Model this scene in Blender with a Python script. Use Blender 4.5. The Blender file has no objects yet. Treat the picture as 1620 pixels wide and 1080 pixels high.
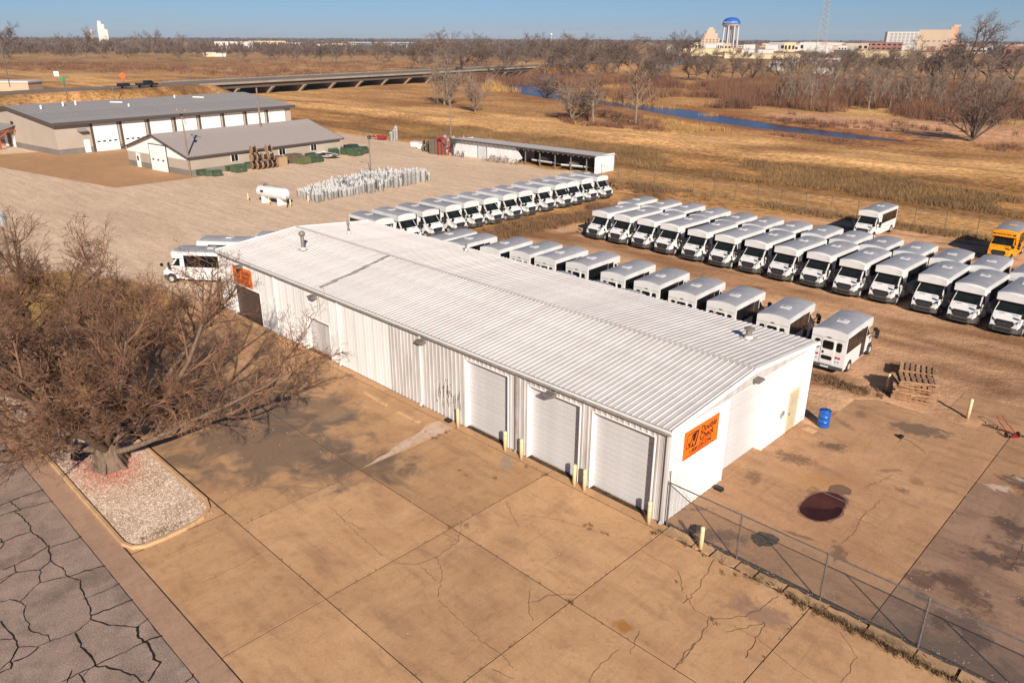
import bpy, math, random
import numpy as np
from mathutils import Vector, Matrix, noise as mnoise

scene = bpy.context.scene
col = scene.collection
R = math.radians
PI = math.pi

# ------------------------------------------------------------------ camera
FPX, PITCH, ROLL, YAW = 1204.15, 0.379166, 0.004546, -0.7724318
CAMX, CAMY, CAMZ = 14.2967, -23.8139, 19.0
_fw = Vector((math.cos(PITCH) * math.sin(YAW), math.cos(PITCH) * math.cos(YAW), -math.sin(PITCH)))
_rt = Vector((math.cos(YAW), -math.sin(YAW), 0))
_up = _rt.cross(_fw)
CR = _rt * math.cos(ROLL) + _up * math.sin(ROLL)
CU = -_rt * math.sin(ROLL) + _up * math.cos(ROLL)
CF = _fw
cam_data = bpy.data.cameras.new('camera')
cam_data.sensor_fit = 'HORIZONTAL'
cam_data.sensor_width = 36.0
cam_data.lens = FPX / 1620 * 36.0
cam_data.clip_start = 0.1
cam_data.clip_end = 20000
cam = bpy.data.objects.new('camera', cam_data)
col.objects.link(cam)
cam.matrix_world = Matrix(((CR.x, CU.x, -CF.x, CAMX), (CR.y, CU.y, -CF.y, CAMY), (CR.z, CU.z, -CF.z, CAMZ), (0, 0, 0, 1)))
scene.camera = cam

# ------------------------------------------------------------------ sky, sun, exposure
SUN_DIR = Vector((3.3, -2.2, 2.1)).normalized()
sun_el = math.asin(SUN_DIR.z)
sun_rot = math.atan2(SUN_DIR.x, SUN_DIR.y)
world = bpy.data.worlds.new('World')
scene.world = world
world.use_nodes = True
wn = world.node_tree
wn.nodes.clear()
sky = wn.nodes.new('ShaderNodeTexSky')
sky.sky_type = 'NISHITA'
sky.sun_disc = False
sky.sun_elevation = sun_el
sky.sun_rotation = sun_rot
sky.altitude = 400
sky.air_density = 0.7
sky.dust_density = 0.6
sky.ozone_density = 7.5
bg = wn.nodes.new('ShaderNodeBackground')
bg.inputs['Strength'].default_value = 0.055
wo = wn.nodes.new('ShaderNodeOutputWorld')
wn.links.new(sky.outputs[0], bg.inputs['Color'])
wn.links.new(bg.outputs[0], wo.inputs['Surface'])
sun_data = bpy.data.lights.new('sun', 'SUN')
sun_data.energy = 5.0
sun_data.angle = R(0.5)
sun_data.color = (1.0, 0.90, 0.775)
sun = bpy.data.objects.new('sun', sun_data)
col.objects.link(sun)
sun.rotation_euler = SUN_DIR.to_track_quat('Z', 'Y').to_euler()
scene.view_settings.view_transform = 'Standard'
scene.view_settings.look = 'None'
scene.view_settings.exposure = 0.52
scene.view_settings.gamma = 1.0
scene.view_settings.use_curve_mapping = False
scene.render.engine = 'CYCLES'
scene.cycles.max_bounces = 5
scene.cycles.diffuse_bounces = 3
scene.cycles.glossy_bounces = 3
scene.cycles.transparent_max_bounces = 6


def G(px, py, z=0.0):
    """world point on the level z that the survey point px, py of the photograph lies on"""
    d = CF + CR * ((px - 810) / FPX) - CU * ((py - 540) / FPX)
    t = (z - CAMZ) / d.z
    return Vector((CAMX + d.x * t, CAMY + d.y * t, z))


# ------------------------------------------------------------------ materials
def mat(name, c, rough=0.7, c2=None, scale=3.0, metal=0.0, bump=0.0, bscale=40.0, detail=4.0,
        stretch=None, c3=None, scale3=0.3, contrast=(0.35, 0.65), rand=0.0, spec=0.5, t3=(0.5, 0.7)):
    m = bpy.data.materials.new(name)
    m.use_nodes = True
    nt = m.node_tree
    b = nt.nodes['Principled BSDF']
    b.inputs['Roughness'].default_value = rough
    b.inputs['Metallic'].default_value = metal
    b.inputs['Specular IOR Level'].default_value = spec
    b.inputs['Base Color'].default_value = (*c, 1)
    cur = None
    tc = nt.nodes.new('ShaderNodeTexCoord')
    vec = tc.outputs['Object']
    if stretch:
        mp = nt.nodes.new('ShaderNodeMapping')
        mp.inputs['Scale'].default_value = stretch
        nt.links.new(vec, mp.inputs['Vector'])
        vec = mp.outputs[0]

    def nz(s, d=detail):
        n = nt.nodes.new('ShaderNodeTexNoise')
        n.inputs['Scale'].default_value = s
        n.inputs['Detail'].default_value = d
        n.inputs['Roughness'].default_value = 0.6
        nt.links.new(vec, n.inputs['Vector'])
        return n.outputs['Fac']

    def ramp(f, a, bb):
        r = nt.nodes.new('ShaderNodeMapRange')
        r.inputs['From Min'].default_value = a
        r.inputs['From Max'].default_value = bb
        nt.links.new(f, r.inputs['Value'])
        return r.outputs[0]

    def mix(f, a, bcol, blend='MIX'):
        x = nt.nodes.new('ShaderNodeMix')
        x.data_type = 'RGBA'
        x.blend_type = blend
        nt.links.new(f, x.inputs[0]) if not isinstance(f, float) else setattr(x.inputs[0], 'default_value', f)
        for i, s in ((6, a), (7, bcol)):
            if isinstance(s, tuple):
                x.inputs[i].default_value = (*s, 1)
            else:
                nt.links.new(s, x.inputs[i])
        return x.outputs[2]
    if c2:
        cur = mix(ramp(nz(scale), *contrast), c, c2)
    if c3:
        cur = mix(ramp(nz(scale3), *t3), cur if cur else c, c3)
    if rand:
        oi = nt.nodes.new('ShaderNodeObjectInfo')
        h = nt.nodes.new('ShaderNodeHueSaturation')
        r = nt.nodes.new('ShaderNodeMapRange')
        r.inputs['To Min'].default_value = 1 - rand
        r.inputs['To Max'].default_value = 1 + rand
        nt.links.new(oi.outputs['Random'], r.inputs['Value'])
        nt.links.new(r.outputs[0], h.inputs['Value'])
        if cur:
            nt.links.new(cur, h.inputs['Color'])
        else:
            h.inputs['Color'].default_value = (*c, 1)
        cur = h.outputs[0]
    if cur:
        nt.links.new(cur, b.inputs['Base Color'])
    if bump:
        bn = nt.nodes.new('ShaderNodeBump')
        bn.inputs['Strength'].default_value = bump
        bn.inputs['Distance'].default_value = 0.02
        nt.links.new(nz(bscale, 6), bn.inputs['Height'])
        nt.links.new(bn.outputs[0], b.inputs['Normal'])
    return m


# ------------------------------------------------------------------ mesh builder
class MB:
    def __init__(self):
        self.v = []
        self.f = []
        self.m = []

    def add(self, vs, fs, m=0):
        o = len(self.v)
        self.v.extend(vs)
        for f in fs:
            self.f.append(tuple(i + o for i in f))
            self.m.append(m)
        return self

    def box(self, x0, x1, y0, y1, z0, z1, m=0):
        vs = [(x0, y0, z0), (x1, y0, z0), (x1, y1, z0), (x0, y1, z0), (x0, y0, z1), (x1, y0, z1), (x1, y1, z1), (x0, y1, z1)]
        return self.add(vs, [(0, 3, 2, 1), (4, 5, 6, 7), (0, 1, 5, 4), (1, 2, 6, 5), (2, 3, 7, 6), (3, 0, 4, 7)], m)

    def prism(self, poly, axis, a, b, m=0):
        """poly: 2-D outline; extruded along axis from a to b. axis 0: (y,z) 1: (x,z) 2: (x,y)"""
        n = len(poly)

        def pt(p, t):
            return (t, p[0], p[1]) if axis == 0 else (p[0], t, p[1]) if axis == 1 else (p[0], p[1], t)
        vs = [pt(p, a) for p in poly] + [pt(p, b) for p in poly]
        fs = [tuple(range(n)), tuple(range(2 * n - 1, n - 1, -1))]
        fs += [(i, i + n, (i + 1) % n + n, (i + 1) % n) for i in range(n)]
        return self.add(vs, fs, m)

    def tube(self, pts, rs, n=6, m=0, cap=True):
        pts = [Vector(p) for p in pts]
        if not isinstance(rs, (list, tuple)):
            rs = [rs] * len(pts)
        vs = []
        fs = []
        d0 = (pts[1] - pts[0]).normalized()
        up = Vector((0, 0, 1)) if abs(d0.z) < 0.9 else Vector((1, 0, 0))
        for i, p in enumerate(pts):
            d = (pts[min(i + 1, len(pts) - 1)] - pts[max(i - 1, 0)]).normalized()
            a = d.cross(up)
            if a.length < 1e-5:
                a = Vector((1, 0, 0))
            a.normalize()
            b = a.cross(d)
            for k in range(n):
                t = 2 * PI * k / n
                q = p + (a * math.cos(t) + b * math.sin(t)) * rs[i]
                vs.append(tuple(q))
        for i in range(len(pts) - 1):
            for k in range(n):
                fs.append((i * n + k, i * n + (k + 1) % n, (i + 1) * n + (k + 1) % n, (i + 1) * n + k))
        if cap:
            fs.append(tuple(range(n - 1, -1, -1)))
            fs.append(tuple((len(pts) - 1) * n + k for k in range(n)))
        return self.add(vs, fs, m)

    def lathe(self, prof, n=16, m=0, c=(0, 0, 0)):
        vs = []
        for r, z in prof:
            for k in range(n):
                t = 2 * PI * k / n
                vs.append((c[0] + r * math.cos(t), c[1] + r * math.sin(t), c[2] + z))
        fs = []
        for i in range(len(prof) - 1):
            for k in range(n):
                fs.append((i * n + k, i * n + (k + 1) % n, (i + 1) * n + (k + 1) % n, (i + 1) * n + k))
        fs.append(tuple(range(n - 1, -1, -1)))
        fs.append(tuple((len(prof) - 1) * n + k for k in range(n)))
        return self.add(vs, fs, m)

    def build(self, name, mats, parent=None, loc=None, smooth=False, rotz=0.0):
        me = bpy.data.meshes.new(name)
        me.from_pydata([tuple(p) for p in self.v], [], self.f)
        if not isinstance(mats, (list, tuple)):
            mats = [mats]
        for mm in mats:
            me.materials.append(mm)
        if any(self.m):
            me.polygons.foreach_set('material_index', self.m)
        if smooth:
            me.polygons.foreach_set('use_smooth', [True] * len(self.f))
        me.update()
        o = bpy.data.objects.new(name, me)
        col.objects.link(o)
        if parent:
            o.parent = parent
        if loc is not None:
            o.location = loc
        if rotz:
            o.rotation_euler.z = rotz
        return o


def tag(o, label=None, cat=None, group=None, kind=None):
    if label:
        o['label'] = label
    if cat:
        o['category'] = cat
    if group:
        o['group'] = group
    if kind:
        o['kind'] = kind
    return o


def thing(name, label, cat, loc=(0, 0, 0), rz=0.0, group=None, kind=None):
    o = bpy.data.objects.new(name, None)
    o.empty_display_size = 0.3
    col.objects.link(o)
    o.location = loc
    o.rotation_euler = (0, 0, rz)
    return tag(o, label, cat, group, kind)


def copy_tree(o, parent=None):
    c = o.copy()
    col.objects.link(c)
    c.parent = parent
    for ch in KIDS(o):
        copy_tree(ch, c)
    return c


def KIDS(o):
    return [c for c in ALLKIDS.get(o.name, [])]


ALLKIDS = {}


def remember(root=None):
    """store the child lists of a prototype (a plain scan, once per prototype)"""
    for o in bpy.data.objects:
        if o.parent:
            ALLKIDS.setdefault(o.parent.name, [])
            if o not in ALLKIDS[o.parent.name]:
                ALLKIDS[o.parent.name].append(o)


def share(proto, parent, loc, rot=None, scale=None):
    """another piece with the same mesh as proto"""
    o = proto.copy()
    col.objects.link(o)
    o.parent = parent
    o.location = loc
    if rot:
        o.rotation_euler = rot
    if scale:
        o.scale = scale
    return o


ORD = ['', 'first', 'second', 'third', 'fourth', 'fifth', 'sixth', 'seventh', 'eighth', 'ninth', 'tenth', 'eleventh', 'twelfth', 'thirteenth', 'fourteenth', 'fifteenth', 'sixteenth']

# palette
M = {}
M['white_paint'] = mat('white_paint', (0.80, 0.79, 0.77), 0.45, (0.74, 0.72, 0.69), 1.2)
M['white_steel'] = mat('white_steel', (0.76, 0.75, 0.74), 0.5, (0.66, 0.645, 0.625), 0.8, stretch=(1, 1, 0.25))
M['dull_steel'] = mat('dull_steel', (0.54, 0.515, 0.50), 0.5, (0.40, 0.38, 0.36), 1.1, stretch=(2, 2, 0.35))
M['roof_steel'] = mat('roof_steel', (0.64, 0.60, 0.575), 0.55, (0.54, 0.50, 0.475), 0.5, c3=(0.40, 0.35, 0.31), scale3=2.2, t3=(0.6, 0.95), rand=0.05)
M['bare_steel'] = mat('bare_steel', (0.30, 0.29, 0.28), 0.5, (0.20, 0.19, 0.18), 4, metal=0.4)
M['grey_trim'] = mat('grey_trim', (0.34, 0.32, 0.30), 0.6, (0.24, 0.22, 0.2), 3)
M['door_white'] = mat('door_white', (0.54, 0.535, 0.54), 0.5, (0.47, 0.46, 0.46), 0.7, rand=0.025)
M['black'] = mat('black_plastic', (0.012, 0.012, 0.013), 0.5)
M['rubber'] = mat('rubber', (0.018, 0.018, 0.018), 0.8, (0.06, 0.05, 0.04), 5)
M['glass'] = mat('dark_glass', (0.006, 0.007, 0.008), 0.12, spec=0.4)
M['windshield'] = mat('windshield_glass', (0.006, 0.008, 0.008), 0.12, (0.013, 0.017, 0.017), 1.5, spec=0.3)
M['bus_white'] = mat('bus_white', (0.68, 0.67, 0.66), 0.4, (0.59, 0.58, 0.565), 1.0, rand=0.03)
M['bus_roof'] = mat('bus_roof_grey', (0.33, 0.33, 0.355), 0.55, (0.27, 0.27, 0.285), 1.5, rand=0.10)
M['bus_yellow'] = mat('bus_yellow', (0.75, 0.30, 0.01), 0.4, (0.68, 0.26, 0.01), 1)
M['red_lens'] = mat('red_lens', (0.45, 0.01, 0.01), 0.25)
M['amber'] = mat('amber_lens', (0.6, 0.25, 0.03), 0.3)
M['rim'] = mat('wheel_rim', (0.55, 0.55, 0.54), 0.35, metal=0.3)
M['lamp_glass'] = mat('lamp_glass', (0.35, 0.37, 0.4), 0.15)
M['orange'] = mat('sign_orange', (0.86, 0.16, 0.006), 0.45, (0.80, 0.14, 0.006), 1.2)
M['ink'] = mat('black_ink', (0.02, 0.008, 0.006), 0.5)
M['cream'] = mat('cream_paint', (0.72, 0.58, 0.33), 0.6, (0.62, 0.48, 0.26), 4)
M['blue'] = mat('drum_blue', (0.006, 0.10, 0.42), 0.35, (0.01, 0.08, 0.32), 3)
M['wood'] = mat('weathered_wood', (0.46, 0.25, 0.12), 0.85, (0.24, 0.14, 0.08), 3, stretch=(1, 1, 6), bump=0.4, rand=0.3)
M['new_wood'] = mat('new_wood', (0.55, 0.36, 0.12), 0.8, (0.4, 0.25, 0.09), 3)
M['pole_wood'] = mat('pole_wood', (0.26, 0.19, 0.14), 0.9, (0.17, 0.12, 0.09), 2, stretch=(6, 6, 0.6))
M['galv'] = mat('galvanised', (0.17, 0.165, 0.16), 0.55, (0.11, 0.105, 0.10), 6, metal=0.3)
M['wire'] = mat('fence_wire', (0.17, 0.16, 0.15), 0.6, metal=0.2)
M['red_paint'] = mat('red_paint', (0.40, 0.02, 0.015), 0.5, (0.25, 0.02, 0.015), 5)
M['green_box'] = mat('green_box', (0.035, 0.065, 0.035), 0.5, (0.06, 0.085, 0.045), 2, rand=0.35)
M['olive_box'] = mat('olive_box', (0.12, 0.13, 0.05), 0.6, (0.09, 0.1, 0.04), 2)
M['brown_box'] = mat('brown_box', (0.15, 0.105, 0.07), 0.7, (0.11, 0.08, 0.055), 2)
M['can_grey'] = mat('transformer_grey', (0.50, 0.51, 0.52), 0.45, (0.40, 0.40, 0.40), 3, rand=0.22)
M['ceramic'] = mat('bushing_ceramic', (0.55, 0.53, 0.5), 0.25)
M['bark'] = mat('bark', (0.20, 0.135, 0.09), 0.95, (0.11, 0.075, 0.05), 5, bump=0.9, bscale=14, stretch=(2, 2, 0.6))
M['twig'] = mat('twig', (0.09, 0.046, 0.028), 0.95, (0.235, 0.122, 0.068), 1.1)
M['leaf_dry'] = mat('dry_leaf', (0.22, 0.115, 0.055), 0.9, (0.13, 0.07, 0.035), 1.5)
M['bark_pale'] = mat('bark_pale', (0.27, 0.20, 0.145), 0.95, (0.165, 0.115, 0.085), 0.4)
M['bark_far'] = mat('bark_far', (0.16, 0.115, 0.085), 0.95, (0.10, 0.075, 0.06), 0.1)
M['twig_far'] = mat('twig_far', (0.155, 0.105, 0.08), 0.95, (0.105, 0.072, 0.056), 0.15, rand=0.2)
# ------------------------------------------------------------------ ground: one sheet to the horizon
random.seed(11)


def poly_px(pts, z=0.0):
    return [tuple(G(*p, z))[:2] for p in pts]


def dist_poly(X, Y, poly):
    """signed distance (negative inside) to a polygon, arrays"""
    P = np.array(poly)
    n = len(P)
    d = np.full(X.shape, 1e9)
    inside = np.zeros(X.shape, bool)
    for i in range(n):
        a = P[i]
        b = P[(i + 1) % n]
        e = b - a
        w0 = X - a[0]
        w1 = Y - a[1]
        t = np.clip((w0 * e[0] + w1 * e[1]) / (e @ e + 1e-12), 0, 1)
        d = np.minimum(d, np.hypot(w0 - e[0] * t, w1 - e[1] * t))
        cond = ((a[1] <= Y) & (b[1] > Y)) | ((b[1] <= Y) & (a[1] > Y))
        with np.errstate(divide='ignore', invalid='ignore'):
            xi = a[0] + (Y - a[1]) / (b[1] - a[1] + 1e-12) * e[0]
        inside ^= cond & (X < xi)
    return np.where(inside, -d, d)


def dist_line(X, Y, pts):
    P = np.array(pts)
    d = np.full(X.shape, 1e9)
    for i in range(len(P) - 1):
        a, b = P[i], P[i + 1]
        e = b - a
        t = np.clip(((X - a[0]) * e[0] + (Y - a[1]) * e[1]) / (e @ e), 0, 1)
        d = np.minimum(d, np.hypot(X - a[0] - e[0] * t, Y - a[1] - e[1] * t))
    return d


RIVER = [tuple(G(*q, -0.4))[:2] for q in [(1425, 224), (1370, 219), (1300, 211), (1210, 200), (1140, 190), (1060, 176), (985, 166), (900, 156), (850, 146), (826, 135), (805, 120)]]
RIVER = RIVER + [(-330, 420), (-380, 620)]
RW = [0.8, 2.6, 3.8, 4.6, 5.2, 5.5, 5.5, 6, 8, 11, 14, 17, 17, 17]


def river_field(X, Y):
    best = np.full(X.shape, 1e9)
    P = np.array(RIVER)
    for i in range(len(P) - 1):
        a, b = P[i], P[i + 1]
        e = b - a
        t = np.clip(((X - a[0]) * e[0] + (Y - a[1]) * e[1]) / (e @ e), 0, 1)
        w = RW[min(i, len(RW) - 1)] * (1 - t) + RW[min(i + 1, len(RW) - 1)] * t
        best = np.minimum(best, np.hypot(X - a[0] - e[0] * t, Y - a[1] - e[1] * t) - w)
    return best


def vnoise(X, Y, s, seed=0):
    """smooth value noise, vectorised"""
    x = X / s + seed * 17.31
    y = Y / s + seed * 7.77
    xi = np.floor(x).astype(np.int64)
    yi = np.floor(y).astype(np.int64)
    fx = x - xi
    fy = y - yi
    fx = fx * fx * (3 - 2 * fx)
    fy = fy * fy * (3 - 2 * fy)

    def h(a, b):
        n = (a * 374761393 + b * 668265263 + seed * 982451653) & 0xffffffff
        n = ((n ^ (n >> 13)) * 1274126177) & 0xffffffff
        return ((n ^ (n >> 16)) & 0xffff) / 65535.0
    return (h(xi, yi) * (1 - fx) + h(xi + 1, yi) * fx) * (1 - fy) + (h(xi, yi + 1) * (1 - fx) + h(xi + 1, yi + 1) * fx) * fy


def fbm(X, Y, s, seed=0, o=4):
    r = 0
    a = 0.5
    for k in range(o):
        r = r + a * vnoise(X, Y, s / 2 ** k, seed + k * 3)
        a *= 0.5
    return r / 0.9375


SANDBAR = poly_px([(1215, 176), (1300, 180), (1400, 186), (1500, 192), (1625, 197), (1660, 228), (1590, 226), (1500, 226), (1420, 214), (1330, 204), (1250, 193), (1215, 184)])
ROADLINE = [(-184, -700), (-209, -250), (-230, -20), (-240, 34), (-251, 90)]
BRIDGE_A, BRIDGE_B = Vector((-249, 92, 0)), Vector((-292, 304, 0))


def height(X, Y):
    rf = river_field(X, Y)
    z = -1.6 * np.clip(1 - (rf + 3.0) / 6.0, 0, 1)
    # low levee beyond the yard
    lev = np.exp(-((Y - 104 - 0.02 * (X + 60)) / 9.0) ** 2) * 1.1 * np.clip((X + 330) / 60, 0, 1) * np.clip((90 - X) / 40, 0, 1)
    rough = (fbm(X, Y, 14, 5) - 0.5) * 0.9 * np.clip((Y - 70) / 15, 0, 1)
    z = z + (lev + rough) * np.clip((rf - 1) / 8, 0, 1)
    # road embankment left of the bridge
    dr = dist_line(X, Y, ROADLINE)
    emb = 4.25 * np.clip(1 - (dr - 10.0) / 9.0, 0, 1)
    z = np.where(emb > 0.0, np.maximum(z, emb), z)
    d2 = dist_line(X, Y, [(-292, 306), (-300, 345), (-320, 440)])
    emb2 = 4.2 * np.clip(1 - (d2 - 8) / 10, 0, 1)
    z = np.where(emb2 > 0.0, np.maximum(z, emb2), z)
    near = (np.abs(Y) < 66) & (X > -150) & (X < 70)
    z = np.where(near, -0.02, z - 0.02)
    under = (Y < -17.0) | ((X > -38) & (X < 29) & (Y < -1.5)) | ((X > 1.5) & (X < 19.5) & (Y < 18)) | ((X > 7) & (X < 18) & (Y < 22))
    under &= (X > -158) & (X < 58) & (Y > -29) 
    return np.where(under, -0.45, z)


def axis_coords(segs):
    out = [segs[0][0]]
    for a, b, s in segs:
        n = max(1, int(round((b - a) / s)))
        out += [a + (b - a) * (i + 1) / n for i in range(n)]
    return np.array(out)


gx = axis_coords([(-9000, -3000, 1500), (-3000, -1000, 200), (-1000, -400, 25), (-400, -140, 2.6), (-140, 40, 1.0), (40, 120, 4), (120, 500, 40), (500, 3000, 400)])
gy = axis_coords([(-3000, -400, 400), (-400, -60, 30), (-60, -20, 5), (-20, 70, 0.9), (70, 330, 1.8), (330, 700, 12), (700, 3000, 80), (3000, 9000, 1200)])
GX, GY = np.meshgrid(gx, gy, indexing='ij')
GZ = height(GX, GY)
nx, ny = GX.shape
verts = np.stack([GX, GY, GZ], -1).reshape(-1, 3)
ii, jj = np.meshgrid(np.arange(nx - 1), np.arange(ny - 1), indexing='ij')
q = (ii * ny + jj).reshape(-1)
faces = np.stack([q, q + ny, q + ny + 1, q + 1], -1)

GRAVEL = [(-150, -16), (-98, -13), (-62, -13), (-58, -5), (-50, -2.5), (-40, -1.5), (-39.2, 8), (-40, 14), (-50, 17), (-51, 56), (-57, 66), (-100, 70), (-128, 72), (-205, 30), (-175, -16)]
DIRT = [(-50, 12), (3, 13), (9, 19), (22, 21), (60, 24), (60, 62), (-18, 63), (-38, 58), (-41, 50), (-40, 30), (-44, 18)]


def lerp(a, b, t):
    return a + (np.array(b) - a) * np.clip(t, 0, 1)[..., None]


def zone_colour(X, Y, Z):
    C = np.ones(X.shape + (3,)) * np.array((0.36, 0.225, 0.105))
    yy = Y + (fbm(X, Y, 30, 2) - 0.5) * 7 + (fbm(X, Y, 6, 9) - 0.5) * 3 - 0.03 * (X + 60)

    def band(y0, y1, c, k=1.0, soft=2.0):
        nonlocal C
        w = np.clip((yy - y0) / soft, 0, 1) * np.clip((y1 - yy) / soft, 0, 1)
        C = lerp(C, c, w * k)
    band(62, 75, (0.36, 0.22, 0.085))
    band(75, 85, (0.19, 0.115, 0.05), 0.95)
    band(84, 93, (0.33, 0.20, 0.085))
    band(92.5, 97, (0.17, 0.105, 0.048), 0.9)
    band(97, 128, (0.52, 0.345, 0.17), 0.95, 4)
    band(104, 109, (0.33, 0.21, 0.10), 0.6, 2)
    band(116, 119, (0.34, 0.22, 0.10), 0.6, 2)
    band(128, 200, (0.34, 0.21, 0.105), 0.9, 8)
    p = fbm(X, Y, 22, 4)
    C = lerp(C, (0.22, 0.13, 0.06), np.where(Y > 64, (p - 0.52) * 4, 0))
    p2 = fbm(X, Y, 60, 14)
    C = lerp(C, (0.44, 0.31, 0.15), np.where(Y > 100, (p2 - 0.5) * 4, 0))
    far = np.clip((np.hypot(X, Y) - 380) / 400, 0, 1)
    pf = fbm(X, Y, 140, 21)
    C = C * (1 - far[..., None]) + far[..., None] * (np.array((0.27, 0.185, 0.105)) + (pf[..., None] - 0.5) * np.array((0.25, 0.18, 0.09)))
    # river banks, reeds, sandbar
    rf = river_field(X, Y)
    C = lerp(C, (0.24, 0.12, 0.055), (14 - rf) / 8 * (fbm(X, Y, 9, 31) * 1.4))
    C = lerp(C, (0.12, 0.075, 0.045), (2.0 - rf) / 2.0)
    ds = dist_poly(X, Y, SANDBAR) + (fbm(X, Y, 8, 8) - 0.5) * 7
    C = lerp(C, (0.43, 0.27, 0.175), -ds / 2 * (rf > 1))
    # embankment of the road: dark grass
    dr = dist_line(X, Y, ROADLINE)
    C = lerp(C, (0.16, 0.10, 0.05), np.where((dr < 20), (fbm(X, Y, 10, 3) - 0.3) * 3, 0))
    C = lerp(C, (0.36, 0.25, 0.12), np.where((dr > 20) & (dr < 60) & (X < -250), 0.8, 0))
    # yard gravel and dirt
    nb = (fbm(X, Y, 9, 41) - 0.5) * 5
    dg = dist_poly(X, Y, GRAVEL) + nb
    C = lerp(C, (0.495, 0.425, 0.355), 0.5 - dg / 1.2)
    pg = fbm(X * 0.35, Y, 7, 43)
    C = lerp(C, (0.43, 0.36, 0.295), np.where(dg < 0, (pg - 0.5) * 2.5, 0))
    dd = dist_poly(X, Y, DIRT) + nb * 0.7
    C = lerp(C, (0.455, 0.315, 0.215), 0.5 - dd / 1.5)
    pd = fbm(X * 0.3 + Y * 0.1, Y, 3.2, 47)
    C = lerp(C, (0.25, 0.15, 0.085), np.where(dd < 0, (pd - 0.56) * 4.5, 0))
    pd2 = fbm(X * 0.2, Y, 5, 53)
    C = lerp(C, (0.50, 0.335, 0.21), np.where(dd < 0, (pd2 - 0.52) * 4, 0))
    rut = vnoise(X * 0.12 + fbm(X, Y, 12, 5) * 2.2, Y * 1.0 + 0.25 * X * np.sin(X * 0.05), 1.3, 91)
    C = lerp(C, (0.20, 0.12, 0.07), np.where((dd < 0) & (rut > 0.74), (rut - 0.74) * 5 * (fbm(X, Y, 6, 93) - 0.25) * 2.0, 0))
    # darker trampled soil right of the pallets
    r3 = np.exp(-(((X - 9) / 9) ** 2 + ((Y - 27) / 6) ** 2))
    C = lerp(C, (0.21, 0.13, 0.088), np.where(dd < 0, r3 * 2.6 * (fbm(X, Y, 2.0, 57) - 0.2), 0))
    md = np.exp(-((Y - 32.5) / 4.5) ** 2) * (X < 14) * np.clip(fbm(X * 0.22, Y, 2.6, 63) - 0.46, 0, 1) * 4
    C = lerp(C, (0.20, 0.12, 0.07), np.where(dd < 0, md, 0))
    pk = fbm(X, Y, 1.6, 59)
    C = lerp(C, (0.17, 0.10, 0.06), np.where(dd < 0, (pk - 0.64) * 7, 0))
    # weedy strip in front of the far bus row and by the fence
    w = dist_line(X, Y, [(-41, 18), (-41.5, 30), (-40, 45), (-42, 60), (-46, 66)]) + (fbm(X, Y, 5, 61) - 0.5) * 5
    C = lerp(C, (0.20, 0.115, 0.055), (2.6 - w) / 2)
    # lawn left of the building
    dl = dist_poly(X, Y, [(-60, -12.8), (-40.5, -12.8), (-40, -3.5), (-47, -3), (-58, -5)]) + nb * 0.3
    C = lerp(C, (0.30, 0.21, 0.085), 0.5 - dl)
    C = lerp(C, (0.18, 0.13, 0.05), np.where(dl < 0, (fbm(X, Y, 3, 66) - 0.5) * 3, 0))
    return np.clip(C * np.array((1.26, 1.07, 0.90)), 0.02, 0.9)


ZC = zone_colour(GX, GY, GZ).reshape(-1, 3)
me = bpy.data.meshes.new('ground')
me.from_pydata(verts.tolist(), [], faces.tolist())
me.polygons.foreach_set('use_smooth', [True] * len(faces))
ca = me.color_attributes.new('soil', 'FLOAT_COLOR', 'POINT')
_dg = dist_poly(GX, GY, GRAVEL).reshape(-1, 1)
_dd = dist_poly(GX, GY, DIRT).reshape(-1, 1)
_gr = np.clip(np.minimum(_dg, _dd) + 0.5, 0, 1)
ca.data.foreach_set('color', np.concatenate([ZC, _gr], 1).reshape(-1).astype(np.float32))
gm = bpy.data.materials.new('ground_soil')
gm.use_nodes = True
nt = gm.node_tree
b = nt.nodes['Principled BSDF']
b.inputs['Roughness'].default_value = 0.95
b.inputs['Specular IOR Level'].default_value = 0.1
va = nt.nodes.new('ShaderNodeVertexColor')
va.layer_name = 'soil'
tc = nt.nodes.new('ShaderNodeTexCoord')


def ntex(scale, detail=6, stretch=None, rough=0.65):
    n = nt.nodes.new('ShaderNodeTexNoise')
    n.inputs['Scale'].default_value = scale
    n.inputs['Detail'].default_value = detail
    n.inputs['Roughness'].default_value = rough
    if stretch:
        mp = nt.nodes.new('ShaderNodeMapping')
        mp.inputs['Scale'].default_value = stretch
        nt.links.new(tc.outputs['Object'], mp.inputs[0])
        nt.links.new(mp.outputs[0], n.inputs['Vector'])
    else:
        nt.links.new(tc.outputs['Object'], n.inputs['Vector'])
    return n.outputs['Fac']


def mrange(f, a, bb, c, d):
    r = nt.nodes.new('ShaderNodeMapRange')
    for i, v in enumerate((a, bb, c, d)):
        r.inputs[i + 1].default_value = v
    nt.links.new(f, r.inputs[0])
    return r.outputs[0]


def mul(a, bb):
    x = nt.nodes.new('ShaderNodeMath')
    x.operation = 'MULTIPLY'
    nt.links.new(a, x.inputs[0])
    nt.links.new(bb, x.inputs[1])
    return x.outputs[0]


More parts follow.
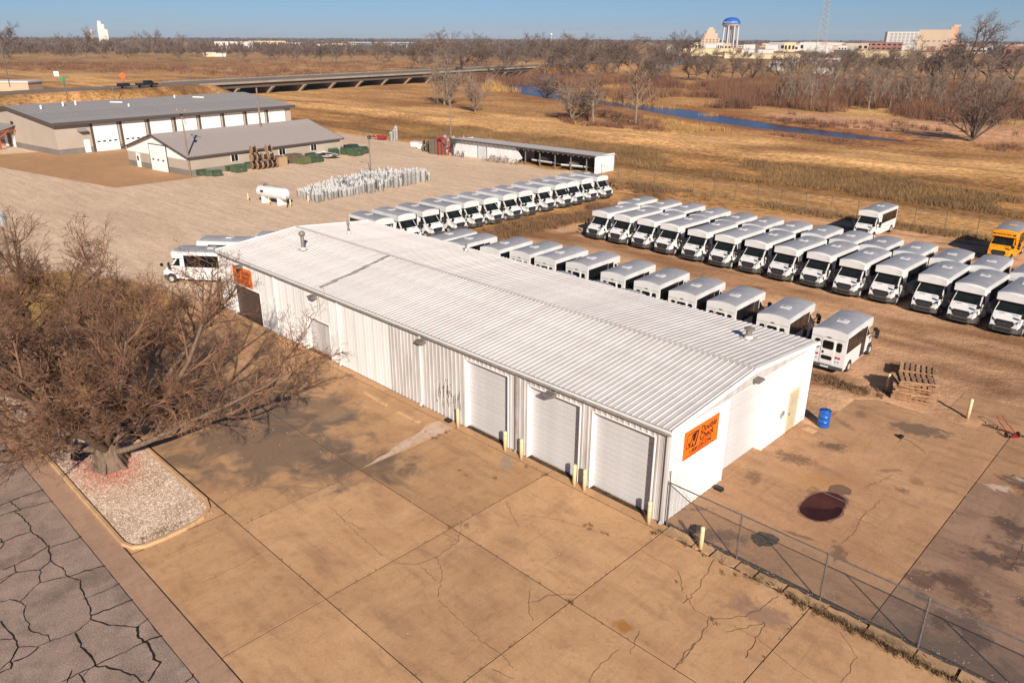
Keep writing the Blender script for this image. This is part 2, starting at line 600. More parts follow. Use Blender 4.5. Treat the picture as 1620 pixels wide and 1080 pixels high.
f1 = mrange(ntex(1.3), 0.3, 0.7, 0.62, 1.38)
f2 = mrange(ntex(9.0, 4), 0.3, 0.7, 0.72, 1.28)
f3 = mrange(ntex(0.9, 5, (0.22, 1.5, 1)), 0.3, 0.7, 0.8, 1.2)
f = mul(mul(f1, f2), f3)
fg_ = mul(mul(mrange(ntex(1.1, 10, None, 0.8), 0.36, 0.64, 0.35, 1.65), mrange(ntex(0.25, 6, (0.4, 1.6, 1)), 0.3, 0.7, 0.72, 1.28)), mrange(ntex(0.06, 5, (0.3, 1.5, 1)), 0.3, 0.7, 0.75, 1.25))
fs_ = mul(mul(mrange(ntex(1.6), 0.3, 0.7, 0.86, 1.14), mrange(ntex(9.0, 7, None, 0.8), 0.3, 0.7, 0.70, 1.30)), mrange(ntex(0.9, 7, (0.15, 1.3, 1), 0.75), 0.3, 0.7, 0.80, 1.20))
_mx = nt.nodes.new('ShaderNodeMix')
_mx.data_type = 'FLOAT'
nt.links.new(va.outputs[1], _mx.inputs[0])
nt.links.new(fs_, _mx.inputs[2])
nt.links.new(fg_, _mx.inputs[3])
f = _mx.outputs[0]
hs = nt.nodes.new('ShaderNodeHueSaturation')
nt.links.new(va.outputs[0], hs.inputs['Color'])
nt.links.new(f, hs.inputs['Value'])
nt.links.new(hs.outputs[0], b.inputs['Base Color'])
bp = nt.nodes.new('ShaderNodeBump')
bp.inputs['Strength'].default_value = 0.7
bp.inputs['Distance'].default_value = 0.15
nt.links.new(ntex(3.0, 8), bp.inputs['Height'])
nt.links.new(bp.outputs[0], b.inputs['Normal'])
me.materials.append(gm)
ground = bpy.data.objects.new('ground', me)
col.objects.link(ground)
tag(ground, kind='structure')

# ------------------------------------------------------------------ river water
rb = MB()
P = [Vector((p[0], p[1], 0)) for p in RIVER]
vs = []
for i, p_ in enumerate(P):
    d = (P[min(i + 1, len(P) - 1)] - P[max(i - 1, 0)]).normalized()
    n_ = Vector((-d.y, d.x, 0))
    w = RW[min(i, len(RW) - 1)] + 3.0
    vs += [tuple(p_ + n_ * w + Vector((0, 0, -0.40))), tuple(p_ - n_ * w + Vector((0, 0, -0.40)))]
rb.add(vs, [(2 * i, 2 * i + 1, 2 * i + 3, 2 * i + 2) for i in range(len(P) - 1)])
wm = mat('river_water', (0.010, 0.016, 0.030), 0.2, (0.018, 0.025, 0.045), 0.2, bump=0.5, bscale=1.2, spec=0.35)
tag(rb.build('river', wm), kind='structure')


def hz(x, y):
    return float(height(np.array([[x]]), np.array([[y]]))[0, 0])


# ------------------------------------------------------------------ foreground concrete lot of slabs
def concrete(name, c, c2, dark, streak=0.5, stain_masks=(), rand=0.09):
    m = bpy.data.materials.new(name)
    m.use_nodes = True
    t = m.node_tree
    b = t.nodes['Principled BSDF']
    b.inputs['Roughness'].default_value = 0.85
    b.inputs['Specular IOR Level'].default_value = 0.25
    tc = t.nodes.new('ShaderNodeTexCoord')

    def noise(scale, detail=6, st=(1, 1, 1), rough=0.6, dist=0.0):
        mp = t.nodes.new('ShaderNodeMapping')
        mp.inputs['Scale'].default_value = st
        t.links.new(tc.outputs['Object'], mp.inputs[0])
        n = t.nodes.new('ShaderNodeTexNoise')
        n.inputs['Scale'].default_value = scale
        n.inputs['Detail'].default_value = detail
        n.inputs['Roughness'].default_value = rough
        n.inputs['Distortion'].default_value = dist
        t.links.new(mp.outputs[0], n.inputs['Vector'])
        return n.outputs['Fac']

    def mr(f, a, bb, c_=0.0, d_=1.0):
        r = t.nodes.new('ShaderNodeMapRange')
        for i, v in enumerate((a, bb, c_, d_)):
            r.inputs[i + 1].default_value = v
        t.links.new(f, r.inputs[0])
        return r.outputs[0]

    def mix(f, a, bb):
        x = t.nodes.new('ShaderNodeMix')
        x.data_type = 'RGBA'
        t.links.new(f, x.inputs[0])
        for i, s in ((6, a), (7, bb)):
            if isinstance(s, tuple):
                x.inputs[i].default_value = (*s, 1)
            else:
                t.links.new(s, x.inputs[i])
        return x.outputs[2]

    def math2(op, a, bb):
        x = t.nodes.new('ShaderNodeMath')
        x.operation = op
        for i, s in ((0, a), (1, bb)):
            if isinstance(s, (int, float)):
                x.inputs[i].default_value = s
            else:
                t.links.new(s, x.inputs[i])
        return x.outputs[0]
    cur = mix(mr(noise(0.35, 8, dist=0.6), 0.3, 0.7), c, c2)
    cur = mix(mr(noise(0.9, 8, (0.35, 1.4, 1), dist=0.4), 0.5, 0.85, 0, streak), cur, dark)
    cur = mix(mr(noise(2.6, 7, dist=1.2), 0.56, 0.8, 0, 0.6), cur, dark)
    cur = mix(mr(noise(0.55, 9, (1, 1, 1), 0.7, 1.5), 0.54, 0.72, 0, 0.42), cur, dark)
    cur = mix(mr(noise(0.8, 9, (1.5, 0.5, 1), 0.75, 0.8), 0.55, 0.8, 0, 0.35), cur, tuple(min(1, v * 1.12 + 0.03) for v in c))
    cur = mix(mr(noise(9, 8, (1, 1, 1), 0.75), 0.58, 0.75, 0, 0.5), cur, dark)
    cur = mix(mr(noise(1.6, 8, (1.8, 0.16, 1), 0.7, 0.5), 0.52, 0.75, 0, 0.38), cur, dark)
    cur = mix(mr(noise(0.28, 6, (1, 1, 1), 0.7, 1.0), 0.5, 0.72, 0, 0.45), cur, tuple(min(1, v * 1.15 + 0.02) for v in c))
    cur = mix(mr(noise(3.2, 10, (1, 1, 1), 0.85, 0.5), 0.50, 0.66, 0, 0.33), cur, dark)
    cur = mix(mr(noise(34, 3), 0.66, 0.72, 0, 0.5), cur, tuple(v * 0.55 for v in dark))
    sx = t.nodes.new('ShaderNodeSeparateXYZ')
    t.links.new(tc.outputs['Object'], sx.inputs[0])
    for (x0, y0, rx, ry, ang, colr, amt, sc) in stain_masks:
        dx = math2('SUBTRACT', sx.outputs[0], x0)
        dy = math2('SUBTRACT', sx.outputs[1], y0)
        ca, sa = math.cos(ang), math.sin(ang)
        u = math2('ADD', math2('MULTIPLY', dx, ca / rx), math2('MULTIPLY', dy, sa / rx))
        v = math2('ADD', math2('MULTIPLY', dx, -sa / ry), math2('MULTIPLY', dy, ca / ry))
        d = math2('SQRT', math2('ADD', math2('MULTIPLY', u, u), math2('MULTIPLY', v, v)), 0)
        d = math2('ADD', d, mr(noise(sc, 8, dist=0.8), 0.25, 0.75, -0.75, 0.75))
        cur = mix(mr(d, 1.15, 0.55, 0, amt), cur, colr)
    oi = t.nodes.new('ShaderNodeObjectInfo')
    hs = t.nodes.new('ShaderNodeHueSaturation')
    val = math2('MULTIPLY', mr(oi.outputs['Random'], 0, 1, 1 - rand, 1 + rand), mr(noise(16, 8, (1, 1, 1), 0.8), 0.28, 0.72, 0.80, 1.20))
    t.links.new(val, hs.inputs['Value'])
    t.links.new(cur, hs.inputs['Color'])
    t.links.new(hs.outputs[0], b.inputs['Base Color'])
    bn = t.nodes.new('ShaderNodeBump')
    bn.inputs['Strength'].default_value = 0.35
    bn.inputs['Distance'].default_value = 0.01
    t.links.new(noise(22, 8), bn.inputs['Height'])
    t.links.new(bn.outputs[0], b.inputs['Normal'])
    return m


# stains with a shape of their own: the soot-dark drag marks by the tree, tan puddle marks
stains = [(-17.5, -8.5, 5.5, 3.6, 0.5, (0.14, 0.10, 0.075), 0.75, 0.6),
          (-13.0, -6.3, 3.2, 1.6, 0.8, (0.12, 0.088, 0.066), 0.7, 0.6),
          (-22.5, -6.5, 5.5, 3.0, 0.3, (0.14, 0.10, 0.075), 0.7, 0.6),
          (-19.0, -4.0, 2.4, 1.2, 0.2, (0.15, 0.11, 0.08), 0.6, 0.8),
          (-8.3, -1.0, 0.9, 0.3, -0.9, (0.30, 0.24, 0.19), 0.7, 2.0),
          (2.6, -6.0, 0.42, 0.26, 0.5, (0.34, 0.145, 0.035), 0.9, 1.2),
          (5.6, -2.1, 1.2, 0.6, 0.2, (0.24, 0.14, 0.10), 0.7, 2.2)]
LOTC = concrete('lot_concrete', (0.535, 0.318, 0.162), (0.42, 0.234, 0.118), (0.225, 0.13, 0.076), 0.85, stains)
yst = [(1.5, 9.2, 0.9, 0.6, 0.3, (0.14, 0.08, 0.05), 0.8, 2.2), (2.4, 11.6, 0.7, 0.4, 0.4, (0.11, 0.07, 0.045), 0.85, 2.2),
       (2.2, 0.9, 1.2, 0.5, 0.6, (0.13, 0.085, 0.06), 0.8, 2.5), (4.9, 16.6, 1.6, 0.8, 0.4, (0.12, 0.085, 0.06), 0.8, 1.5),
       (10.6, 7.2, 1.2, 0.55, 0.2, (0.11, 0.065, 0.05), 0.95, 2.6), (12.4, 8.4, 1.3, 0.8, 0.5, (0.11, 0.065, 0.05), 0.9, 2.6),
       (10.3, 4.4, 1.3, 0.6, -0.4, (0.12, 0.07, 0.05), 0.9, 2.6), (10.4, 2.4, 0.6, 0.45, 0, (0.12, 0.07, 0.05), 0.85, 3.0),
       (13.5, 11.5, 3.0, 1.5, 0.6, (0.13, 0.09, 0.075), 0.7, 1.6), (9.4, 2.9, 0.35, 0.25, 0, (0.12, 0.07, 0.05), 0.8, 3),
       (9.9, 14.6, 0.6, 0.3, 0.9, (0.6, 0.47, 0.38), 0.7, 3.5), (9.4, 13.2, 0.5, 0.3, 0.5, (0.6, 0.47, 0.38), 0.7, 3.5),
       (11.5, 0.5, 3.6, 1.0, 0.0, (0.15, 0.10, 0.075), 0.8, 1.6),
       (3.6, 8.2, 1.6, 0.7, 0.5, (0.36, 0.18, 0.06), 0.5, 1.6)]
_r = random.Random(71)
for _k in range(16):
    yst.append((_r.uniform(8.8, 16), _r.uniform(1, 16), _r.uniform(0.3, 1.3), _r.uniform(0.2, 0.6), _r.uniform(0, 3), (0.10, 0.06, 0.045), _r.uniform(0.6, 0.9), _r.uniform(2, 4)))
for _k in range(12):
    yst.append((_r.uniform(0.5, 8.5), _r.uniform(1, 19), _r.uniform(0.2, 0.8), _r.uniform(0.1, 0.4), _r.uniform(0, 3), (0.16, 0.09, 0.055), _r.uniform(0.4, 0.8), _r.uniform(2, 4)))
YARDC = concrete('yard_concrete', (0.47, 0.27, 0.14), (0.36, 0.195, 0.105), (0.18, 0.105, 0.065), 0.9, yst)
YARDD = concrete('yard_concrete_dark', (0.36, 0.215, 0.135), (0.24, 0.145, 0.098), (0.12, 0.075, 0.052), 0.95, yst)
M['joint'] = mat('joint_dirt', (0.03, 0.018, 0.012), 1.0, (0.11, 0.065, 0.035), 2.2, contrast=(0.45, 0.75))

lot = thing('concrete_lot', None, None, kind='structure')
del_base = MB().box(-40.9, 30, -16.56, 0.25, -0.3, -0.016).build('joint_bed', M['joint'], lot)
slab_fill = MB().box(-15.6, -13.8, -16.5, -12.6, -0.1, -0.004)
xs = [-41, -38, -31.6, -25.2, -18.8, -12.5, -6.1, 0.35, 6.7, 13.0, 19.4, 25.8]
ys = [-16.55, -12.55, -6.45, -0.55, -0.02]


def slab(x0, x1, y0, y1, m, parent, z=0.0, g=0.022, name='slab', cut=None):
    random.seed(int(x0 * 31 + y0 * 77))
    dz = random.uniform(-0.006, 0.006)
    t = MB()
    x0 += g
    x1 -= g
    y0 += g
    y1 -= g
    e = 0.003
    vs = [(x0, y0, z - 0.12), (x1, y0, z - 0.12), (x1, y1, z - 0.12), (x0, y1, z - 0.12),
          (x0, y0, z - e + dz), (x1, y0, z - e + dz), (x1, y1, z - e + dz), (x0, y1, z - e + dz),
          (x0 + e, y0 + e, z + dz), (x1 - e, y0 + e, z + dz), (x1 - e, y1 - e, z + dz), (x0 + e, y1 - e, z + dz)]
    t.add(vs, [(0, 1, 5, 4), (1, 2, 6, 5), (2, 3, 7, 6), (3, 0, 4, 7), (4, 5, 9, 8), (5, 6, 10, 9), (6, 7, 11, 10), (7, 4, 8, 11), (8, 9, 10, 11)])
    return t.build(name, m, parent)


for i in range(len(xs) - 1):
    for j in range(len(ys) - 1):
        x0, x1, y0, y1 = xs[i], xs[i + 1], ys[j], ys[j + 1]
        if j == 3 and x0 > 0:
            continue
        if j == 0:
            if x1 < -15:
                continue
            if x0 < -13:
                x0 = -13.75
        slab(x0, x1, y0, y1, LOTC, lot)
slab_fill.build('slab', LOTC, lot)
# yard behind the fence
yard = thing('yard_slabs', None, None, kind='structure')
MB().box(0.0, 30, 0.25, 19.7, -0.3, -0.036).build('joint_bed', M['joint'], yard)
for i, (x0, x1, m_) in enumerate([(0.0, 8.5, YARDC), (8.5, 15.0, YARDD), (15.0, 21.5, YARDD)]):
    for j, (y0, y1) in enumerate([(0.3, 6.2), (6.2, 13.0), (13.0, 19.5)]):
        xx = x0 if not (i == 0 and j == 2) else 0.9
        slab(xx, x1, y0, y1, m_ if not (i == 1 and j == 2) else YARDC, yard, z=-0.02)
slab(5.2, 12.0, 19.9, 23.3, YARDC, yard, z=-0.005)
slab(12.0, 19.0, 19.9, 23.3, YARDC, yard, z=-0.005)
# broken kerb strip under the fence
kb = thing('fence_strip', None, None, kind='structure')
STRIP = concrete('strip_concrete', (0.48, 0.30, 0.16), (0.38, 0.23, 0.12), (0.15, 0.10, 0.065), 0.8)
random.seed(5)
x = 0.4
while x < 24:
    L = random.uniform(0.7, 1.7)
    a = random.uniform(-0.05, 0.05)
    t = MB()
    n = 5
    top = [(x + L * k / n, -0.02 + random.uniform(-0.05, 0.05)) for k in range(n + 1)]
    bot = [(x + L * k / n, -0.50 + random.uniform(-0.08, 0.05)) for k in range(n, -1, -1)]
    t.prism(top + bot, 2, -0.1, 0.05 + random.uniform(-0.03, 0.02))
    t.build('kerb_block', STRIP, kb)
    x += L + random.uniform(0.01, 0.12)

# tan concrete pad by the far buildings
pad = MB()
pts = poly_px([(-260, 215), (183, 297), (300, 283), (620, 236), (600, 225), (300, 180), (40, 190), (-200, 180)])
pad_pts = [tuple(G(*q_))[:2] for q_ in [(-40, 258), (183, 297), (285, 284), (330, 281)]]
a0, a1, a2, a3 = pad_pts
pad.add([(a0[0] - 25, a0[1] - 5, 0.0), (a1[0], a1[1], 0.0), (a2[0], a2[1], 0.0), (-97.0, 26, 0.0), (-103, 36, 0), (-136, 42, 0.0), (-142, 10, 0.0), (-190, 4, 0.0)], [tuple(range(8))])
tag(pad.build('concrete_pad', concrete('pad_concrete', (0.50, 0.28, 0.135), (0.42, 0.235, 0.115), (0.32, 0.185, 0.095), 0.6)), kind='structure')

# ------------------------------------------------------------------ street: asphalt, gutter, kerb, island
ASP = mat('asphalt', (0.255, 0.185, 0.15), 0.9, (0.33, 0.24, 0.19), 1.2, bump=0.5, bscale=60, c3=(0.16, 0.115, 0.094), scale3=0.5, spec=0.2)
# add aggregate specks
_nt = ASP.node_tree
_b = _nt.nodes['Principled BSDF']
_src = _b.inputs['Base Color'].links[0].from_socket
_tc = _nt.nodes.new('ShaderNodeTexCoord')
_n = _nt.nodes.new('ShaderNodeTexNoise')
_n.inputs['Scale'].default_value = 22
_n.inputs['Detail'].default_value = 4
_n.inputs['Roughness'].default_value = 0.8
_nt.links.new(_tc.outputs['Object'], _n.inputs['Vector'])
_r = _nt.nodes.new('ShaderNodeMapRange')
for _i, _v in enumerate((0.32, 0.68, 0.45, 1.6)):
    _r.inputs[_i + 1].default_value = _v
_nt.links.new(_n.outputs['Fac'], _r.inputs[0])
_h = _nt.nodes.new('ShaderNodeHueSaturation')
_nt.links.new(_src, _h.inputs['Color'])
_nt.links.new(_r.outputs[0], _h.inputs['Value'])
_nt.links.new(_h.outputs[0], _b.inputs['Base Color'])
road = MB()
road.box(-160, 60, -30, -17.52, -0.3, -0.05)
road = tag(road.build('road', ASP), kind='structure')
GUT = concrete('gutter_concrete', (0.42, 0.26, 0.17), (0.35, 0.215, 0.145), (0.19, 0.13, 0.095), 0.5, rand=0.08)
KRB = concrete('kerb_concrete', (0.56, 0.35, 0.18), (0.46, 0.28, 0.15), (0.22, 0.14, 0.085), 0.6, rand=0.08)
gut = thing('gutter', None, None, kind='structure')
x = -60.0
while x < 30:
    # gutter pan slopes down towards the kerb line
    t = MB()
    x1 = x + 6.1
    t.add([(x + .008, -17.5, -0.045), (x1 - .008, -17.5, -0.045), (x1 - .008, -16.58, -0.012), (x + .008, -16.58, -0.012),
           (x + .008, -17.5, -0.3), (x1 - .008, -17.5, -0.3), (x1 - .008, -16.6, -0.3), (x + .008, -16.6, -0.3)],
          [(0, 1, 2, 3), (0, 4, 5, 1), (1, 5, 6, 2), (2, 6, 7, 3), (3, 7, 4, 0)])
    t.build('gutter_pan', GUT, gut)
    x = x1


def sweep(path, prof, closed=False):
    """sweep a profile (offset to the left, z) along a 2-D path"""
    t = MB()
    n = len(path)
    k = len(prof)
    vs = []
    for i, (x_, y_) in enumerate(path):
        a = Vector(path[max(i - 1, 0)])
        c_ = Vector(path[min(i + 1, n - 1)])
        d = (c_ - a).normalized()
        nn = Vector((-d.y, d.x))
        for o, z in prof:
            vs.append((x_ + nn.x * o, y_ + nn.y * o, z))
    fs = [(i * k + j, i * k + j + 1, (i + 1) * k + j + 1, (i + 1) * k + j) for i in range(n - 1) for j in range(k - 1)]
    fs.append(tuple(range(k)))
    fs.append(tuple((n - 1) * k + j for j in range(k - 1, -1, -1)))
    t.add(vs, fs)
    return t


kerb = thing('island_kerb', None, None, kind='structure')
prof = [(-0.09, -0.2), (-0.085, 0.09), (-0.06, 0.125), (0.06, 0.125), (0.085, 0.09), (0.09, -0.2)]
# street side (lower), nose and lot side
nose = [(-14.6, -16.42), (-14.15, -16.25), (-13.93, -15.9), (-13.9, -15.2), (-13.95, -14.3), (-14.2, -13.5), (-14.7, -13.05), (-15.4, -12.82)]
segs = [[(-60 + 3.05 * i, -16.5), (-60 + 3.05 * (i + 1) - 0.015, -16.5)] for i in range(14)] + [[(-17.3, -16.5), (-14.62, -16.5), ]]
for s_ in segs:
    sweep(s_, prof).build('kerb_stone', KRB, kerb)
nose = [(-14.6, -16.5), (-14.1, -16.32), (-13.85, -15.95), (-13.8, -15.2), (-13.85, -14.3), (-14.1, -13.45), (-14.6, -12.95), (-15.3, -12.75)]
sweep(nose, prof).build('kerb_stone', KRB, kerb)
for i in range(3):
    sweep([(-15.32 - 2.5 * i, -12.75), (-15.32 - 2.5 * (i + 1) + 0.015, -12.75)], prof).build('kerb_stone', KRB, kerb)
# two timber parking bumpers lying beside the lot-side kerb
isl = MB()
outline = [(-60, -16.42), (-14.7, -16.42), (-14.0, -16.2), (-13.88, -15.2), (-13.95, -14.2), (-14.3, -13.2), (-15.0, -12.84), (-60, -12.84)]
isl.prism(outline, 2, -0.2, 0.045)
GRAV = mat('white_gravel', (0.66, 0.50, 0.38), 0.95, (0.42, 0.28, 0.19), 9, bump=1.0, bscale=22, c3=(0.42, 0.29, 0.19), scale3=0.7, t3=(0.45, 0.6), contrast=(0.42, 0.58))
tag(isl.build('island_bed', GRAV), kind='structure')
# ------------------------------------------------------------------ tar-sealed cracks of the street, cracks of the lot
def ribbon(pts, w, z, rnd, thick=0.0, wob=0.03, step=0.18):
    """irregular thin strip along a path on the ground"""
    P = []
    for a, b_ in zip(pts[:-1], pts[1:]):
        a = Vector((a[0], a[1]))
        b_ = Vector((b_[0], b_[1]))
        n = max(1, int((b_ - a).length / step))
        for k in range(n):
            P.append(a.lerp(b_, k / n) + Vector((rnd.gauss(0, wob), rnd.gauss(0, wob))))
    P.append(Vector((pts[-1][0], pts[-1][1])))
    vs = []
    for i, p_ in enumerate(P):
        d = (P[min(i + 1, len(P) - 1)] - P[max(i - 1, 0)])
        if d.length < 1e-6:
            d = Vector((1, 0))
        d.normalize()
        n_ = Vector((-d.y, d.x))
        ww = w * rnd.uniform(0.6, 1.3)
        vs += [(p_.x + n_.x * ww, p_.y + n_.y * ww, z), (p_.x - n_.x * ww, p_.y - n_.y * ww, z)]
    return vs, [(2 * i, 2 * i + 1, 2 * i + 3, 2 * i + 2) for i in range(len(P) - 1)]


rnd = random.Random(3)
TAR = mat('tar', (0.018, 0.014, 0.012), 0.6)
c7 = lambda x, y: tuple(G(x / 2.4548, 640 + y / 2.4548, -0.05))[:2]
cr7 = [[(0, 265), (110, 238), (150, 232)], [(0, 390), (110, 348), (190, 322)], [(0, 430), (60, 410), (230, 368)], [(42, 375), (68, 400), (80, 412), (55, 415), (78, 428), (118, 470), (122, 492), (150, 512), (190, 548), (198, 605), (250, 640), (258, 668), (310, 682), (318, 720), (350, 790), (352, 832)],
       [(122, 492), (60, 512), (0, 535)], [(198, 552), (290, 525), (345, 495)], [(190, 548), (120, 592), (55, 622), (10, 642)], [(198, 605), (155, 640), (60, 650), (0, 695)], [(155, 640), (155, 690), (75, 765)],
       [(155, 690), (258, 668)], [(270, 668), (330, 645), (440, 617)], [(352, 832), (290, 885), (195, 918), (140, 940), (75, 940), (40, 995), (0, 1030)], [(352, 832), (430, 858), (530, 862), (600, 812)], [(325, 752), (400, 725), (490, 682)],
       [(352, 820), (420, 795), (545, 742)], [(530, 862), (532, 885), (556, 920), (575, 920), (600, 985), (622, 1000), (575, 1075)], [(556, 920), (660, 885)], [(556, 925), (470, 965), (370, 1010), (240, 1075)],
       [(0, 762), (55, 755), (100, 780), (90, 815), (115, 850), (110, 875), (180, 895), (195, 918)], [(0, 840), (40, 885), (60, 905), (68, 940), (40, 995), (40, 1020), (0, 1040)], [(290, 885), (320, 935), (360, 990), (370, 1010), (420, 1022), (520, 1050), (560, 1078)],
       [(0, 915), (60, 905)], [(50, 998), (110, 975), (150, 940)], [(310, 1045), (330, 1078)], [(370, 1010), (345, 1030), (325, 1050)], [(720, 1075), (745, 1060), (755, 1035)], [(0, 520), (15, 545), (0, 560)], [(600, 812), (680, 780)], [(55, 622), (65, 650), (0, 680)]]
tar = MB()
for pl in cr7:
    v_, f_ = ribbon([c7(*q) for q in pl], rnd.uniform(0.018, 0.036), -0.044, rnd, wob=0.022, step=0.14)
    tar.add(v_, f_)
# the same kind of network continues beyond the picture's edge
for k in range(26):
    x0 = rnd.uniform(-60, -27) if k % 2 else rnd.uniform(-4, 30)
    y0 = rnd.uniform(-29, -18)
    a = rnd.uniform(0, 6.3)
    pts_ = [(x0, y0)]
    for s_ in range(5):
        a += rnd.gauss(0, 0.5)
        pts_.append((pts_[-1][0] + 1.3 * math.cos(a), min(-17.7, pts_[-1][1] + 1.3 * math.sin(a))))
    v_, f_ = ribbon(pts_, 0.02, -0.044, rnd, wob=0.02)
    tar.add(v_, f_)
o = tar.build('crack_seal', TAR, road)
tag(o, kind='stuff')
# thin edge crack between asphalt and gutter
v_, f_ = ribbon([(-60, -17.52), (30, -17.52)], 0.012, -0.042, rnd, wob=0.006, step=0.5)
MB().add(v_, f_).build('edge_crack', TAR, gut)
CRK = mat('crack_dirt', (0.10, 0.065, 0.04), 1.0)
P_ = lambda l: [tuple(G(*q))[:2] for q in l]
_cc = [[(655, 265), (720, 270), (790, 245), (860, 195), (870, 150), (868, 125)], [(790, 245), (808, 290), (805, 330), (795, 375)], [(730, 265), (790, 320)], [(795, 385), (860, 440), (930, 510), (1000, 560), (1040, 600)],
       [(1090, 350), (1085, 400), (1100, 450)], [(1085, 395), (1150, 370), (1240, 365)], [(1010, 65), (1030, 110), (1060, 150)], [(1060, 110), (1150, 120), (1240, 140), (1310, 165)], [(1380, 540), (1340, 570), (1290, 620), (1280, 648)],
       [(1410, 555), (1440, 480)], [(450, 85), (540, 175), (620, 240)], [(960, 600), (1040, 635)], [(1560, 590), (1620, 520)], [(40, 330), (130, 285), (240, 225)], [(810, 165), (865, 195)], [(560, 160), (480, 120), (520, 90)]]
cracks = [[(300 + x_ / 2.025, 760 + y_ / 2.025) for x_, y_ in pl] for pl in _cc]
cracks += [[(1015, 870), (1075, 905), (1080, 935), (1100, 965), (1125, 980), (1180, 975), (1215, 955), (1232, 942)],
          [(1122, 980), (1100, 1020), (1065, 1060)], [(1080, 955), (1105, 930), (1130, 885)], [(1160, 990), (1200, 1010), (1240, 1045), (1290, 1080)], [(700, 690), (745, 715), (790, 745)],
          [(280, 690), (330, 675), (370, 685)], [(330, 810), (380, 775), (420, 755)], [(430, 790), (460, 770), (500, 755)], [(1150, 1000), (1210, 985), (1180, 1040)], [(1330, 1000), (1355, 1040), (1330, 1080)]]
cm = MB()
for pl in cracks:
    v_, f_ = ribbon(P_(pl), 0.008, 0.011, rnd, wob=0.03, step=0.15)
    cm.add(v_, f_)
tag(cm.build('slab_crack', CRK, lot), kind='stuff')
wm_ = mat('wash_mark', (0.56, 0.40, 0.30), 0.9, (0.47, 0.30, 0.17), 1.8, contrast=(0.45, 0.62), bump=0.2)
_wl = [(-12.6 - 1.25 * ((y_ + 6.3) / 5.7) ** 0.9 * (1 + 0.13 * math.sin(y_ * 3.1)) + rnd.uniform(-0.05, 0.05), y_) for y_ in [-0.6 - 0.3 * k for k in range(19)]]
MB().add([(-12.62, -6.3, 0.0135), (-12.55, -0.58, 0.0135)] + [(a_, b_, 0.0135) for a_, b_ in _wl], [tuple(range(len(_wl) + 2))]).build('pale_wash_mark', wm_, lot)
for (px0, py0, px1, py1, lb_) in ((629, 652, 663, 669, 'concrete wheel stop lying on the pale mark by the scuffed wall'), (577, 622, 611, 642, 'faint flat wheel stop further left on the stained concrete')):
    q0, q1 = G(px0, py0), G(px1, py1)
    o = MB().prism([(-0.09, 0), (0.09, 0), (0.06, 0.11), (-0.06, 0.11)], 0, -(q1 - q0).length / 2, (q1 - q0).length / 2).build('wheel_stop', KRB, None, loc=tuple((q0 + q1) / 2 + Vector((0, 0, 0.012))), rotz=math.atan2(q1.y - q0.y, q1.x - q0.x))
    tag(o, lb_, 'wheel stop')
cm = MB()
for pl in [[(1420, 700), (1430, 690)], [(1330, 860), (1350, 845), (1365, 815), (1395, 790)], [(1100, 900), (1060, 870)], [(1415, 750), (1370, 770)], [(1600, 900), (1620, 860)]]:
    v_, f_ = ribbon(P_(pl), 0.008, -0.007, rnd, wob=0.03, step=0.15)
    cm.add(v_, f_)
tag(cm.build('slab_crack', CRK, yard), kind='stuff')

# ------------------------------------------------------------------ main building
BL, BW, HE, HR = 39.16, 13.34, 4.44, 5.04
T_ = HR - HE
bld = thing('metal_building', 'long white ribbed-metal warehouse with shallow gable roof and roll-up doors, nearest the camera', 'building', (0, 0, 0))
RW_ = 0.305  # rib spacing


def rib_profile(w, rib=0.034, half=0.020, slope=0.016, minor=0.0, off=0.152):
    """(distance, height) list of one sheet: a rib every 305 mm"""
    pr = [(0, 0)]
    k = off
    while k < w - 0.06:
        pr += [(k - half - slope, 0), (k - half, rib), (k + half, rib), (k + half + slope, 0)]
        if minor and k + 0.152 < w - 0.03:
            for q_ in (0.10, 0.20):
                if k + q_ < w - 0.03:
                    pr += [(k + q_ - 0.02, 0), (k + q_, minor), (k + q_ + 0.02, 0)]
        k += RW_
    pr.append((w, 0))
    return pr


# roof sheets, one mesh shared by all
SH = 3 * RW_
slope_len = math.hypot(BW / 2 + 0.12, T_)
pr = rib_profile(SH - 0.002)
ov = 0.12
dzr = T_ * (1 + ov / (BW / 2))
rs = MB()
vs = []
n = len(pr)
for i, (d_, h_) in enumerate(pr):
    for (y_, z_) in ((-ov, HE - T_ * ov / (BW / 2)), (BW / 2, HR)):
        vs.append((-d_, y_, z_ + h_ + 0.05))
fs = [(2 * i, 2 * i + 1, 2 * i + 3, 2 * i + 2) for i in range(n - 1)]
# closed rib ends at the eave
for i in range(n - 3):
    if pr[i][1] == 0 and pr[i + 1][1] > 0 and pr[i + 3][1] == 0:
        fs.append((2 * i, 2 * (i + 1), 2 * (i + 2), 2 * (i + 3)))
rs.add(vs, fs)
front_sheet = rs.build('roof_sheet', M['roof_steel'], bld)
nsh = int(BL / SH) + 1
x0r = 0.14
rnd = random.Random(8)
rs2 = MB()
vs = [(x_, BW - y_, z_) for (x_, y_, z_) in vs]
rs2.add(vs, [tuple(reversed(f_)) for f_ in fs])
back_sheet = rs2.build('roof_sheet', M['roof_steel'], bld)
front_sheet.location = back_sheet.location = (x0r, 0, 0)
for k in range(1, nsh):
    for pm in (front_sheet, back_sheet):
        share(pm, bld, (x0r - k * SH, 0, rnd.uniform(-0.002, 0.002)))
XL = -(nsh * SH - x0r)
# solid deck just under the sheets so no light leaks
dk = MB()
dk.prism([(-0.10, HE - 0.12), (BW + 0.10, HE - 0.12), (BW + 0.10, HE - 0.02), (BW / 2, HR + 0.0), (-0.10, HE - 0.02)], 0, XL + 0.03, 0.10)
dk.build('roof_deck', M['dull_steel'], bld)
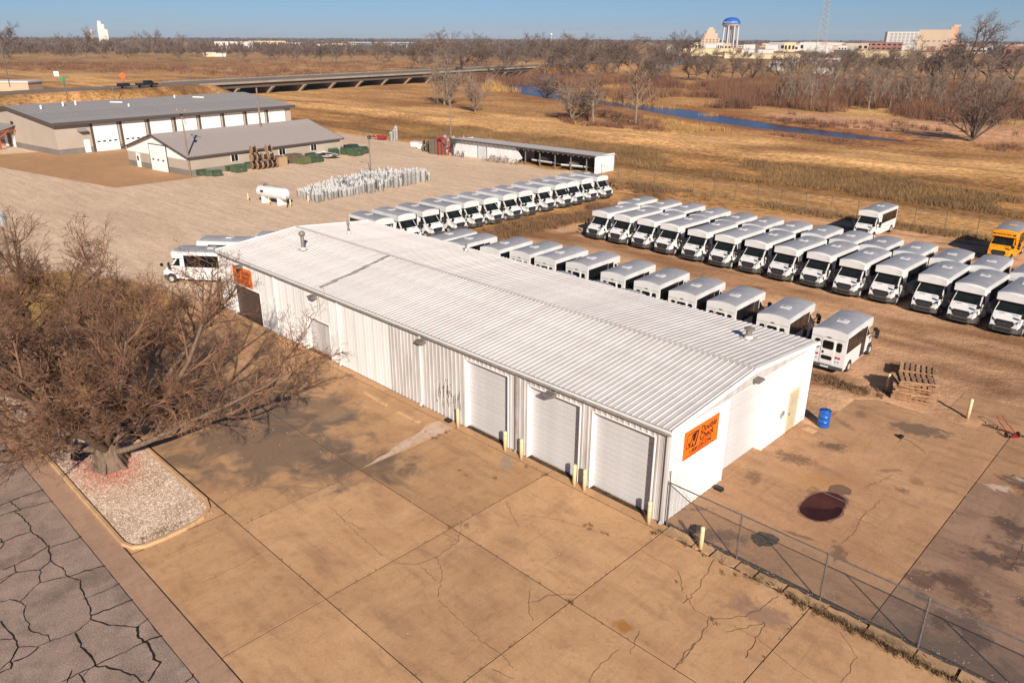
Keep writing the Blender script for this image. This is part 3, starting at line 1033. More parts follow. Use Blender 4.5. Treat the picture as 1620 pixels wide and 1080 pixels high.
# ridge cap
rc = MB()
rc.prism([(BW / 2 - 0.12, HR + 0.078), (BW / 2 - 0.12, HR + 0.083), (BW / 2, HR + 0.094), (BW / 2 + 0.12, HR + 0.083), (BW / 2 + 0.12, HR + 0.078), (BW / 2, HR + 0.088)], 0, XL, 0.16)
rc.build('ridge_cap', M['roof_steel'], bld)
# rake trims (both gables)
for xx, s_ in ((0.14, 1), (XL, -1)):
    for y0, y1, z0, z1 in ((-0.12, BW / 2, HE, HR), (BW + 0.12, BW / 2, HE, HR)):
        t = MB()
        a, b_ = (xx, xx + 0.05 * s_) if s_ > 0 else (xx - 0.05, xx)
        t.add([(a, y0, z0 - 0.12), (b_, y0, z0 - 0.12), (b_, y0, z0 + 0.10), (a, y0, z0 + 0.10), (a, y1, z1 - 0.12), (b_, y1, z1 - 0.12), (b_, y1, z1 + 0.10), (a, y1, z1 + 0.10)],
              [(0, 1, 2, 3), (7, 6, 5, 4), (0, 4, 5, 1), (1, 5, 6, 2), (2, 6, 7, 3), (3, 7, 4, 0)])
        t.build('rake_trim', M['white_paint'], bld)
# screws: dark dots in two rows near the near gable on both faces
sc = MB()
for k in range(6):
    for j in range(int(BL / RW_)):
        y_ = 0.35 + k * 1.22
        z_ = HE + T_ * y_ / (BW / 2) + 0.05
        x_ = x0r - 0.152 - 0.07 - j * RW_
        sc.box(x_ - 0.010, x_ + 0.010, y_ - 0.010, y_ + 0.010, z_ - 0.002, z_ + 0.01)
tag(sc.build('roof_screws', M['grey_trim'], bld), kind='stuff')
# gutter along the front eave
g = MB()
g.prism([(-0.14, HE - 0.15), (-0.27, HE - 0.15), (-0.29, HE - 0.02), (-0.275, HE - 0.02), (-0.255, HE - 0.13), (-0.14, HE - 0.13)], 0, XL, 0.18)
g.build('gutter', M['grey_trim'], bld)
g = MB()
g.prism([(-0.14, HE - 0.13), (-0.125, HE - 0.13), (-0.125, HE + 0.0), (-0.14, HE + 0.0)], 0, XL, 0.17)
g.prism([(BW + 0.14, HE - 0.15), (BW + 0.27, HE - 0.15), (BW + 0.29, HE - 0.02), (BW + 0.14, HE - 0.02)], 0, XL, 0.18)
g.build('fascia', M['white_paint'], bld)


def wall_sheets_x(x0, x1, z0, z1, y, m, rib=0.032, parent=bld, face=-1, minor=0.008):
    """sheets of ribbed wall on a plane y, from x0 to x1 (x0<x1)"""
    x = x0
    while x < x1 - 0.01:
        w = min(SH, x1 - x)
        pr = rib_profile(w - 0.001, rib, 0.035, 0.02, minor)
        t = MB()
        vs = []
        for d_, h_ in pr:
            for z_ in (z0, z1):
                vs.append((x + d_, y + face * h_, z_))
        fs = [(2 * i, 2 * i + 2, 2 * i + 3, 2 * i + 1) if face < 0 else (2 * i, 2 * i + 1, 2 * i + 3, 2 * i + 2) for i in range(len(pr) - 1)]
        t.add(vs, fs)
        t.build('wall_sheet', m, parent)
        x += w


def roof_z(y):
    return HE - 0.10 + T_ * min(y, BW - y) / (BW / 2)


def wall_sheets_y(y0, y1, z0, z1, x, m, rib=0.014, parent=bld, face=1):
    """z1 None: up to the roof line"""
    y = y0
    while y < y1 - 0.01:
        w = min(SH, y1 - y)
        pr = rib_profile(w - 0.001, rib, 0.035, 0.02, 0.004)
        if y < BW / 2 < y + w:
            k_ = BW / 2 - y
            pr = sorted(pr + [(k_, 0)])
        t = MB()
        vs = []
        for d_, h_ in pr:
            for z_ in (z0, z1 if z1 is not None else roof_z(y + d_)):
                vs.append((x + face * h_, y + d_, z_))
        t.add(vs, [(2 * i, 2 * i + 2, 2 * i + 3, 2 * i + 1) if face > 0 else (2 * i, 2 * i + 1, 2 * i + 3, 2 * i + 2) for i in range(len(pr) - 1)])
        t.build('wall_sheet', m, parent)
        y += w


WB = HE - 0.13
W1, W2 = M['white_steel'], M['dull_steel']
doors = [(-12.25, -9.13), (-7.84, -4.62), (-3.95, -0.66)]
DH = 3.88
# front wall, split at the openings; the part left of the service bay is whiter, with shallower ribs
cuts = [(-39.16, -37.4, 0, WB, W1), (-37.4, -33.4, 2.42, WB, W1), (-33.4, -27.6, 0, WB, W1), (-27.6, -24.78, 2.35, WB, W1), (-24.78, -18.62, 0, WB, W1), (-18.62, -12.25, 0, WB, W2)]
for i, (a, b_) in enumerate(doors):
    cuts.append((a, b_, DH, WB, W2))
    cuts.append((b_, doors[i + 1][0] if i < 2 else -0.06, 0, WB, W2))
for a, b_, z0, z1, m_ in cuts:
    wall_sheets_x(a, b_, z0, z1, 0.0, m_, rib=0.008 if m_ is W1 else 0.034)
wall_sheets_x(-39.16, 0, 0, WB, BW, W1, face=1, rib=0.02)
for a, b_, z0, z1 in ((0.0, 4.75, 0, None), (4.75, 8.6, 4.22, None), (8.6, 11.12, 0, None), (11.12, 12.2, 2.33, None), (12.2, BW, 0, None)):
    wall_sheets_y(a, b_, z0, z1, 0.0, W1)
wall_sheets_y(0, BW, 0, None, -39.16, W1, face=-1)
# dark interior shell behind the sheets (floor to deck) keeps openings from showing sky
t = MB()
t.box(-39.1, -0.62, 0.62, BW - 0.05, 0.0, 4.2)
t.build('inner_wall', M['grey_trim'], bld)


def trim(name, x0, x1, y0, y1, z0, z1, m=M['white_paint'], parent=bld):
    return MB().box(x0, x1, y0, y1, z0, z1).build(name, m, parent)


trim('corner_trim', -0.06, 0.045, -0.045, 0.06, 0, WB - 0.01, W2)
trim('corner_trim', -0.02, 0.04, BW - 0.06, BW + 0.04, 0, WB - 0.01)
trim('corner_trim', -39.2, -39.1, -0.045, 0.06, 0, WB - 0.01)


def overhead_door_x(a, b_, h_, rec, label=None):
    """sectional door between x=a and b_, recessed rec behind the wall plane y=0"""
    d = MB()
    d.box(a - 0.02, a + 0.03, -0.04, rec, 0, h_ + 0.03)
    d.build('door_jamb', M['white_paint'], bld)
    MB().box(b_ - 0.03, b_ + 0.02, -0.04, rec, 0, h_ + 0.03).build('door_jamb', M['white_paint'], bld)
    MB().box(a + 0.03, b_ - 0.03, -0.045, rec, h_ - 0.02, h_ + 0.028).build('door_header', M['white_paint'], bld)
    o = MB().box(a + 0.03, b_ - 0.03, rec + 0.02, rec + 0.05, 0, h_ - 0.02).build('overhead_door', M['grey_trim'], bld)
    n = 14
    hh = (h_ - 0.03) / n
    first = None
    for k in range(n):
        if first is None:
            t = MB()
            t.prism([(rec + 0.02, 0.004), (rec - 0.03, 0.004), (rec - 0.042, 0.02), (rec - 0.042, hh * 0.5), (rec - 0.034, hh * 0.52), (rec - 0.034, hh - 0.03), (rec - 0.02, hh - 0.005), (rec + 0.02, hh - 0.005)], 0, a + 0.035, b_ - 0.035)
            first = t.build('door_slat', M['door_white'], o)
        else:
            share(first, o, (0, 0, k * hh))
    return o


for a, b_ in doors:
    overhead_door_x(a, b_, DH, 0.30)
# low white door and doorway at the left
od = MB().box(-27.6, -24.78, 0.32, 0.36, 0, 2.35).build('service_door', M['dull_steel'], bld)
for a, b_ in ((-27.62, -27.56), (-24.82, -24.76)):
    MB().box(a, b_, -0.02, 0.32, 0, 2.36).build('door_jamb', M['white_paint'], bld)
MB().box(-27.56, -24.82, -0.022, 0.32, 2.33, 2.38).build('door_header', M['white_paint'], bld)
MB().box(-25.9, -25.86, 0.30, 0.33, 0, 2.33).build('door_edge', M['grey_trim'], bld)
# dark brown bay door under the left sign
DB = mat('brown_door', (0.055, 0.035, 0.03), 0.55, (0.08, 0.05, 0.04), 2)
ob = MB().box(-37.4, -33.4, 0.25, 0.29, 0, 2.42).build('brown_bay_door', DB, bld)
ob['label'] = 'dark brown bay door under the left orange sign'
for k in range(7):
    MB().box(-37.35, -33.45, 0.215, 0.25, 0.02 + k * 0.345, 0.35 + k * 0.345).build('door_slat', DB, ob)
for a, b_ in ((-37.45, -37.4), (-33.4, -33.35)):
    MB().box(a, b_, -0.03, 0.25, 0, 2.44).build('door_jamb', M['white_paint'], bld)
MB().box(-37.45, -33.35, -0.045, 0.25, 2.42, 2.50).build('door_header', M['white_paint'], bld)
# gable overhead door, recessed
rec = -0.42
gd = MB().box(rec - 0.05, rec - 0.02, 4.78, 8.57, 0.03, 4.2).build('overhead_door', M['grey_trim'], bld)
hh = 4.19 / 14
first = None
for k in range(14):
    if first is None:
        t = MB()
        t.prism([(rec - 0.02, 0.004), (rec + 0.02, 0.004), (rec + 0.03, 0.02), (rec + 0.03, hh * 0.5), (rec + 0.024, hh * .52), (rec + 0.024, hh - 0.03), (rec + 0.01, hh - 0.005), (rec - 0.02, hh - 0.005)], 1, 4.79, 8.56)
        first = t.build('door_slat', M['door_white'], gd, loc=(0, 0, 0.03))
    else:
        share(first, gd, (0, 0, 0.03 + k * hh))
for a, b_ in ((4.70, 4.775), (8.575, 8.65)):
    MB().box(rec - 0.02, 0.022, a, b_, 0, 4.24).build('door_jamb', M['white_paint'], bld)
MB().box(rec - 0.02, 0.024, 4.775, 8.575, 4.19, 4.25).build('door_header', M['white_paint'], bld)
MB().box(-0.62, 0.12, 4.775, 8.575, -0.12, 0.025).build('door_apron', YARDC, bld)
# man door in the gable
cd = MB()
cd.box(-0.02, 0.035, 11.17, 12.15, 0.05, 2.26)
cdo = cd.build('side_door', mat('beige_door', (0.50, 0.43, 0.30), 0.6, (0.42, 0.36, 0.25), 2), bld)
cdo['label'] = 'beige steel door near the far corner of the sunlit end wall'
for (a, b_, c_, d_) in ((11.10, 11.17, 0.02, 2.34), (12.15, 12.22, 0.02, 2.34), (11.17, 12.15, 2.26, 2.34)):
    MB().box(0.0, 0.05, a, b_, c_, d_).build('door_frame', M['cream'], cdo)
MB().box(0.03, 0.075, 11.25, 11.33, 1.0, 1.12).build('door_handle', M['bare_steel'], cdo)
MB().box(0.034, 0.042, 11.5, 11.62, 1.55, 1.72).build('door_label', M['lamp_glass'], cdo)
for y_, z_ in ((10.55, 1.28), (10.35, 1.18)):
    MB().box(0.0, 0.10, y_ - 0.07, y_ + 0.07, z_, z_ + 0.22).build('meter_box', M['grey_trim'], bld)
# downspouts
for x_, m_ in ((-8.50, M['grey_trim']), (-15.75, M['white_paint']), (-23.6, M['white_paint']), (-31.08, M['white_paint']), (0.0, M['dull_steel'])):
    t = MB()
    yy = -0.09
    t.box(x_ - 0.05, x_ + 0.05, yy - 0.045, yy + 0.035, 0.18, HE - 0.14)
    t.prism([(yy - 0.045, 0.18), (yy + 0.035, 0.18), (yy - 0.10, 0.03), (yy - 0.17, 0.08)], 0, x_ - 0.05, x_ + 0.05)
    t.build('downspout', m_, bld)
# wall-pack lights
LM = mat('lamp_bronze', (0.13, 0.115, 0.10), 0.5, (0.2, 0.18, 0.16), 4)


def wall_light(x, y, z, ax, cap=bld):
    t = MB()
    if ax == 'x':
        t.prism([(-0.03, 0.0), (-0.42, -0.02), (-0.46, -0.08), (-0.40, -0.16), (-0.03, -0.20)], 0, -0.24, 0.24)
        o = t.build('wall_light', LM, bld, loc=(x, y, z))
        MB().prism([(-0.06, -0.205), (-0.38, -0.168), (-0.38, -0.19), (-0.06, -0.225)], 0, -0.2, 0.2).build('lens', M['lamp_glass'], o)
        MB().box(-0.16, 0.16, -0.03, 0.0, -0.18, -0.02).build('mount', LM, o)
    else:
        t.prism([(0.03, 0.0), (0.42, -0.02), (0.46, -0.08), (0.40, -0.16), (0.03, -0.20)], 1, -0.24, 0.24)
        o = t.build('wall_light', LM, bld, loc=(x, y, z))
        MB().prism([(0.06, -0.205), (0.38, -0.168), (0.38, -0.19), (0.06, -0.225)], 1, -0.2, 0.2).build('lens', M['lamp_glass'], o)
        MB().box(0.0, 0.03, -0.16, 0.16, -0.18, -0.02).build('mount', LM, o)


for x_ in (-6.25, -15.5, -26.1, -35.6):
    wall_light(x_, -0.03, 4.05, 'x')
wall_light(0.02, 6.75, 4.62, 'y')
# roof patch strip of old sealant
rp = MB()
rnd = random.Random(4)
pts_ = [(-25.75 - 1.3 * k / 14 + rnd.uniform(-.06, .06), 0.2 + 7.2 * k / 14 * 0.88) for k in range(15)]
vs = []
for i, (x_, y_) in enumerate(pts_):
    w_ = 0.16 * rnd.uniform(0.55, 1.2)
    z_ = HE + T_ * min(y_, BW / 2) / (BW / 2) + 0.094
    vs += [(x_ - w_, y_, z_), (x_ + w_, y_, z_), (x_ - w_, y_, z_ - 0.05), (x_ + w_, y_, z_ - 0.05)]
for i in range(14):
    a = 4 * i
    rp.add([], [])
fs = []
for i in range(14):
    a = 4 * i
    c_ = a + 4
    fs += [(a, a + 1, c_ + 1, c_), (a + 2, a, c_, c_ + 2), (a + 1, a + 3, c_ + 3, c_ + 1)]
rp.add(vs, fs)
rp.build('sealant_strip', mat('old_sealant', (0.22, 0.19, 0.17), 0.9, (0.42, 0.39, 0.36), 3), bld)
# roof vents
VM = mat('vent_metal', (0.26, 0.235, 0.20), 0.55, (0.17, 0.15, 0.13), 5, metal=0.25)


def vent(x, y, h, r, kind):
    z = HE + T_ * min(y, BW - y) / (BW / 2) + 0.05
    t = MB()
    t.lathe([(r, 0), (r, h)], 14)
    o = t.build('roof_vent', VM, bld, loc=(x, y, z))
    MB().box(-r * 2.6, r * 2.2, -r * 2.0, r * 2.0, 0.03, 0.06).build('flashing', mat('flash_white', (0.6, 0.58, 0.55), 0.6, (0.35, 0.2, 0.12), 6), o)
    MB().lathe([(r * 1.6, 0.05), (r * 1.02, 0.22)], 14).build('collar', M['roof_steel'], o)
    if kind == 0:
        MB().lathe([(r * 1.25, h), (r * 1.75, h + 0.08), (r * 1.8, h + 0.2), (r * 1.35, h + 0.3), (r * 0.3, h + 0.36)], 16).build('vent_cap', VM, o)
    elif kind == 1:
        MB().lathe([(r * 1.7, h), (r * 1.7, h + 0.05), (r * 0.2, h + 0.16)], 16).build('vent_cap', VM, o)
    return o


vent(-33.4, 3.7, 1.05, 0.13, 0)
vent(-34.9, 8.6, 0.7, 0.07, 0)
vent(-2.35, 10.6, 0.55, 0.16, 1)
vent(-25.7, 12.4, 0.45, 0.07, 1)
# small rust-dark smear on the wall beside the first bay
sm = MB()
rnd = random.Random(14)
for k in range(70):
    x_ = rnd.gauss(-13.6, 0.55)
    z_ = rnd.gauss(1.3, 0.42)
    w_ = rnd.uniform(0.01, 0.045)
    h_ = rnd.uniform(0.05, 0.35)
    # hug the rib profile: only on flats
    ph = ((x_ + 18.62) % SH) % RW_
    y_ = -0.0385 if abs(ph - 0.152) < 0.033 else -0.010
    if 0.033 <= abs(ph - 0.152) < 0.06:
        continue
    if z_ - h_ < 0.1:
        continue
    sm.add([(x_ - w_, y_, z_ - h_), (x_ + w_, y_, z_ - h_ * 0.8), (x_ + w_ * .6, y_, z_ + h_ * .6), (x_ - w_ * .8, y_, z_ + h_ * 0.4)], [(0, 1, 2, 3)])
tag(sm.build('scuff_marks', mat('scuff', (0.16, 0.13, 0.12), 0.9), bld), kind='stuff')
# black rodent boxes at the foot of the walls
for (x_, y_, lb) in ((-13.35, -0.28, 'small black box on the ground by the scuffed front wall'), (1.15 - 1.0, 4.0, 'small black box on the ground at the foot of the sunlit end wall')):
    t = MB()
    t.prism([(-0.2, 0), (0.2, 0), (0.17, 0.13), (-0.17, 0.13)], 1, -0.13, 0.13)
    o = t.build('bait_box', M['black'], None, loc=(x_ + (0.2 if x_ > 0 else 0), y_, 0.0))
    tag(o, lb, 'bait box')


# ------------------------------------------------------------------ orange signs with lettering
def text_mesh(body, size, m, parent, loc, rot, extrude=0.002, name='lettering', italic=0.0, sx=1.0, bold=0.0):
    cu = bpy.data.curves.new('lettering', 'FONT')
    cu.body = body
    cu.size = size
    cu.extrude = extrude
    cu.shear = italic
    cu.offset = bold
    cu.resolution_u = 3
    tmp = bpy.data.objects.new('tmp', cu)
    col.objects.link(tmp)
    dg = bpy.context.evaluated_depsgraph_get()
    me = bpy.data.meshes.new_from_object(tmp.evaluated_get(dg))
    bpy.data.objects.remove(tmp)
    bpy.data.curves.remove(cu)
    me.materials.clear()
    me.materials.append(m)
    o = bpy.data.objects.new(name, me)
    col.objects.link(o)
    o.parent = parent
    o.location = loc
    o.rotation_euler = rot
    o.scale = (sx, 1, 1)
    return o


def sign(loc, rz, label, w=2.72, h=1.30):
    s_ = thing('company_sign', label, 'sign', loc, rz)
    # local frame: x along the board, z up, facing -y
    MB().box(0, w, -0.05, -0.02, 0, h).build('board', M['orange'], s_)
    t = MB()
    for (a, b_, c_, d_) in ((0, w, 0, 0.012), (0, w, h - 0.012, h), (0, 0.012, 0.012, h - 0.012), (w - 0.012, w, 0.012, h - 0.012)):
        t.box(a, b_, -0.054, -0.05, c_, d_)
    t.build('board_edge', M['red_paint'], s_)
    y = -0.053
    # emblem: open square with two ticks over it
    t = MB()

    def bar(x0, z0, x1, z1, w_):
        d = Vector((x1 - x0, z1 - z0)).normalized() * w_
        nn = Vector((-d.y, d.x))
        t.add([(x0 + nn.x, y, z0 + nn.y), (x0 - nn.x, y, z0 - nn.y), (x1 - nn.x, y, z1 - nn.y), (x1 + nn.x, y, z1 + nn.y)], [(0, 1, 2, 3)])
    X0, Z0, Sx, Sz = 0.16, 0.50, 0.78, 0.62
    bar(X0, Z0, X0 + Sx * 0.62, Z0, 0.022)
    bar(X0, Z0, X0 + 0.06, Z0 + Sz, 0.022)
    bar(X0 + 0.06, Z0 + Sz, X0 + Sx, Z0 + Sz, 0.022)
    # black block
    t.add([(X0 + 0.42, y, Z0 - 0.08), (X0 + 0.78, y, Z0 - 0.08 + 0.02), (X0 + 0.98, y, Z0 + 0.62), (X0 + 0.50, y, Z0 + 0.56)], [(0, 1, 2, 3)])
    t.build('emblem_box', M['ink'], s_)
    t = MB()
    # left tick black on orange, right tick orange on black
    def tick(x, z, s, yy):
        t.add([(x, yy, z + 0.22 * s), (x + 0.10 * s, yy, z + 0.26 * s), (x + 0.17 * s, yy, z + 0.13 * s), (x + 0.36 * s, yy, z + 0.60 * s), (x + 0.46 * s, yy, z + 0.62 * s), (x + 0.20 * s, yy, z), (x + 0.10 * s, yy, z)], [(0, 6, 5, 2, 1), (2, 5, 4, 3)])
    tick(X0 + 0.12, Z0 + 0.03, 0.85, y - 0.002)
    t.build('tick_mark', M['ink'], s_)
    t = MB()
    tick(X0 + 0.47, Z0 + 0.0, 0.85, y - 0.002)
    t.build('tick_mark', M['orange'], s_)
    rx = (PI / 2, 0, 0)
    text_mesh('Double', 0.44, M['ink'], s_, (1.22, y, 0.86), rx, italic=0.25, sx=0.98, bold=0.010)
    text_mesh('Check', 0.44, M['ink'], s_, (1.16, y, 0.52), rx, italic=0.25, sx=1.0, bold=0.010)
    text_mesh('COMPANY, INC.', 0.13, M['ink'], s_, (1.2, y, 0.385), rx, italic=0.2, sx=1.15)
    text_mesh('1-800-530-5394', 0.27, M['ink'], s_, (0.38, y, 0.165), rx, italic=0.15, sx=1.04, bold=0.006)
    text_mesh('www.doublecheckcompany.com', 0.125, M['ink'], s_, (0.10, y, 0.045), rx, italic=0.1, sx=1.42)
    return s_


sign((0.0, 1.10, 2.56), PI / 2, 'orange company sign with black lettering on the sunlit end wall, facing right')
sign((-37.0, -0.0, 2.54), 0, 'orange company sign behind the bare tree, above the brown bay door')

# ------------------------------------------------------------------ bollards
def bollard(x, y, label, h=1.08, group='cream bollards'):
    t = MB()
    t.lathe([(0.088, -0.02), (0.088, h - 0.03), (0.06, h), (0.01, h + 0.012)], 14)
    o = t.build('bollard', M['cream'], None, loc=(x, y, 0), smooth=False)
    for p_ in o.data.polygons:
        p_.use_smooth = abs(p_.normal.z) < 0.5
    MB().lathe([(0.092, h - 0.20), (0.0925, h - 0.18)], 14).build('weld_ring', M['grey_trim'], o)
    return tag(o, label, 'bollard', group)


bollard(-12.5, -0.35, 'cream bollard left of the leftmost big roll-up door')
bollard(-9.0, -0.35, 'cream bollard at the right jamb of the leftmost big roll-up door')
bollard(-7.9, -0.35, 'cream bollard at the left jamb of the middle roll-up door')
bollard(-4.55, -0.35, 'left one of the close pair of cream bollards between middle and right doors')
bollard(-3.95, -0.36, 'right one of the close pair of cream bollards between middle and right doors')
bollard(-0.42, -0.40, 'cream bollard by the near corner, right of the rightmost roll-up door')
bollard(2.1, -0.42, 'cream bollard standing alone beside the start of the chain-link fence')
bollard(6.3, 19.75, 'cream bollard at the far edge of the stained yard near the red hand truck', 1.15)
bollard(1.9, 20.2, 'cream bollard hidden behind the wooden pallets', 1.1)

# ------------------------------------------------------------------ chain link fence
def chain_fence(x0, x1, y, h, mesh_step=0.072):
    f = thing('chain_link_fence', 'grey chain-link fence running right from the near building corner', 'fence', (0, 0, 0))
    xsn = [0.22, 3.45, 6.8, 10.15, 13.6, 17.0, 20.4, 23.8]
    for x_ in xsn:
        if x_ > x1:
            break
        t = MB()
        t.tube([(x_, y, -0.05), (x_, y, h)], 0.034, 8)
        t.lathe([(0.04, h - 0.03), (0.04, h + 0.02), (0.015, h + 0.06)], 8, c=(x_, y, 0))
        t.build('fence_post', M['galv'], f)
    MB().tube([(x0, y, h), (x1, y, h)], 0.027, 6).build('top_rail', M['galv'], f)
    MB().tube([(x0, y, 0.08), (x1, y, 0.08)], 0.006, 4).build('tension_wire', M['wire'], f)
    t = MB()
    y_ = y + 0.03
    z0, z1 = 0.04, h - 0.01
    H_ = z1 - z0
    n = int((x1 - x0 + H_) / mesh_step)
    r = 0.0021
    for k in range(n):
        for s_ in (1, -1):
            xa = x0 - H_ + k * mesh_step if s_ > 0 else x0 + k * mesh_step
            xb = xa + H_ * s_
            za, zb = z0, z1
            # clip to the run
            pa, pb = (xa, za), (xb, zb)
            lo, hi = (pa, pb) if pa[0] < pb[0] else (pb, pa)
            if hi[0] < x0 or lo[0] > x1:
                continue
            sl = (hi[1] - lo[1]) / (hi[0] - lo[0])
            if lo[0] < x0:
                lo = (x0, lo[1] + sl * (x0 - lo[0]))
            if hi[0] > x1:
                hi = (x1, hi[1] + sl * (x1 - hi[0]))
            o_ = 0.002 * s_
            t.add([(lo[0], y_ + o_ - r, lo[1]), (lo[0] + r * 1.4, y_ + o_ + r, lo[1] - r), (lo[0] - r * 1.4, y_ + o_ + r, lo[1] + r), (hi[0], y_ + o_ - r, hi[1]), (hi[0] + r * 1.4, y_ + o_ + r, hi[1] - r), (hi[0] - r * 1.4, y_ + o_ + r, hi[1] + r)],
                  [(0, 1, 4, 3), (1, 2, 5, 4), (2, 0, 3, 5)])
    tag(t.build('wire_mesh', M['wire'], f), kind='stuff')
    return f


chain_fence(0.2, 24.5, 0.0, 2.08)
# a thin barbed-wire stub by the wall corner with a slim tie rod
t = thing('wall_post', 'slim steel post against the near wall corner with strands of wire', 'post', (0, 0, 0))
MB().tube([(0.12, 0.12, 0), (0.12, 0.12, 2.55)], 0.025, 6).build('post', M['galv'], t)
for k in range(3):
    MB().tube([(0.12, 0.12, 2.5 - 0.12 * k), (3.45, 0.02, 2.15)], 0.004, 3).build('wire', M['wire'], t)

# ------------------------------------------------------------------ oil pit / puddle with cracks
OIL = mat('oily_water', (0.055, 0.016, 0.013), 0.5, (0.085, 0.028, 0.02), 1.5, spec=0.15)
c6 = lambda x, y: tuple(G(1240 + x / 3.6, 560 + y / 3.6, -0.01))[:2]
ol = [(88, 880), (95, 858), (130, 822), (175, 795), (230, 785), (290, 790), (340, 815), (352, 845), (340, 880), (315, 915), (270, 940), (215, 950), (160, 940), (110, 912)]


def blob(pts, z, m, name, label, cat, rnd, sub=4, amp=0.03):
    P = [Vector(q) for q in pts]
    out = []
    for i in range(len(P)):
        p0, p1, p2, p3 = P[i - 1], P[i], P[(i + 1) % len(P)], P[(i + 2) % len(P)]
        for k in range(sub):
            t_ = k / sub
            q = 0.5 * ((2 * p1) + (p2 - p0) * t_ + (2 * p0 - 5 * p1 + 4 * p2 - p3) * t_ * t_ + (3 * p1 - p0 - 3 * p2 + p3) * t_ ** 3)
            out.append((q.x + rnd.gauss(0, amp), q.y + rnd.gauss(0, amp), z))
    t = MB()
    t.add(out, [tuple(range(len(out)))])
    o = t.build(name, m)
    return tag(o, label, cat)


rnd = random.Random(21)
_oc = (220, 868)
blob([c6(_oc[0] + (x_ - _oc[0]) * rnd.uniform(1.05, 1.16), _oc[1] + (y_ - _oc[1]) * rnd.uniform(1.05, 1.16)) for x_, y_ in ol], -0.0095, mat('damp_rim', (0.15, 0.08, 0.05), 0.7, (0.24, 0.135, 0.08), 3), 'damp_margin', 'damp brown margin round the oily puddle', 'stain', rnd, 4, 0.025)
blob([c6(*q) for q in ol], -0.006, OIL, 'oil_puddle', 'dark red-brown puddle of oily water on the yard concrete', 'puddle', rnd, 4, 0.008)
blob([c6(*q) for q in [(90, 885), (130, 868), (200, 880), (260, 882), (310, 870), (335, 885), (300, 930), (215, 948), (150, 938), (105, 910)]], -0.002, mat('oil_dark', (0.026, 0.007, 0.007), 0.45, (0.04, 0.012, 0.01), 2.5, spec=0.15), 'oil_film', 'darker lower half of the oily puddle', 'puddle', rnd, 3, 0.01)
MB().tube([c6(225, 788) + (0.01,), c6(348, 842) + (0.01,)], 0.015, 5).build('pit_rod', M['bare_steel'])
tag(bpy.data.objects['pit_rod'], 'thin steel rod lying across the oily puddle', 'rod')
blob([c6(*q) for q in [(255, 765), (270, 748), (315, 742), (350, 752), (382, 770), (380, 798), (340, 800), (300, 795), (262, 780)]], -0.004, mat('old_stain', (0.16, 0.09, 0.055), 0.8), 'old_stain', 'brown dried stain beside the oily puddle', 'stain', rnd, 3, 0.012)
blob([c6(*q) for q in [(-180, 0), (-175, 0)] ] or [(0, 0)], -1, OIL, 'x', None, None, rnd) if False else None
for pts_, lb in (([(495, 175), (520, 160), (560, 162), (600, 180), (605, 200), (575, 215), (530, 218), (500, 200)], 'round black soot patch in the yard behind the fence'),
                 ([(228, 150), (262, 128), (302, 140), (300, 155), (262, 165), (250, 172)], 'small black soot patch behind the lone bollard')):
    c8_ = [tuple(G(1000 + x / 2.613, 780 + y / 2.613, -0.01))[:2] for x, y in pts_]
    blob(c8_, -0.007, mat('soot', (0.035, 0.024, 0.018), 0.95, (0.13, 0.08, 0.05), 6, contrast=(0.5, 0.7)), 'soot_patch', lb, 'stain', rnd, 4, 0.03)

# ------------------------------------------------------------------ blue drum, pallets, hand truck, oddments
dr = thing('steel_drum', 'blue steel drum standing by the far corner of the end wall', 'drum', (1.1, 13.35, 0))
pr_ = [(0.285, 0.0), (0.292, 0.02), (0.285, 0.04), (0.285, 0.29), (0.298, 0.30), (0.285, 0.31), (0.285, 0.58), (0.298, 0.59), (0.285, 0.60), (0.285, 0.86), (0.294, 0.88)]
o = MB().lathe(pr_, 24).build('drum_shell', M['blue'], dr, smooth=True)
o.scale = (1.05, 1.05, 1.03)
MB().lathe([(0.305, 0.895), (0.31, 0.91), (0.30, 0.925), (0.29, 0.925), (0.288, 0.90)], 24).build('rim', M['blue'], dr)
MB().lathe([(0.29, 0.893), (0.29, 0.90)], 24).build('lid', mat('drum_lid', (0.16, 0.10, 0.07), 0.6, (0.02, 0.08, 0.28), 5), dr)
MB().lathe([(0.04, 0.9), (0.04, 0.925)], 8, c=(0.15, 0.05, 0)).build('bung', M['bare_steel'], dr)


def make_pallet(rnd):
    p_ = thing('wood_pallet', 'x', 'pallet')
    Lp, Wp = 1.22, 1.02
    for k in range(3):
        y_ = (k - 1) * (Wp / 2 - 0.03)
        MB().box(-Lp / 2, Lp / 2, y_ - 0.02, y_ + 0.02, 0.018, 0.108).build('stringer', M['wood'], p_)
    first = None
    for k in range(7):
        x_ = -Lp / 2 + 0.06 + k * (Lp - 0.12) / 6
        if first is None:
            first = MB().box(-0.062, 0.062, -Wp / 2, Wp / 2, 0.109, 0.127).build('deck_board', M['wood'], p_, loc=(x_, 0, 0))
        else:
            share(first, p_, (x_, rnd.uniform(-.01, .01), 0), (0, 0, rnd.uniform(-.02, .02)))
    for x_ in (-Lp / 2 + 0.05, 0, Lp / 2 - 0.05):
        share(first, p_, (x_, 0, -0.11))
    return p_


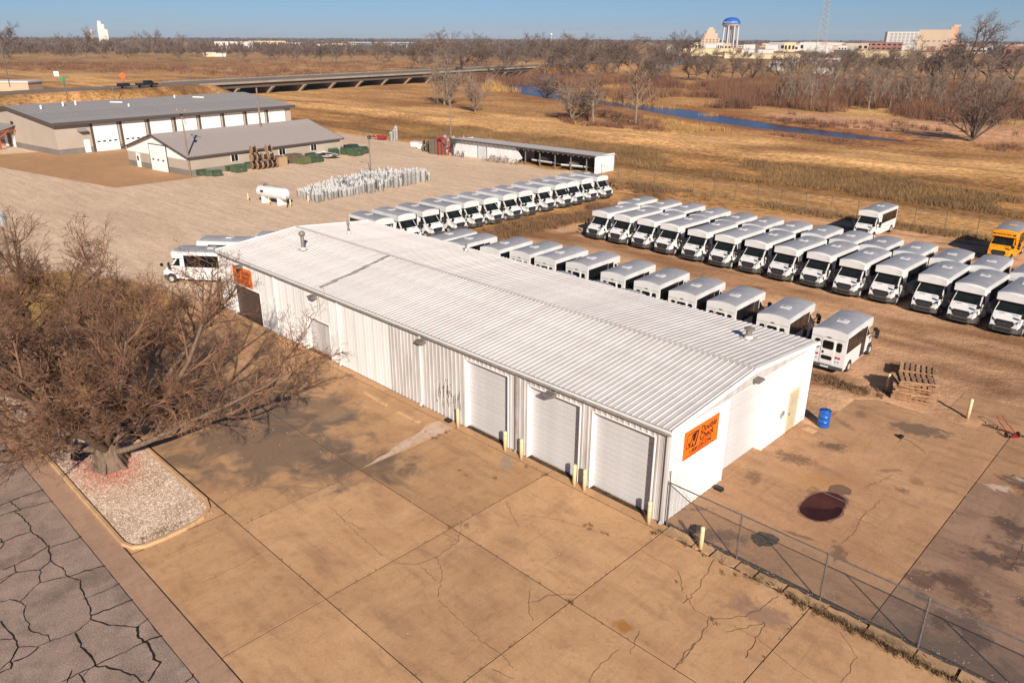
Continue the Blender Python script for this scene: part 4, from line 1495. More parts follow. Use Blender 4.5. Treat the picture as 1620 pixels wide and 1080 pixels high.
rnd = random.Random(31)
pal = make_pallet(rnd)
remember(pal)
stack1 = G(1432, 634)
stack2 = G(1443, 598)
names = []
for k in range(9):
    o = pal if k == 0 else copy_tree(pal)
    dx, dy = (rnd.uniform(-.06, .06), rnd.uniform(-.06, .06)) if k < 6 else (rnd.uniform(-.25, .2), rnd.uniform(-.2, .2))
    o.location = (3.15 + dx, 20.35 + dy, 0.02 + 0.131 * k + (0.03 if k > 5 else 0))
    o.rotation_euler = (rnd.uniform(-.02, .02), rnd.uniform(-.02, .02), 0.35 + rnd.uniform(-.08, .08) * (1 if k < 6 else 4))
    o.scale = (1.6, 1.45, 1.0)
    tag(o, ['bottommost', 'second from bottom', 'third from bottom', 'fourth from bottom', 'fifth from bottom', 'fourth from top', 'third from top', 'second from top', 'topmost'][k] + ' weathered pallet of the near, taller pallet stack', 'pallet', 'pallets in the near stack')
for k in range(5):
    o = copy_tree(pal)
    o.location = (2.4 + rnd.uniform(-.1, .1), 23.4 + rnd.uniform(-.1, .1), 0.02 + 0.131 * k)
    o.rotation_euler = (rnd.uniform(-.02, .02), rnd.uniform(-.02, .02), 0.2 + rnd.uniform(-.2, .2))
    o.scale = (1.6, 1.4, 1.0)
    tag(o, ['bottommost', 'second', 'middle', 'fourth', 'topmost'][k] + ' weathered pallet of the low stack behind the taller pallet stack', 'pallet', 'pallets in the far stack')
o = MB().box(-0.75, 0.75, -0.05, 0.05, 0, 0.04).build('loose_board', M['new_wood'], None, loc=(3.95, 20.1, 0.45), rotz=0.55)
o.rotation_euler = (0.1, -0.15, 0.6)
tag(o, 'fresh yellow board leaning on the side of the taller pallet stack', 'board')
# hand truck, red
ht = thing('hand_truck', 'red two-wheeled hand truck lying at the right edge of the yard', 'hand truck', (8.6, 19.0, 0.0), 2.4)
for y_ in (-0.2, 0.2):
    MB().tube([(0, y_, 0.16), (0.9, y_ * 0.9, 0.42), (1.25, y_ * 0.7, 0.62)], 0.02, 6).build('side_rail', M['red_paint'], ht)
    w = MB()
    w.tube([(0.05, y_ * 1.55 - 0.03, 0.15), (0.05, y_ * 1.55 + 0.03, 0.15)], 0.15, 14)
    w = w.build('wheel', M['rubber'], ht)
    MB().tube([(0.05, y_ * 1.55 - 0.035, 0.15), (0.05, y_ * 1.55 + 0.035, 0.15)], 0.07, 10).build('rim', M['red_paint'], w)
for x_, z_ in ((0.3, 0.25), (0.7, 0.37), (1.2, 0.6)):
    MB().tube([(x_, -0.19, z_), (x_, 0.19, z_)], 0.016, 6).build('cross_bar', M['red_paint'], ht)
MB().box(-0.25, 0.0, -0.22, 0.22, 0.12, 0.135).build('toe_plate', M['red_paint'], ht)
# broken slab and small rubbish near the drum
o = MB().prism([(-0.35, -0.2), (0.3, -0.28), (0.4, 0.15), (-0.1, 0.3)], 2, 0, 0.05).build('concrete_scrap', KRB, None, loc=(0.75, 12.35, -0.01))
tag(o, 'pale broken concrete scrap on the ground near the blue drum', 'rubble')
o = MB().tube([(0, 0, 0.03), (0.5, 0.15, 0.1), (1.7, -0.1, 0.02)], 0.018, 5).build('bent_pipe', M['new_wood'], None, loc=tuple(G(1425, 692)), rotz=-0.4)
tag(o, 'thin bent stick with a dark head lying in the middle of the stained yard', 'stick')
MB().box(-0.12, 0.1, -0.12, 0.1, 0, 0.14).build('stick_head', M['black'], o)
# light debris and weeds
db = MB()
rnd = random.Random(77)


def chip(t, x, y, z, s):
    a = rnd.uniform(0, 6.3)
    k = rnd.randint(4, 6)
    vs = [(x + s * rnd.uniform(0.5, 1) * math.cos(a + 2 * PI * i / k), y + s * rnd.uniform(.5, 1) * math.sin(a + 2 * PI * i / k), z) for i in range(k)]
    vs.append((x, y, z + s * rnd.uniform(0.3, 0.8)))
    t.add(vs, [(i, (i + 1) % k, k) for i in range(k)])


for k in range(2600):
    r_ = rnd.random()
    if r_ < 0.3:
        x_, y_ = rnd.uniform(0.3, 20), rnd.gauss(-0.1, 0.35)
    elif r_ < 0.5:
        x_, y_ = rnd.uniform(0, 18), rnd.gauss(19.8, 0.5)
    elif r_ < 0.62:
        x_, y_ = rnd.gauss(0.3, 0.25) + 0.1, rnd.uniform(0.3, 13)
    elif r_ < 0.8:
        x_, y_ = rnd.uniform(0.6, 16), rnd.uniform(0.5, 19)
    elif r_ < 0.88:
        x_, y_ = rnd.gauss(6, 2), rnd.gauss(20.5, 0.7)
    else:
        x_, y_ = rnd.uniform(-24, 10), rnd.uniform(-12, -0.5)
    if x_ < 0.15 and 0 < y_ < 13.4:
        continue
    chip(db, x_, y_, 0.0 if y_ < 0 else -0.015, rnd.uniform(0.012, 0.05))
tag(db.build('debris', mat('debris', (0.20, 0.13, 0.085), 0.95, (0.42, 0.33, 0.26), 2.5)), 'scattered crumbs of rubble and dirt on the concrete', 'rubble', kind='stuff')


def tuft(t, x, y, z, h, n, spread, w=0.012):
    for k in range(n):
        a = rnd.uniform(0, 2 * PI)
        r_ = rnd.uniform(0, spread)
        bx, by = x + r_ * math.cos(a), y + r_ * math.sin(a)
        hh_ = h * rnd.uniform(0.45, 1.1)
        lx, ly = rnd.gauss(0, 0.35) * hh_, rnd.gauss(0, 0.35) * hh_
        a2 = rnd.uniform(0, PI)
        dx, dy = w * math.cos(a2), w * math.sin(a2)
        t.add([(bx - dx, by - dy, z), (bx + dx, by + dy, z), (bx + lx, by + ly, z + hh_)], [(0, 1, 2)])


WEED = mat('dry_weed', (0.17, 0.10, 0.045), 0.95, (0.10, 0.065, 0.03), 2.0)
GRASS = mat('dry_grass', (0.34, 0.21, 0.09), 0.95, (0.22, 0.13, 0.06), 0.6)
wd = MB()
for k in range(230):
    x_ = rnd.choice([rnd.gauss(7.0, 0.8), rnd.gauss(9.0, 1.0), rnd.gauss(10.2, 0.7), rnd.uniform(1, 18)])
    tuft(wd, x_, -0.55 + rnd.gauss(0, 0.13), 0, 0.16, 12, 0.16, 0.014)
for (px, py, n_) in ((728, 745, 1), (737, 753, 1), (690, 693, 2), (671, 645, 2), (790, 757, 2), (935, 833, 4), (955, 845, 2), (1035, 843, 5), (1140, 905, 2), (1128, 981, 3), (832, 738, 2), (790, 700, 1), (678, 685, 2), (740, 830, 2), (1080, 922, 1)):
    for k in range(n_):
        p_ = G(px, py)
        tuft(wd, p_.x + rnd.gauss(0, .12), p_.y + rnd.gauss(0, .08), 0, 0.10, 14, 0.12)
for k in range(150):
    if rnd.random() < 0.5:
        jx, jy = rnd.choice([-12.5, -6.1, 0.35, 6.7]), rnd.uniform(-12.5, -0.6)
    else:
        jx, jy = rnd.uniform(-14, 8), rnd.choice([-12.55, -6.45, -0.55])
    tuft(wd, jx + rnd.gauss(0, 0.02), jy + rnd.gauss(0, 0.02), 0, rnd.uniform(0.02, 0.07), 8, rnd.uniform(0.03, 0.10), 0.012)
for jx, jy in ((-6.1, -6.45), (0.35, -6.45), (0.35, -0.55), (-6.1, -0.6), (-12.5, -1.2), (-12.5, -2.0), (-12.5, -1.6)):
    for k in range(3):
        tuft(wd, jx + rnd.gauss(0, 0.07), jy + rnd.gauss(0, 0.07), 0, 0.08, 14, 0.12, 0.013)
for k in range(60):
    tuft(wd, rnd.uniform(-1.5, 2.2), rnd.gauss(19.4, 0.35), 0, 0.25, 12, 0.2)
for k in range(50):
    tuft(wd, -14.1 + rnd.gauss(0, 0.12) - 0.2, rnd.uniform(-16, -14), 0.04, 0.06, 8, 0.12)
tag(wd.build('weeds', WEED), 'low dead weeds in the joints and along the fence foot', 'weeds', kind='stuff')
# ------------------------------------------------------------------ shuttle buses
def make_bus(name, label, F, body_m, roof_m, school=False):
    """origin on the ground under the middle of the rear face, facing +y; F = y of the front face of the roof cap"""
    bus = thing(name, label, 'bus')
    hw = 1.06
    Lb = F - 0.95
    ztop, crown = 2.66, 0.15

    def arc(h, n=8, z0=ztop, c=crown, lo=0.0):
        return [(h * math.cos(PI * (1 - k / n)) if False else -h + 2 * h * k / n, z0 + c * (1 - (2 * k / n - 1) ** 2)) for k in range(n + 1)]
    # body shell
    t = MB()
    t.prism([(-hw, 0.52)] + [(-hw, 1.6)] + arc(hw) + [(hw, 1.6), (hw, 0.52)], 1, 0.0, Lb)
    t.build('body', body_m, bus)
    # skirt
    t = MB()
    for s_ in (-1, 1):
        t.box(s_ * (hw - 0.03) - 0.02, s_ * (hw - 0.03) + 0.02, 0.06, 0.55, 0.36, 0.52)
        t.box(s_ * (hw - 0.03) - 0.02, s_ * (hw - 0.03) + 0.02, 1.55, Lb, 0.36, 0.52)
    t.build('skirt', body_m, bus)
    # roof skin, grey, with a white rim left around it
    t = MB()
    a_ = arc(hw - 0.10, 8, ztop + 0.045, crown - 0.02)
    t.prism([(a_[0][0], a_[0][1] - 0.03)] + a_ + [(a_[-1][0], a_[-1][1] - 0.03)], 1, 0.10, F - 0.22)
    t.build('roof_skin', roof_m, bus)
    # centre seam
    MB().box(-0.008, 0.008, 0.12, F - 0.25, ztop + crown + 0.01, ztop + crown + 0.032).build('roof_seam', M['grey_trim'], bus)
    # hatch, off centre toward the rear-middle
    hy = F * 0.42
    t = MB()
    t.box(-0.30, 0.32, hy - 0.26, hy + 0.26, ztop + crown, ztop + crown + 0.07)
    h_ = t.build('roof_hatch', body_m, bus)
    MB().box(-0.2, 0.05, hy - 0.15, hy + 0.16, ztop + crown + 0.07, ztop + crown + 0.10).build('hatch_vent', roof_m, h_)
    # cap over the cab: nose shaped
    t = MB()
    prof_b = [(-hw, 2.14)] + arc(hw) + [(hw, 2.14)]
    hf = hw - 0.07
    prof_f = [(-hf, 2.20)] + arc(hf, 8, ztop - 0.05, crown - 0.03) + [(hf, 2.20)]
    n = len(prof_b)
    vs = [(x, Lb, z) for x, z in prof_b] + [(x, F - 0.14, z) for x, z in prof_b] + [(x, F, z) for x, z in prof_f]
    fs = []
    for r_ in (0, 1):
        for k in range(n):
            k2 = (k + 1) % n
            fs.append((r_ * n + k, (r_ + 1) * n + k, (r_ + 1) * n + k2, r_ * n + k2))
    fs.append(tuple(range(2 * n, 3 * n)))
    fs.append(tuple(range(n - 1, -1, -1)))
    t.add(vs, fs)
    cap = t.build('front_cap', body_m, bus)
    for k in (-1, 0, 1):
        MB().box(k * 0.15 - 0.035, k * 0.15 + 0.035, F - 0.02, F + 0.012, ztop - 0.04, ztop - 0.01).build('marker_light', M['amber'] if school else M['ceramic'], cap)
    for x_ in (-0.85, 0.85):
        MB().box(x_ - 0.035, x_ + 0.035, F - 0.02, F + 0.012, ztop - 0.14, ztop - 0.11).build('marker_light', M['amber'] if school else M['ceramic'], cap)
    # cab: side outline extruded, tapering at the nose
    cw = 0.98
    side = [(Lb, 0.40), (F + 0.55, 0.40), (F + 0.88, 0.45), (F + 0.97, 0.62), (F + 0.95, 0.95), (F + 0.86, 1.12), (F + 0.70, 1.22), (F + 0.22, 1.42), (F - 0.42, 2.22), (Lb, 2.22)]
    halfw = [cw, cw, cw * 0.90, cw * 0.86, cw * 0.86, cw * 0.87, cw * 0.90, cw * 0.96, cw * 0.86, cw * 0.88]
    t = MB()
    n = len(side)
    vs = [(-w_, y_, z_) for (y_, z_), w_ in zip(side, halfw)] + [(w_, y_, z_) for (y_, z_), w_ in zip(side, halfw)]
    fs = [tuple(range(n - 1, -1, -1)), tuple(range(n, 2 * n))] + [(i, (i + 1) % n, (i + 1) % n + n, i + n) for i in range(n)]
    t.add(vs, fs)
    cab = t.build('cab', body_m, bus)
    # windshield lies 8 mm proud of the slope
    dn = Vector((0, 0.80, 0.64)).normalized() * 0.010
    y0, z0, y1, z1 = F + 0.19, 1.46, F - 0.36, 2.145
    w0, w1 = cw * 0.90, cw * 0.80
    t = MB()
    q = [(-w0, y0, z0), (w0, y0, z0), (w1, y1, z1), (-w1, y1, z1)]
    t.add([tuple(Vector(p_) + dn) for p_ in q] + [tuple(Vector(p_) - dn) for p_ in q], [(0, 1, 2, 3), (4, 7, 6, 5), (0, 4, 5, 1), (1, 5, 6, 2), (2, 6, 7, 3), (3, 7, 4, 0)])
    ws = t.build('windshield', M['windshield'], bus)
    for s_ in (-1, 1):
        d2 = dn * 2.0
        a = Vector((s_ * 0.1 - 0.25, F + 0.14, 1.51)) + d2
        b_ = Vector((s_ * 0.1 + 0.32, F + 0.04, 1.66)) + d2
        MB().tube([a, b_], 0.012, 4).build('wiper', M['black'], ws)
    # hood details
    for s_ in (-1, 1):
        yv, zv = F + 0.30, 1.40
        t = MB()
        t.add([(s_ * 0.42 - 0.2, yv - 0.035, zv + 0.0), (s_ * 0.42 + 0.2, yv - 0.035, zv + 0.0), (s_ * 0.42 + 0.2, yv + 0.035, zv - 0.022), (s_ * 0.42 - 0.2, yv + 0.035, zv - 0.022)], [(0, 3, 2, 1)] if False else [(0, 1, 2, 3)])
        t.build('hood_vent', M['black'], bus)
    # grille: hexagon
    yg = F + 0.965
    t = MB()
    t.prism([(-0.46, 0.67), (0.46, 0.67), (0.60, 0.86), (0.50, 1.09), (-0.50, 1.09), (-0.60, 0.86)], 1, yg - 0.16, yg + 0.012)
    gr = t.build('grille', M['black'], bus)
    for k in range(3):
        MB().box(-0.46, 0.46, yg + 0.012, yg + 0.022, 0.755 + 0.08 * k, 0.77 + 0.08 * k).build('grille_bar', M['galv'], gr)
    t = MB()
    ring = [(0.075 * math.cos(2 * PI * k / 12), 0.89 + 0.032 * math.sin(2 * PI * k / 12)) for k in range(12)]
    t.prism(ring, 1, yg + 0.022, yg + 0.034)
    t.build('emblem', mat_emblem, gr)
    # bumper
    t = MB()
    pb = [(-1.0, F + 0.35), (-1.0, F + 0.62), (-0.90, F + 0.92), (-0.6, F + 1.05), (0.6, F + 1.05), (0.90, F + 0.92), (1.0, F + 0.62), (1.0, F + 0.35)]
    t.prism(pb, 2, 0.30, 0.66)
    bm = t.build('front_bumper', mat_bumper, bus)
    t = MB()
    t.box(-0.5, 0.5, F + 1.05, F + 1.062, 0.40, 0.52)
    t.build('air_intake', M['black'], bm)
    if school:
        t = MB().box(-0.26, 0.26, F + 1.05, F + 1.065, 0.50, 0.62)
        t.build('number_plate', M['bus_white'], bm)
    # headlights
    for s_ in (-1, 1):
        t = MB()
        t.add([(s_ * 0.56, F + 0.975, 0.93), (s_ * 0.845, F + 0.90, 0.98), (s_ * 0.88, F + 0.70, 1.16), (s_ * 0.80, F + 0.80, 1.16), (s_ * 0.60, F + 0.965, 1.04)], [(0, 1, 2, 3, 4) if s_ > 0 else (4, 3, 2, 1, 0)])
        t.add([(s_ * 0.56, F + 0.985, 0.93), (s_ * 0.875, F + 0.92, 0.98), (s_ * 0.905, F + 0.70, 1.17), (s_ * 0.81, F + 0.83, 1.18), (s_ * 0.60, F + 0.975, 1.045)], [(0, 1, 2, 3, 4) if s_ > 0 else (4, 3, 2, 1, 0)])
        t.build('headlight', M['headlamp'] if not school else M['amber'], bus)
        # cab side windows
        yw = [(F - 0.62, 1.50), (F - 0.02, 1.50), (F - 0.46, 2.08), (F - 0.62, 2.10)]
        t = MB()
        for (dx_, o_) in ((0.0, 0.97),):
            t.add([(s_ * (0.975 - (z_ - 1.5) * 0.15 + 0.012), y_, z_) for y_, z_ in yw], [(0, 1, 2, 3) if s_ > 0 else (3, 2, 1, 0)])
            t.add([(s_ * (0.975 - (z_ - 1.5) * 0.15 - 0.02), y_, z_) for y_, z_ in yw], [(3, 2, 1, 0) if s_ > 0 else (0, 1, 2, 3)])
        t.build('cab_window', M['glass'], bus)
        # mirrors on arms
        t = MB()
        t.tube([(s_ * 0.98, F - 0.05, 1.55), (s_ * 1.28, F + 0.10, 1.62)], 0.02, 5)
        t.tube([(s_ * 0.98, F - 0.05, 1.30), (s_ * 1.26, F + 0.10, 1.36)], 0.02, 5)
        ar = t.build('mirror_arm', M['black'], bus)
        t = MB()
        t.box(s_ * 1.36 - 0.11, s_ * 1.36 + 0.11, F + 0.06, F + 0.16, 1.48, 1.84)
        t.box(s_ * 1.34 - 0.10, s_ * 1.34 + 0.10, F + 0.06, F + 0.15, 1.26, 1.44)
        t.build('mirror', M['black'], ar)
        # round cross-view mirror on a stalk at the fender
        t = MB()
        t.tube([(s_ * 0.80, F + 0.62, 1.12), (s_ * 0.92, F + 0.86, 1.40), (s_ * 1.02, F + 0.92, 1.52)], 0.022, 5)
        cvm = t.build('mirror_stalk', M['black'], bus)
        t = MB()
        t.tube([(s_ * 1.02, F + 0.86, 1.56), (s_ * 1.02, F + 0.98, 1.52)], [0.15, 0.13], 10)
        t.build('mirror', M['black'], cvm)
        # long row of dark side windows with posts
        wl0, wl1 = 0.22, Lb - 0.15
        nwin = 4 if F > 4.6 else 3
        door_w = 0.75 if s_ > 0 else 0
        span = (wl1 - door_w - wl0) / nwin
        t = MB()
        t.box(s_ * hw - 0.004 if s_ > 0 else s_ * hw - 0.010, s_ * hw + 0.010 if s_ > 0 else s_ * hw + 0.004, wl0 - 0.05, wl1 - door_w + 0.02, 1.42, 2.40)
        band = t.build('window_band', M['black'], bus)
        for k in range(nwin):
            y_a = wl0 + k * span + 0.02
            y_b = wl0 + (k + 1) * span - 0.04
            xa = s_ * (hw + 0.010)
            xb = s_ * (hw + 0.022)
            w_ = MB().box(min(xa, xb), max(xa, xb), y_a, y_b, 1.47, 2.35).build('window', M['glass'], band)
        if s_ > 0:
            xa, xb = hw + 0.002, hw + 0.02
            dd = MB().box(xa - 0.01, xb, wl1 - door_w + 0.06, wl1 + 0.02, 0.46, 2.36).build('entry_door', M['black'], bus)
            MB().box(xb, xb + 0.008, wl1 - door_w + 0.11, wl1 - 0.30, 0.62, 2.26).build('door_glass', M['glass'], dd)
            MB().box(xb, xb + 0.008, wl1 - 0.27, wl1 - 0.03, 0.62, 2.26).build('door_glass', M['glass'], dd)
        else:
            t = MB().box(-hw - 0.012, -hw + 0.002, wl0 + 0.9, wl1 - 0.6, 0.95, 0.99)
            t.build('side_rail', M['rim'], bus)
    # rear face: frame lines, windows, lamps
    def rear(name, x0, x1, z0, z1, m_, off=0.014, r_=0.05, parent=bus):
        c_ = min(r_, (x1 - x0) * 0.3)
        t = MB()
        t.prism([(x0 + c_, z0), (x1 - c_, z0), (x1, z0 + c_), (x1, z1 - c_), (x1 - c_, z1), (x0 + c_, z1), (x0, z1 - c_), (x0, z0 + c_)], 1, -off, 0.004)
        return t.build(name, m_, parent)
    dframe = rear('rear_door', -0.40, 0.40, 0.60, 2.20, body_m, 0.030, 0.02)
    rear('rear_window', -0.33, 0.33, 1.55, 2.08, M['glass'], 0.040, 0.07, dframe)
    rear('rear_window', -0.33, 0.33, 0.86, 1.12, M['glass'], 0.040, 0.07, dframe)
    MB().box(-0.30, -0.2, -0.06, -0.03, 1.25, 1.40).build('door_handle', M['black'], dframe)
    for s_ in (-1, 1):
        xa, xb = sorted((s_ * 0.50, s_ * 0.82))
        rear('rear_window', xa, xb, 1.50, 2.08, M['glass'], 0.02, 0.07)
        for k in (0, 1):
            xc = s_ * (0.58 + 0.17 * k)
            ring = [(xc + 0.07 * math.cos(2 * PI * q_ / 10), 1.12 + 0.07 * math.sin(2 * PI * q_ / 10)) for q_ in range(10)]
            MB().prism(ring, 1, -0.03, 0.002).build('tail_light', M['red_lens'], bus)
            ring = [(xc + 0.05 * math.cos(2 * PI * q_ / 10), 0.86 + 0.05 * math.sin(2 * PI * q_ / 10)) for q_ in range(10)]
            MB().prism(ring, 1, -0.03, 0.002).build('reverse_light', M['lamp_glass'], bus)
    MB().box(-hw + 0.02, hw - 0.02, -0.012, 0.0, 2.235, 2.26).build('rear_seam', M['grey_trim'], bus)
    MB().box(-0.12, 0.12, -0.04, 0.0, 2.28, 2.32).build('brake_light', M['black'], bus)
    for k in range(5):
        MB().box(-0.3 + k * 0.15 - 0.03, -0.3 + k * 0.15 + 0.03, -0.018, 0.0, 2.60, 2.63).build('marker_light', M['ceramic'], bus)
    t = MB().box(-hw + 0.02, hw - 0.02, -0.16, 0.05, 0.38, 0.55)
    rbm = t.build('rear_bumper', mat_bumper, bus)
    MB().box(-0.25, 0.25, -0.17, -0.16, 0.42, 0.52).build('number_plate', M['bus_white'], rbm)
    # chassis and wheels
    MB().box(-0.75, 0.75, 0.1, F + 0.5, 0.28, 0.52).build('chassis', M['black'], bus)
    for y_ in (1.05, F + 0.22):
        for s_ in (-1, 1):
            x_ = s_ * (0.86 if y_ > 2 else 0.90)
            # arch
            ring = [(y_ + 0.42 * math.cos(2 * PI * q_ / 16), 0.42 + 0.40 * math.sin(2 * PI * q_ / 16)) for q_ in range(16)]
            xo = s_ * (0.985 if y_ > 2 else hw + 0.006)
            MB().prism(ring, 0, xo - 0.02, xo).build('wheel_arch', M['black'], bus) if s_ > 0 else MB().prism(ring, 0, xo, xo + 0.02).build('wheel_arch', M['black'], bus)
            t = MB()
            xw = s_ * (hw - 0.03)
            t.tube([(xw - s_ * 0.22, y_, 0.36), (xw - s_ * 0.03, y_, 0.36), (xw + s_ * 0.05, y_, 0.36)], [0.36, 0.36, 0.33], 16)
            wh = t.build('wheel', M['rubber'], bus)
            t = MB()
            t.tube([(xw, y_, 0.36), (xw + s_ * 0.062, y_, 0.36)], [0.22, 0.19], 12)
            t.build('rim', M['rim'], wh)
    if school:
        for s_ in (-1, 1):
            for zz in (1.30, 1.05, 0.72):
                xa, xb = sorted((s_ * (hw - 0.002), s_ * (hw + 0.014)))
                MB().box(xa, xb, 0.05, Lb, zz, zz + 0.04).build('rub_rail', M['black'], bus)
        text_mesh('SCHOOL BUS', 0.20, M['ink'], bus, (0.62, F + 0.004, 2.36), (PI / 2, 0, PI), sx=0.95, bold=0.006)
        for s_ in (-1, 1):
            MB().prism([(s_ * 0.80 - 0.12, 2.36), (s_ * 0.80 + 0.12, 2.36), (s_ * 0.80 + 0.12, 2.48), (s_ * 0.80 - 0.12, 2.48)], 1, F - 0.01, F + 0.02).build('warning_light', M['black'], bus)
    return bus


M['headlamp'] = mat('headlamp', (0.05, 0.055, 0.06), 0.12, (0.25, 0.26, 0.28), 7, contrast=(0.5, 0.65))
mat_emblem = mat('emblem_blue', (0.02, 0.06, 0.25), 0.3)
mat_bumper = mat('bumper_grey', (0.045, 0.045, 0.047), 0.65, (0.07, 0.065, 0.06), 2)
bus_short = make_bus('shuttle_bus', 'x', 4.55, M['bus_white'], M['bus_roof'])
bus_long = make_bus('shuttle_bus', 'x', 5.35, M['bus_white'], M['bus_roof'])
remember(None)
_used = set()


def place_bus(kind, x, y, rz, label, group):
    """x, y: centre of the rear face on the ground"""
    proto = bus_long if kind == 'long' else bus_short
    o = proto if kind not in _used else copy_tree(proto)
    _used.add(kind)
    o.location = (x, y, 0)
    o.rotation_euler = (0, 0, rz)
    tag(o, label, 'bus', group)
    return o


rnd = random.Random(55)
# row A: tails toward the long building, noses toward +y
rowA = [(-1.85, 20.25), (-5.5, 20.2), (-9.15, 20.15), (-12.2, 20.2), (-15.3, 20.4), (-18.4, 20.45), (-22.0, 20.6), (-24.9, 20.1), (-27.5, 19.9), (-30.2, 19.1), (-33.5, 18.0), (-36.0, 17.9)]
for i, (x, y) in enumerate(rowA):
    lab = ('white shuttle bus seen from behind at the right end of the row behind the building' if i == 0 else
           'white shuttle bus, %s from right in the row with tails toward the long building' % ORD[i + 1] if i < 11 else
           'white shuttle bus at the left end of the row with tails toward the long building')
    place_bus('short', x, y, 0.05 + rnd.uniform(-0.015, 0.02), lab, 'shuttle buses backed toward the white building')
for i, (x, y) in enumerate([(-14.8, 13.75), (-17.5, 13.75), (-21.0, 13.8)]):
    place_bus('short', x, y, 0.02, ['rightmost', 'middle', 'leftmost'][i] + ' of three bus roofs just peeking over the white roof ridge', 'shuttle buses hidden close behind the building')
# row B: noses toward the camera
for i, (x, y) in enumerate([(-32.5, 37.0), (-29.8, 37.1), (-27.1, 37.2), (-24.3, 37.1), (-21.2, 36.9), (-18.35, 36.85), (-15.5, 37.0), (-12.55, 36.85), (-9.8, 37.0), (-7.05, 36.7), (-4.3, 37.0), (-1.15, 36.75), (1.65, 36.3), (4.4, 36.1), (7.3, 36.2)]):
    lab = ('white shuttle bus at the left end of the long front row facing the camera' if i == 0 else
           'white shuttle bus, %s from the left in the long row facing the camera' % ORD[i + 1])
    place_bus('long', x, y + 5.35, PI - 0.02 + rnd.uniform(-0.02, 0.02), lab, 'shuttle buses of the front row facing the camera')
# row C: backed up to row B
for i, (x, y) in enumerate([(-33.5, 42.4), (-30.6, 42.6), (-27.8, 42.9), (-24.6, 42.4), (-21.6, 42.2), (-18.8, 42.4), (-16.1, 42.5), (-13.2, 42.9), (-10.5, 42.6), (-7.8, 42.5), (-5.0, 42.4), (-2.1, 42.2), (0.8, 42.1), (3.6, 42.0)]):
    lab = 'white shuttle bus, %s from left in the back row of the double bus block' % ORD[i + 1]
    place_bus('short', x, y + 0.15, rnd.uniform(-0.02, 0.02), lab, 'shuttle buses of the back row')
# row D: facing +x beside the gravel yard
for i, y in enumerate([19.5, 22.4, 25.35, 28.5, 31.15, 34.0, 36.95, 39.75, 43.0, 46.0, 48.3, 51.2, 54.1]):
    lab = ('white shuttle bus half hidden by the white roof, first beside the gravel yard' if i == 0 else
           'white shuttle bus farthest along the row beside the gravel yard, near the shed' if i == 12 else
           'white shuttle bus, %s from the near end of the row beside the gravel' % ORD[i + 1])
    place_bus('short', -49.6 + rnd.uniform(-0.15, 0.1) - i * 0.04, y, -PI / 2 + rnd.uniform(-0.02, 0.02), lab, 'shuttle buses of the row beside the gravel yard')
place_bus('long', -13.5, 62.2, PI + 0.0, 'lone white shuttle bus parked apart by the far wire fence', None)
# buses beyond the left end of the building, side on
a_ = G(345, 400, 2.8)
b_ = G(270, 396, 2.8)
place_bus('long', -44.4, 4.1, 2.25, 'white shuttle bus side on behind the bare tree, left of the long building', None)
place_bus('short', -46.9, 6.6, 2.25, 'white shuttle bus behind the side-on one past the left end of the building', None)
place_bus('short', -44.9, 10.9, 2.25, 'grey-roofed shuttle bus just showing over the left end of the white roof', None)
yb = make_bus('school_bus', 'yellow school bus with pale roof at the right edge by the wire fence', 5.0, M['bus_yellow'], M['bus_roof'], school=True)
yb.location = (-1.35, 62.0, 0)
yb.rotation_euler.z = PI + 0.02
# ------------------------------------------------------------------ bare trees
def rand_perp(d, rnd):
    v = Vector((rnd.gauss(0, 1), rnd.gauss(0, 1), rnd.gauss(0, 1)))
    v = v - d * v.dot(d)
    return v.normalized() if v.length > 1e-4 else Vector((1, 0, 0))


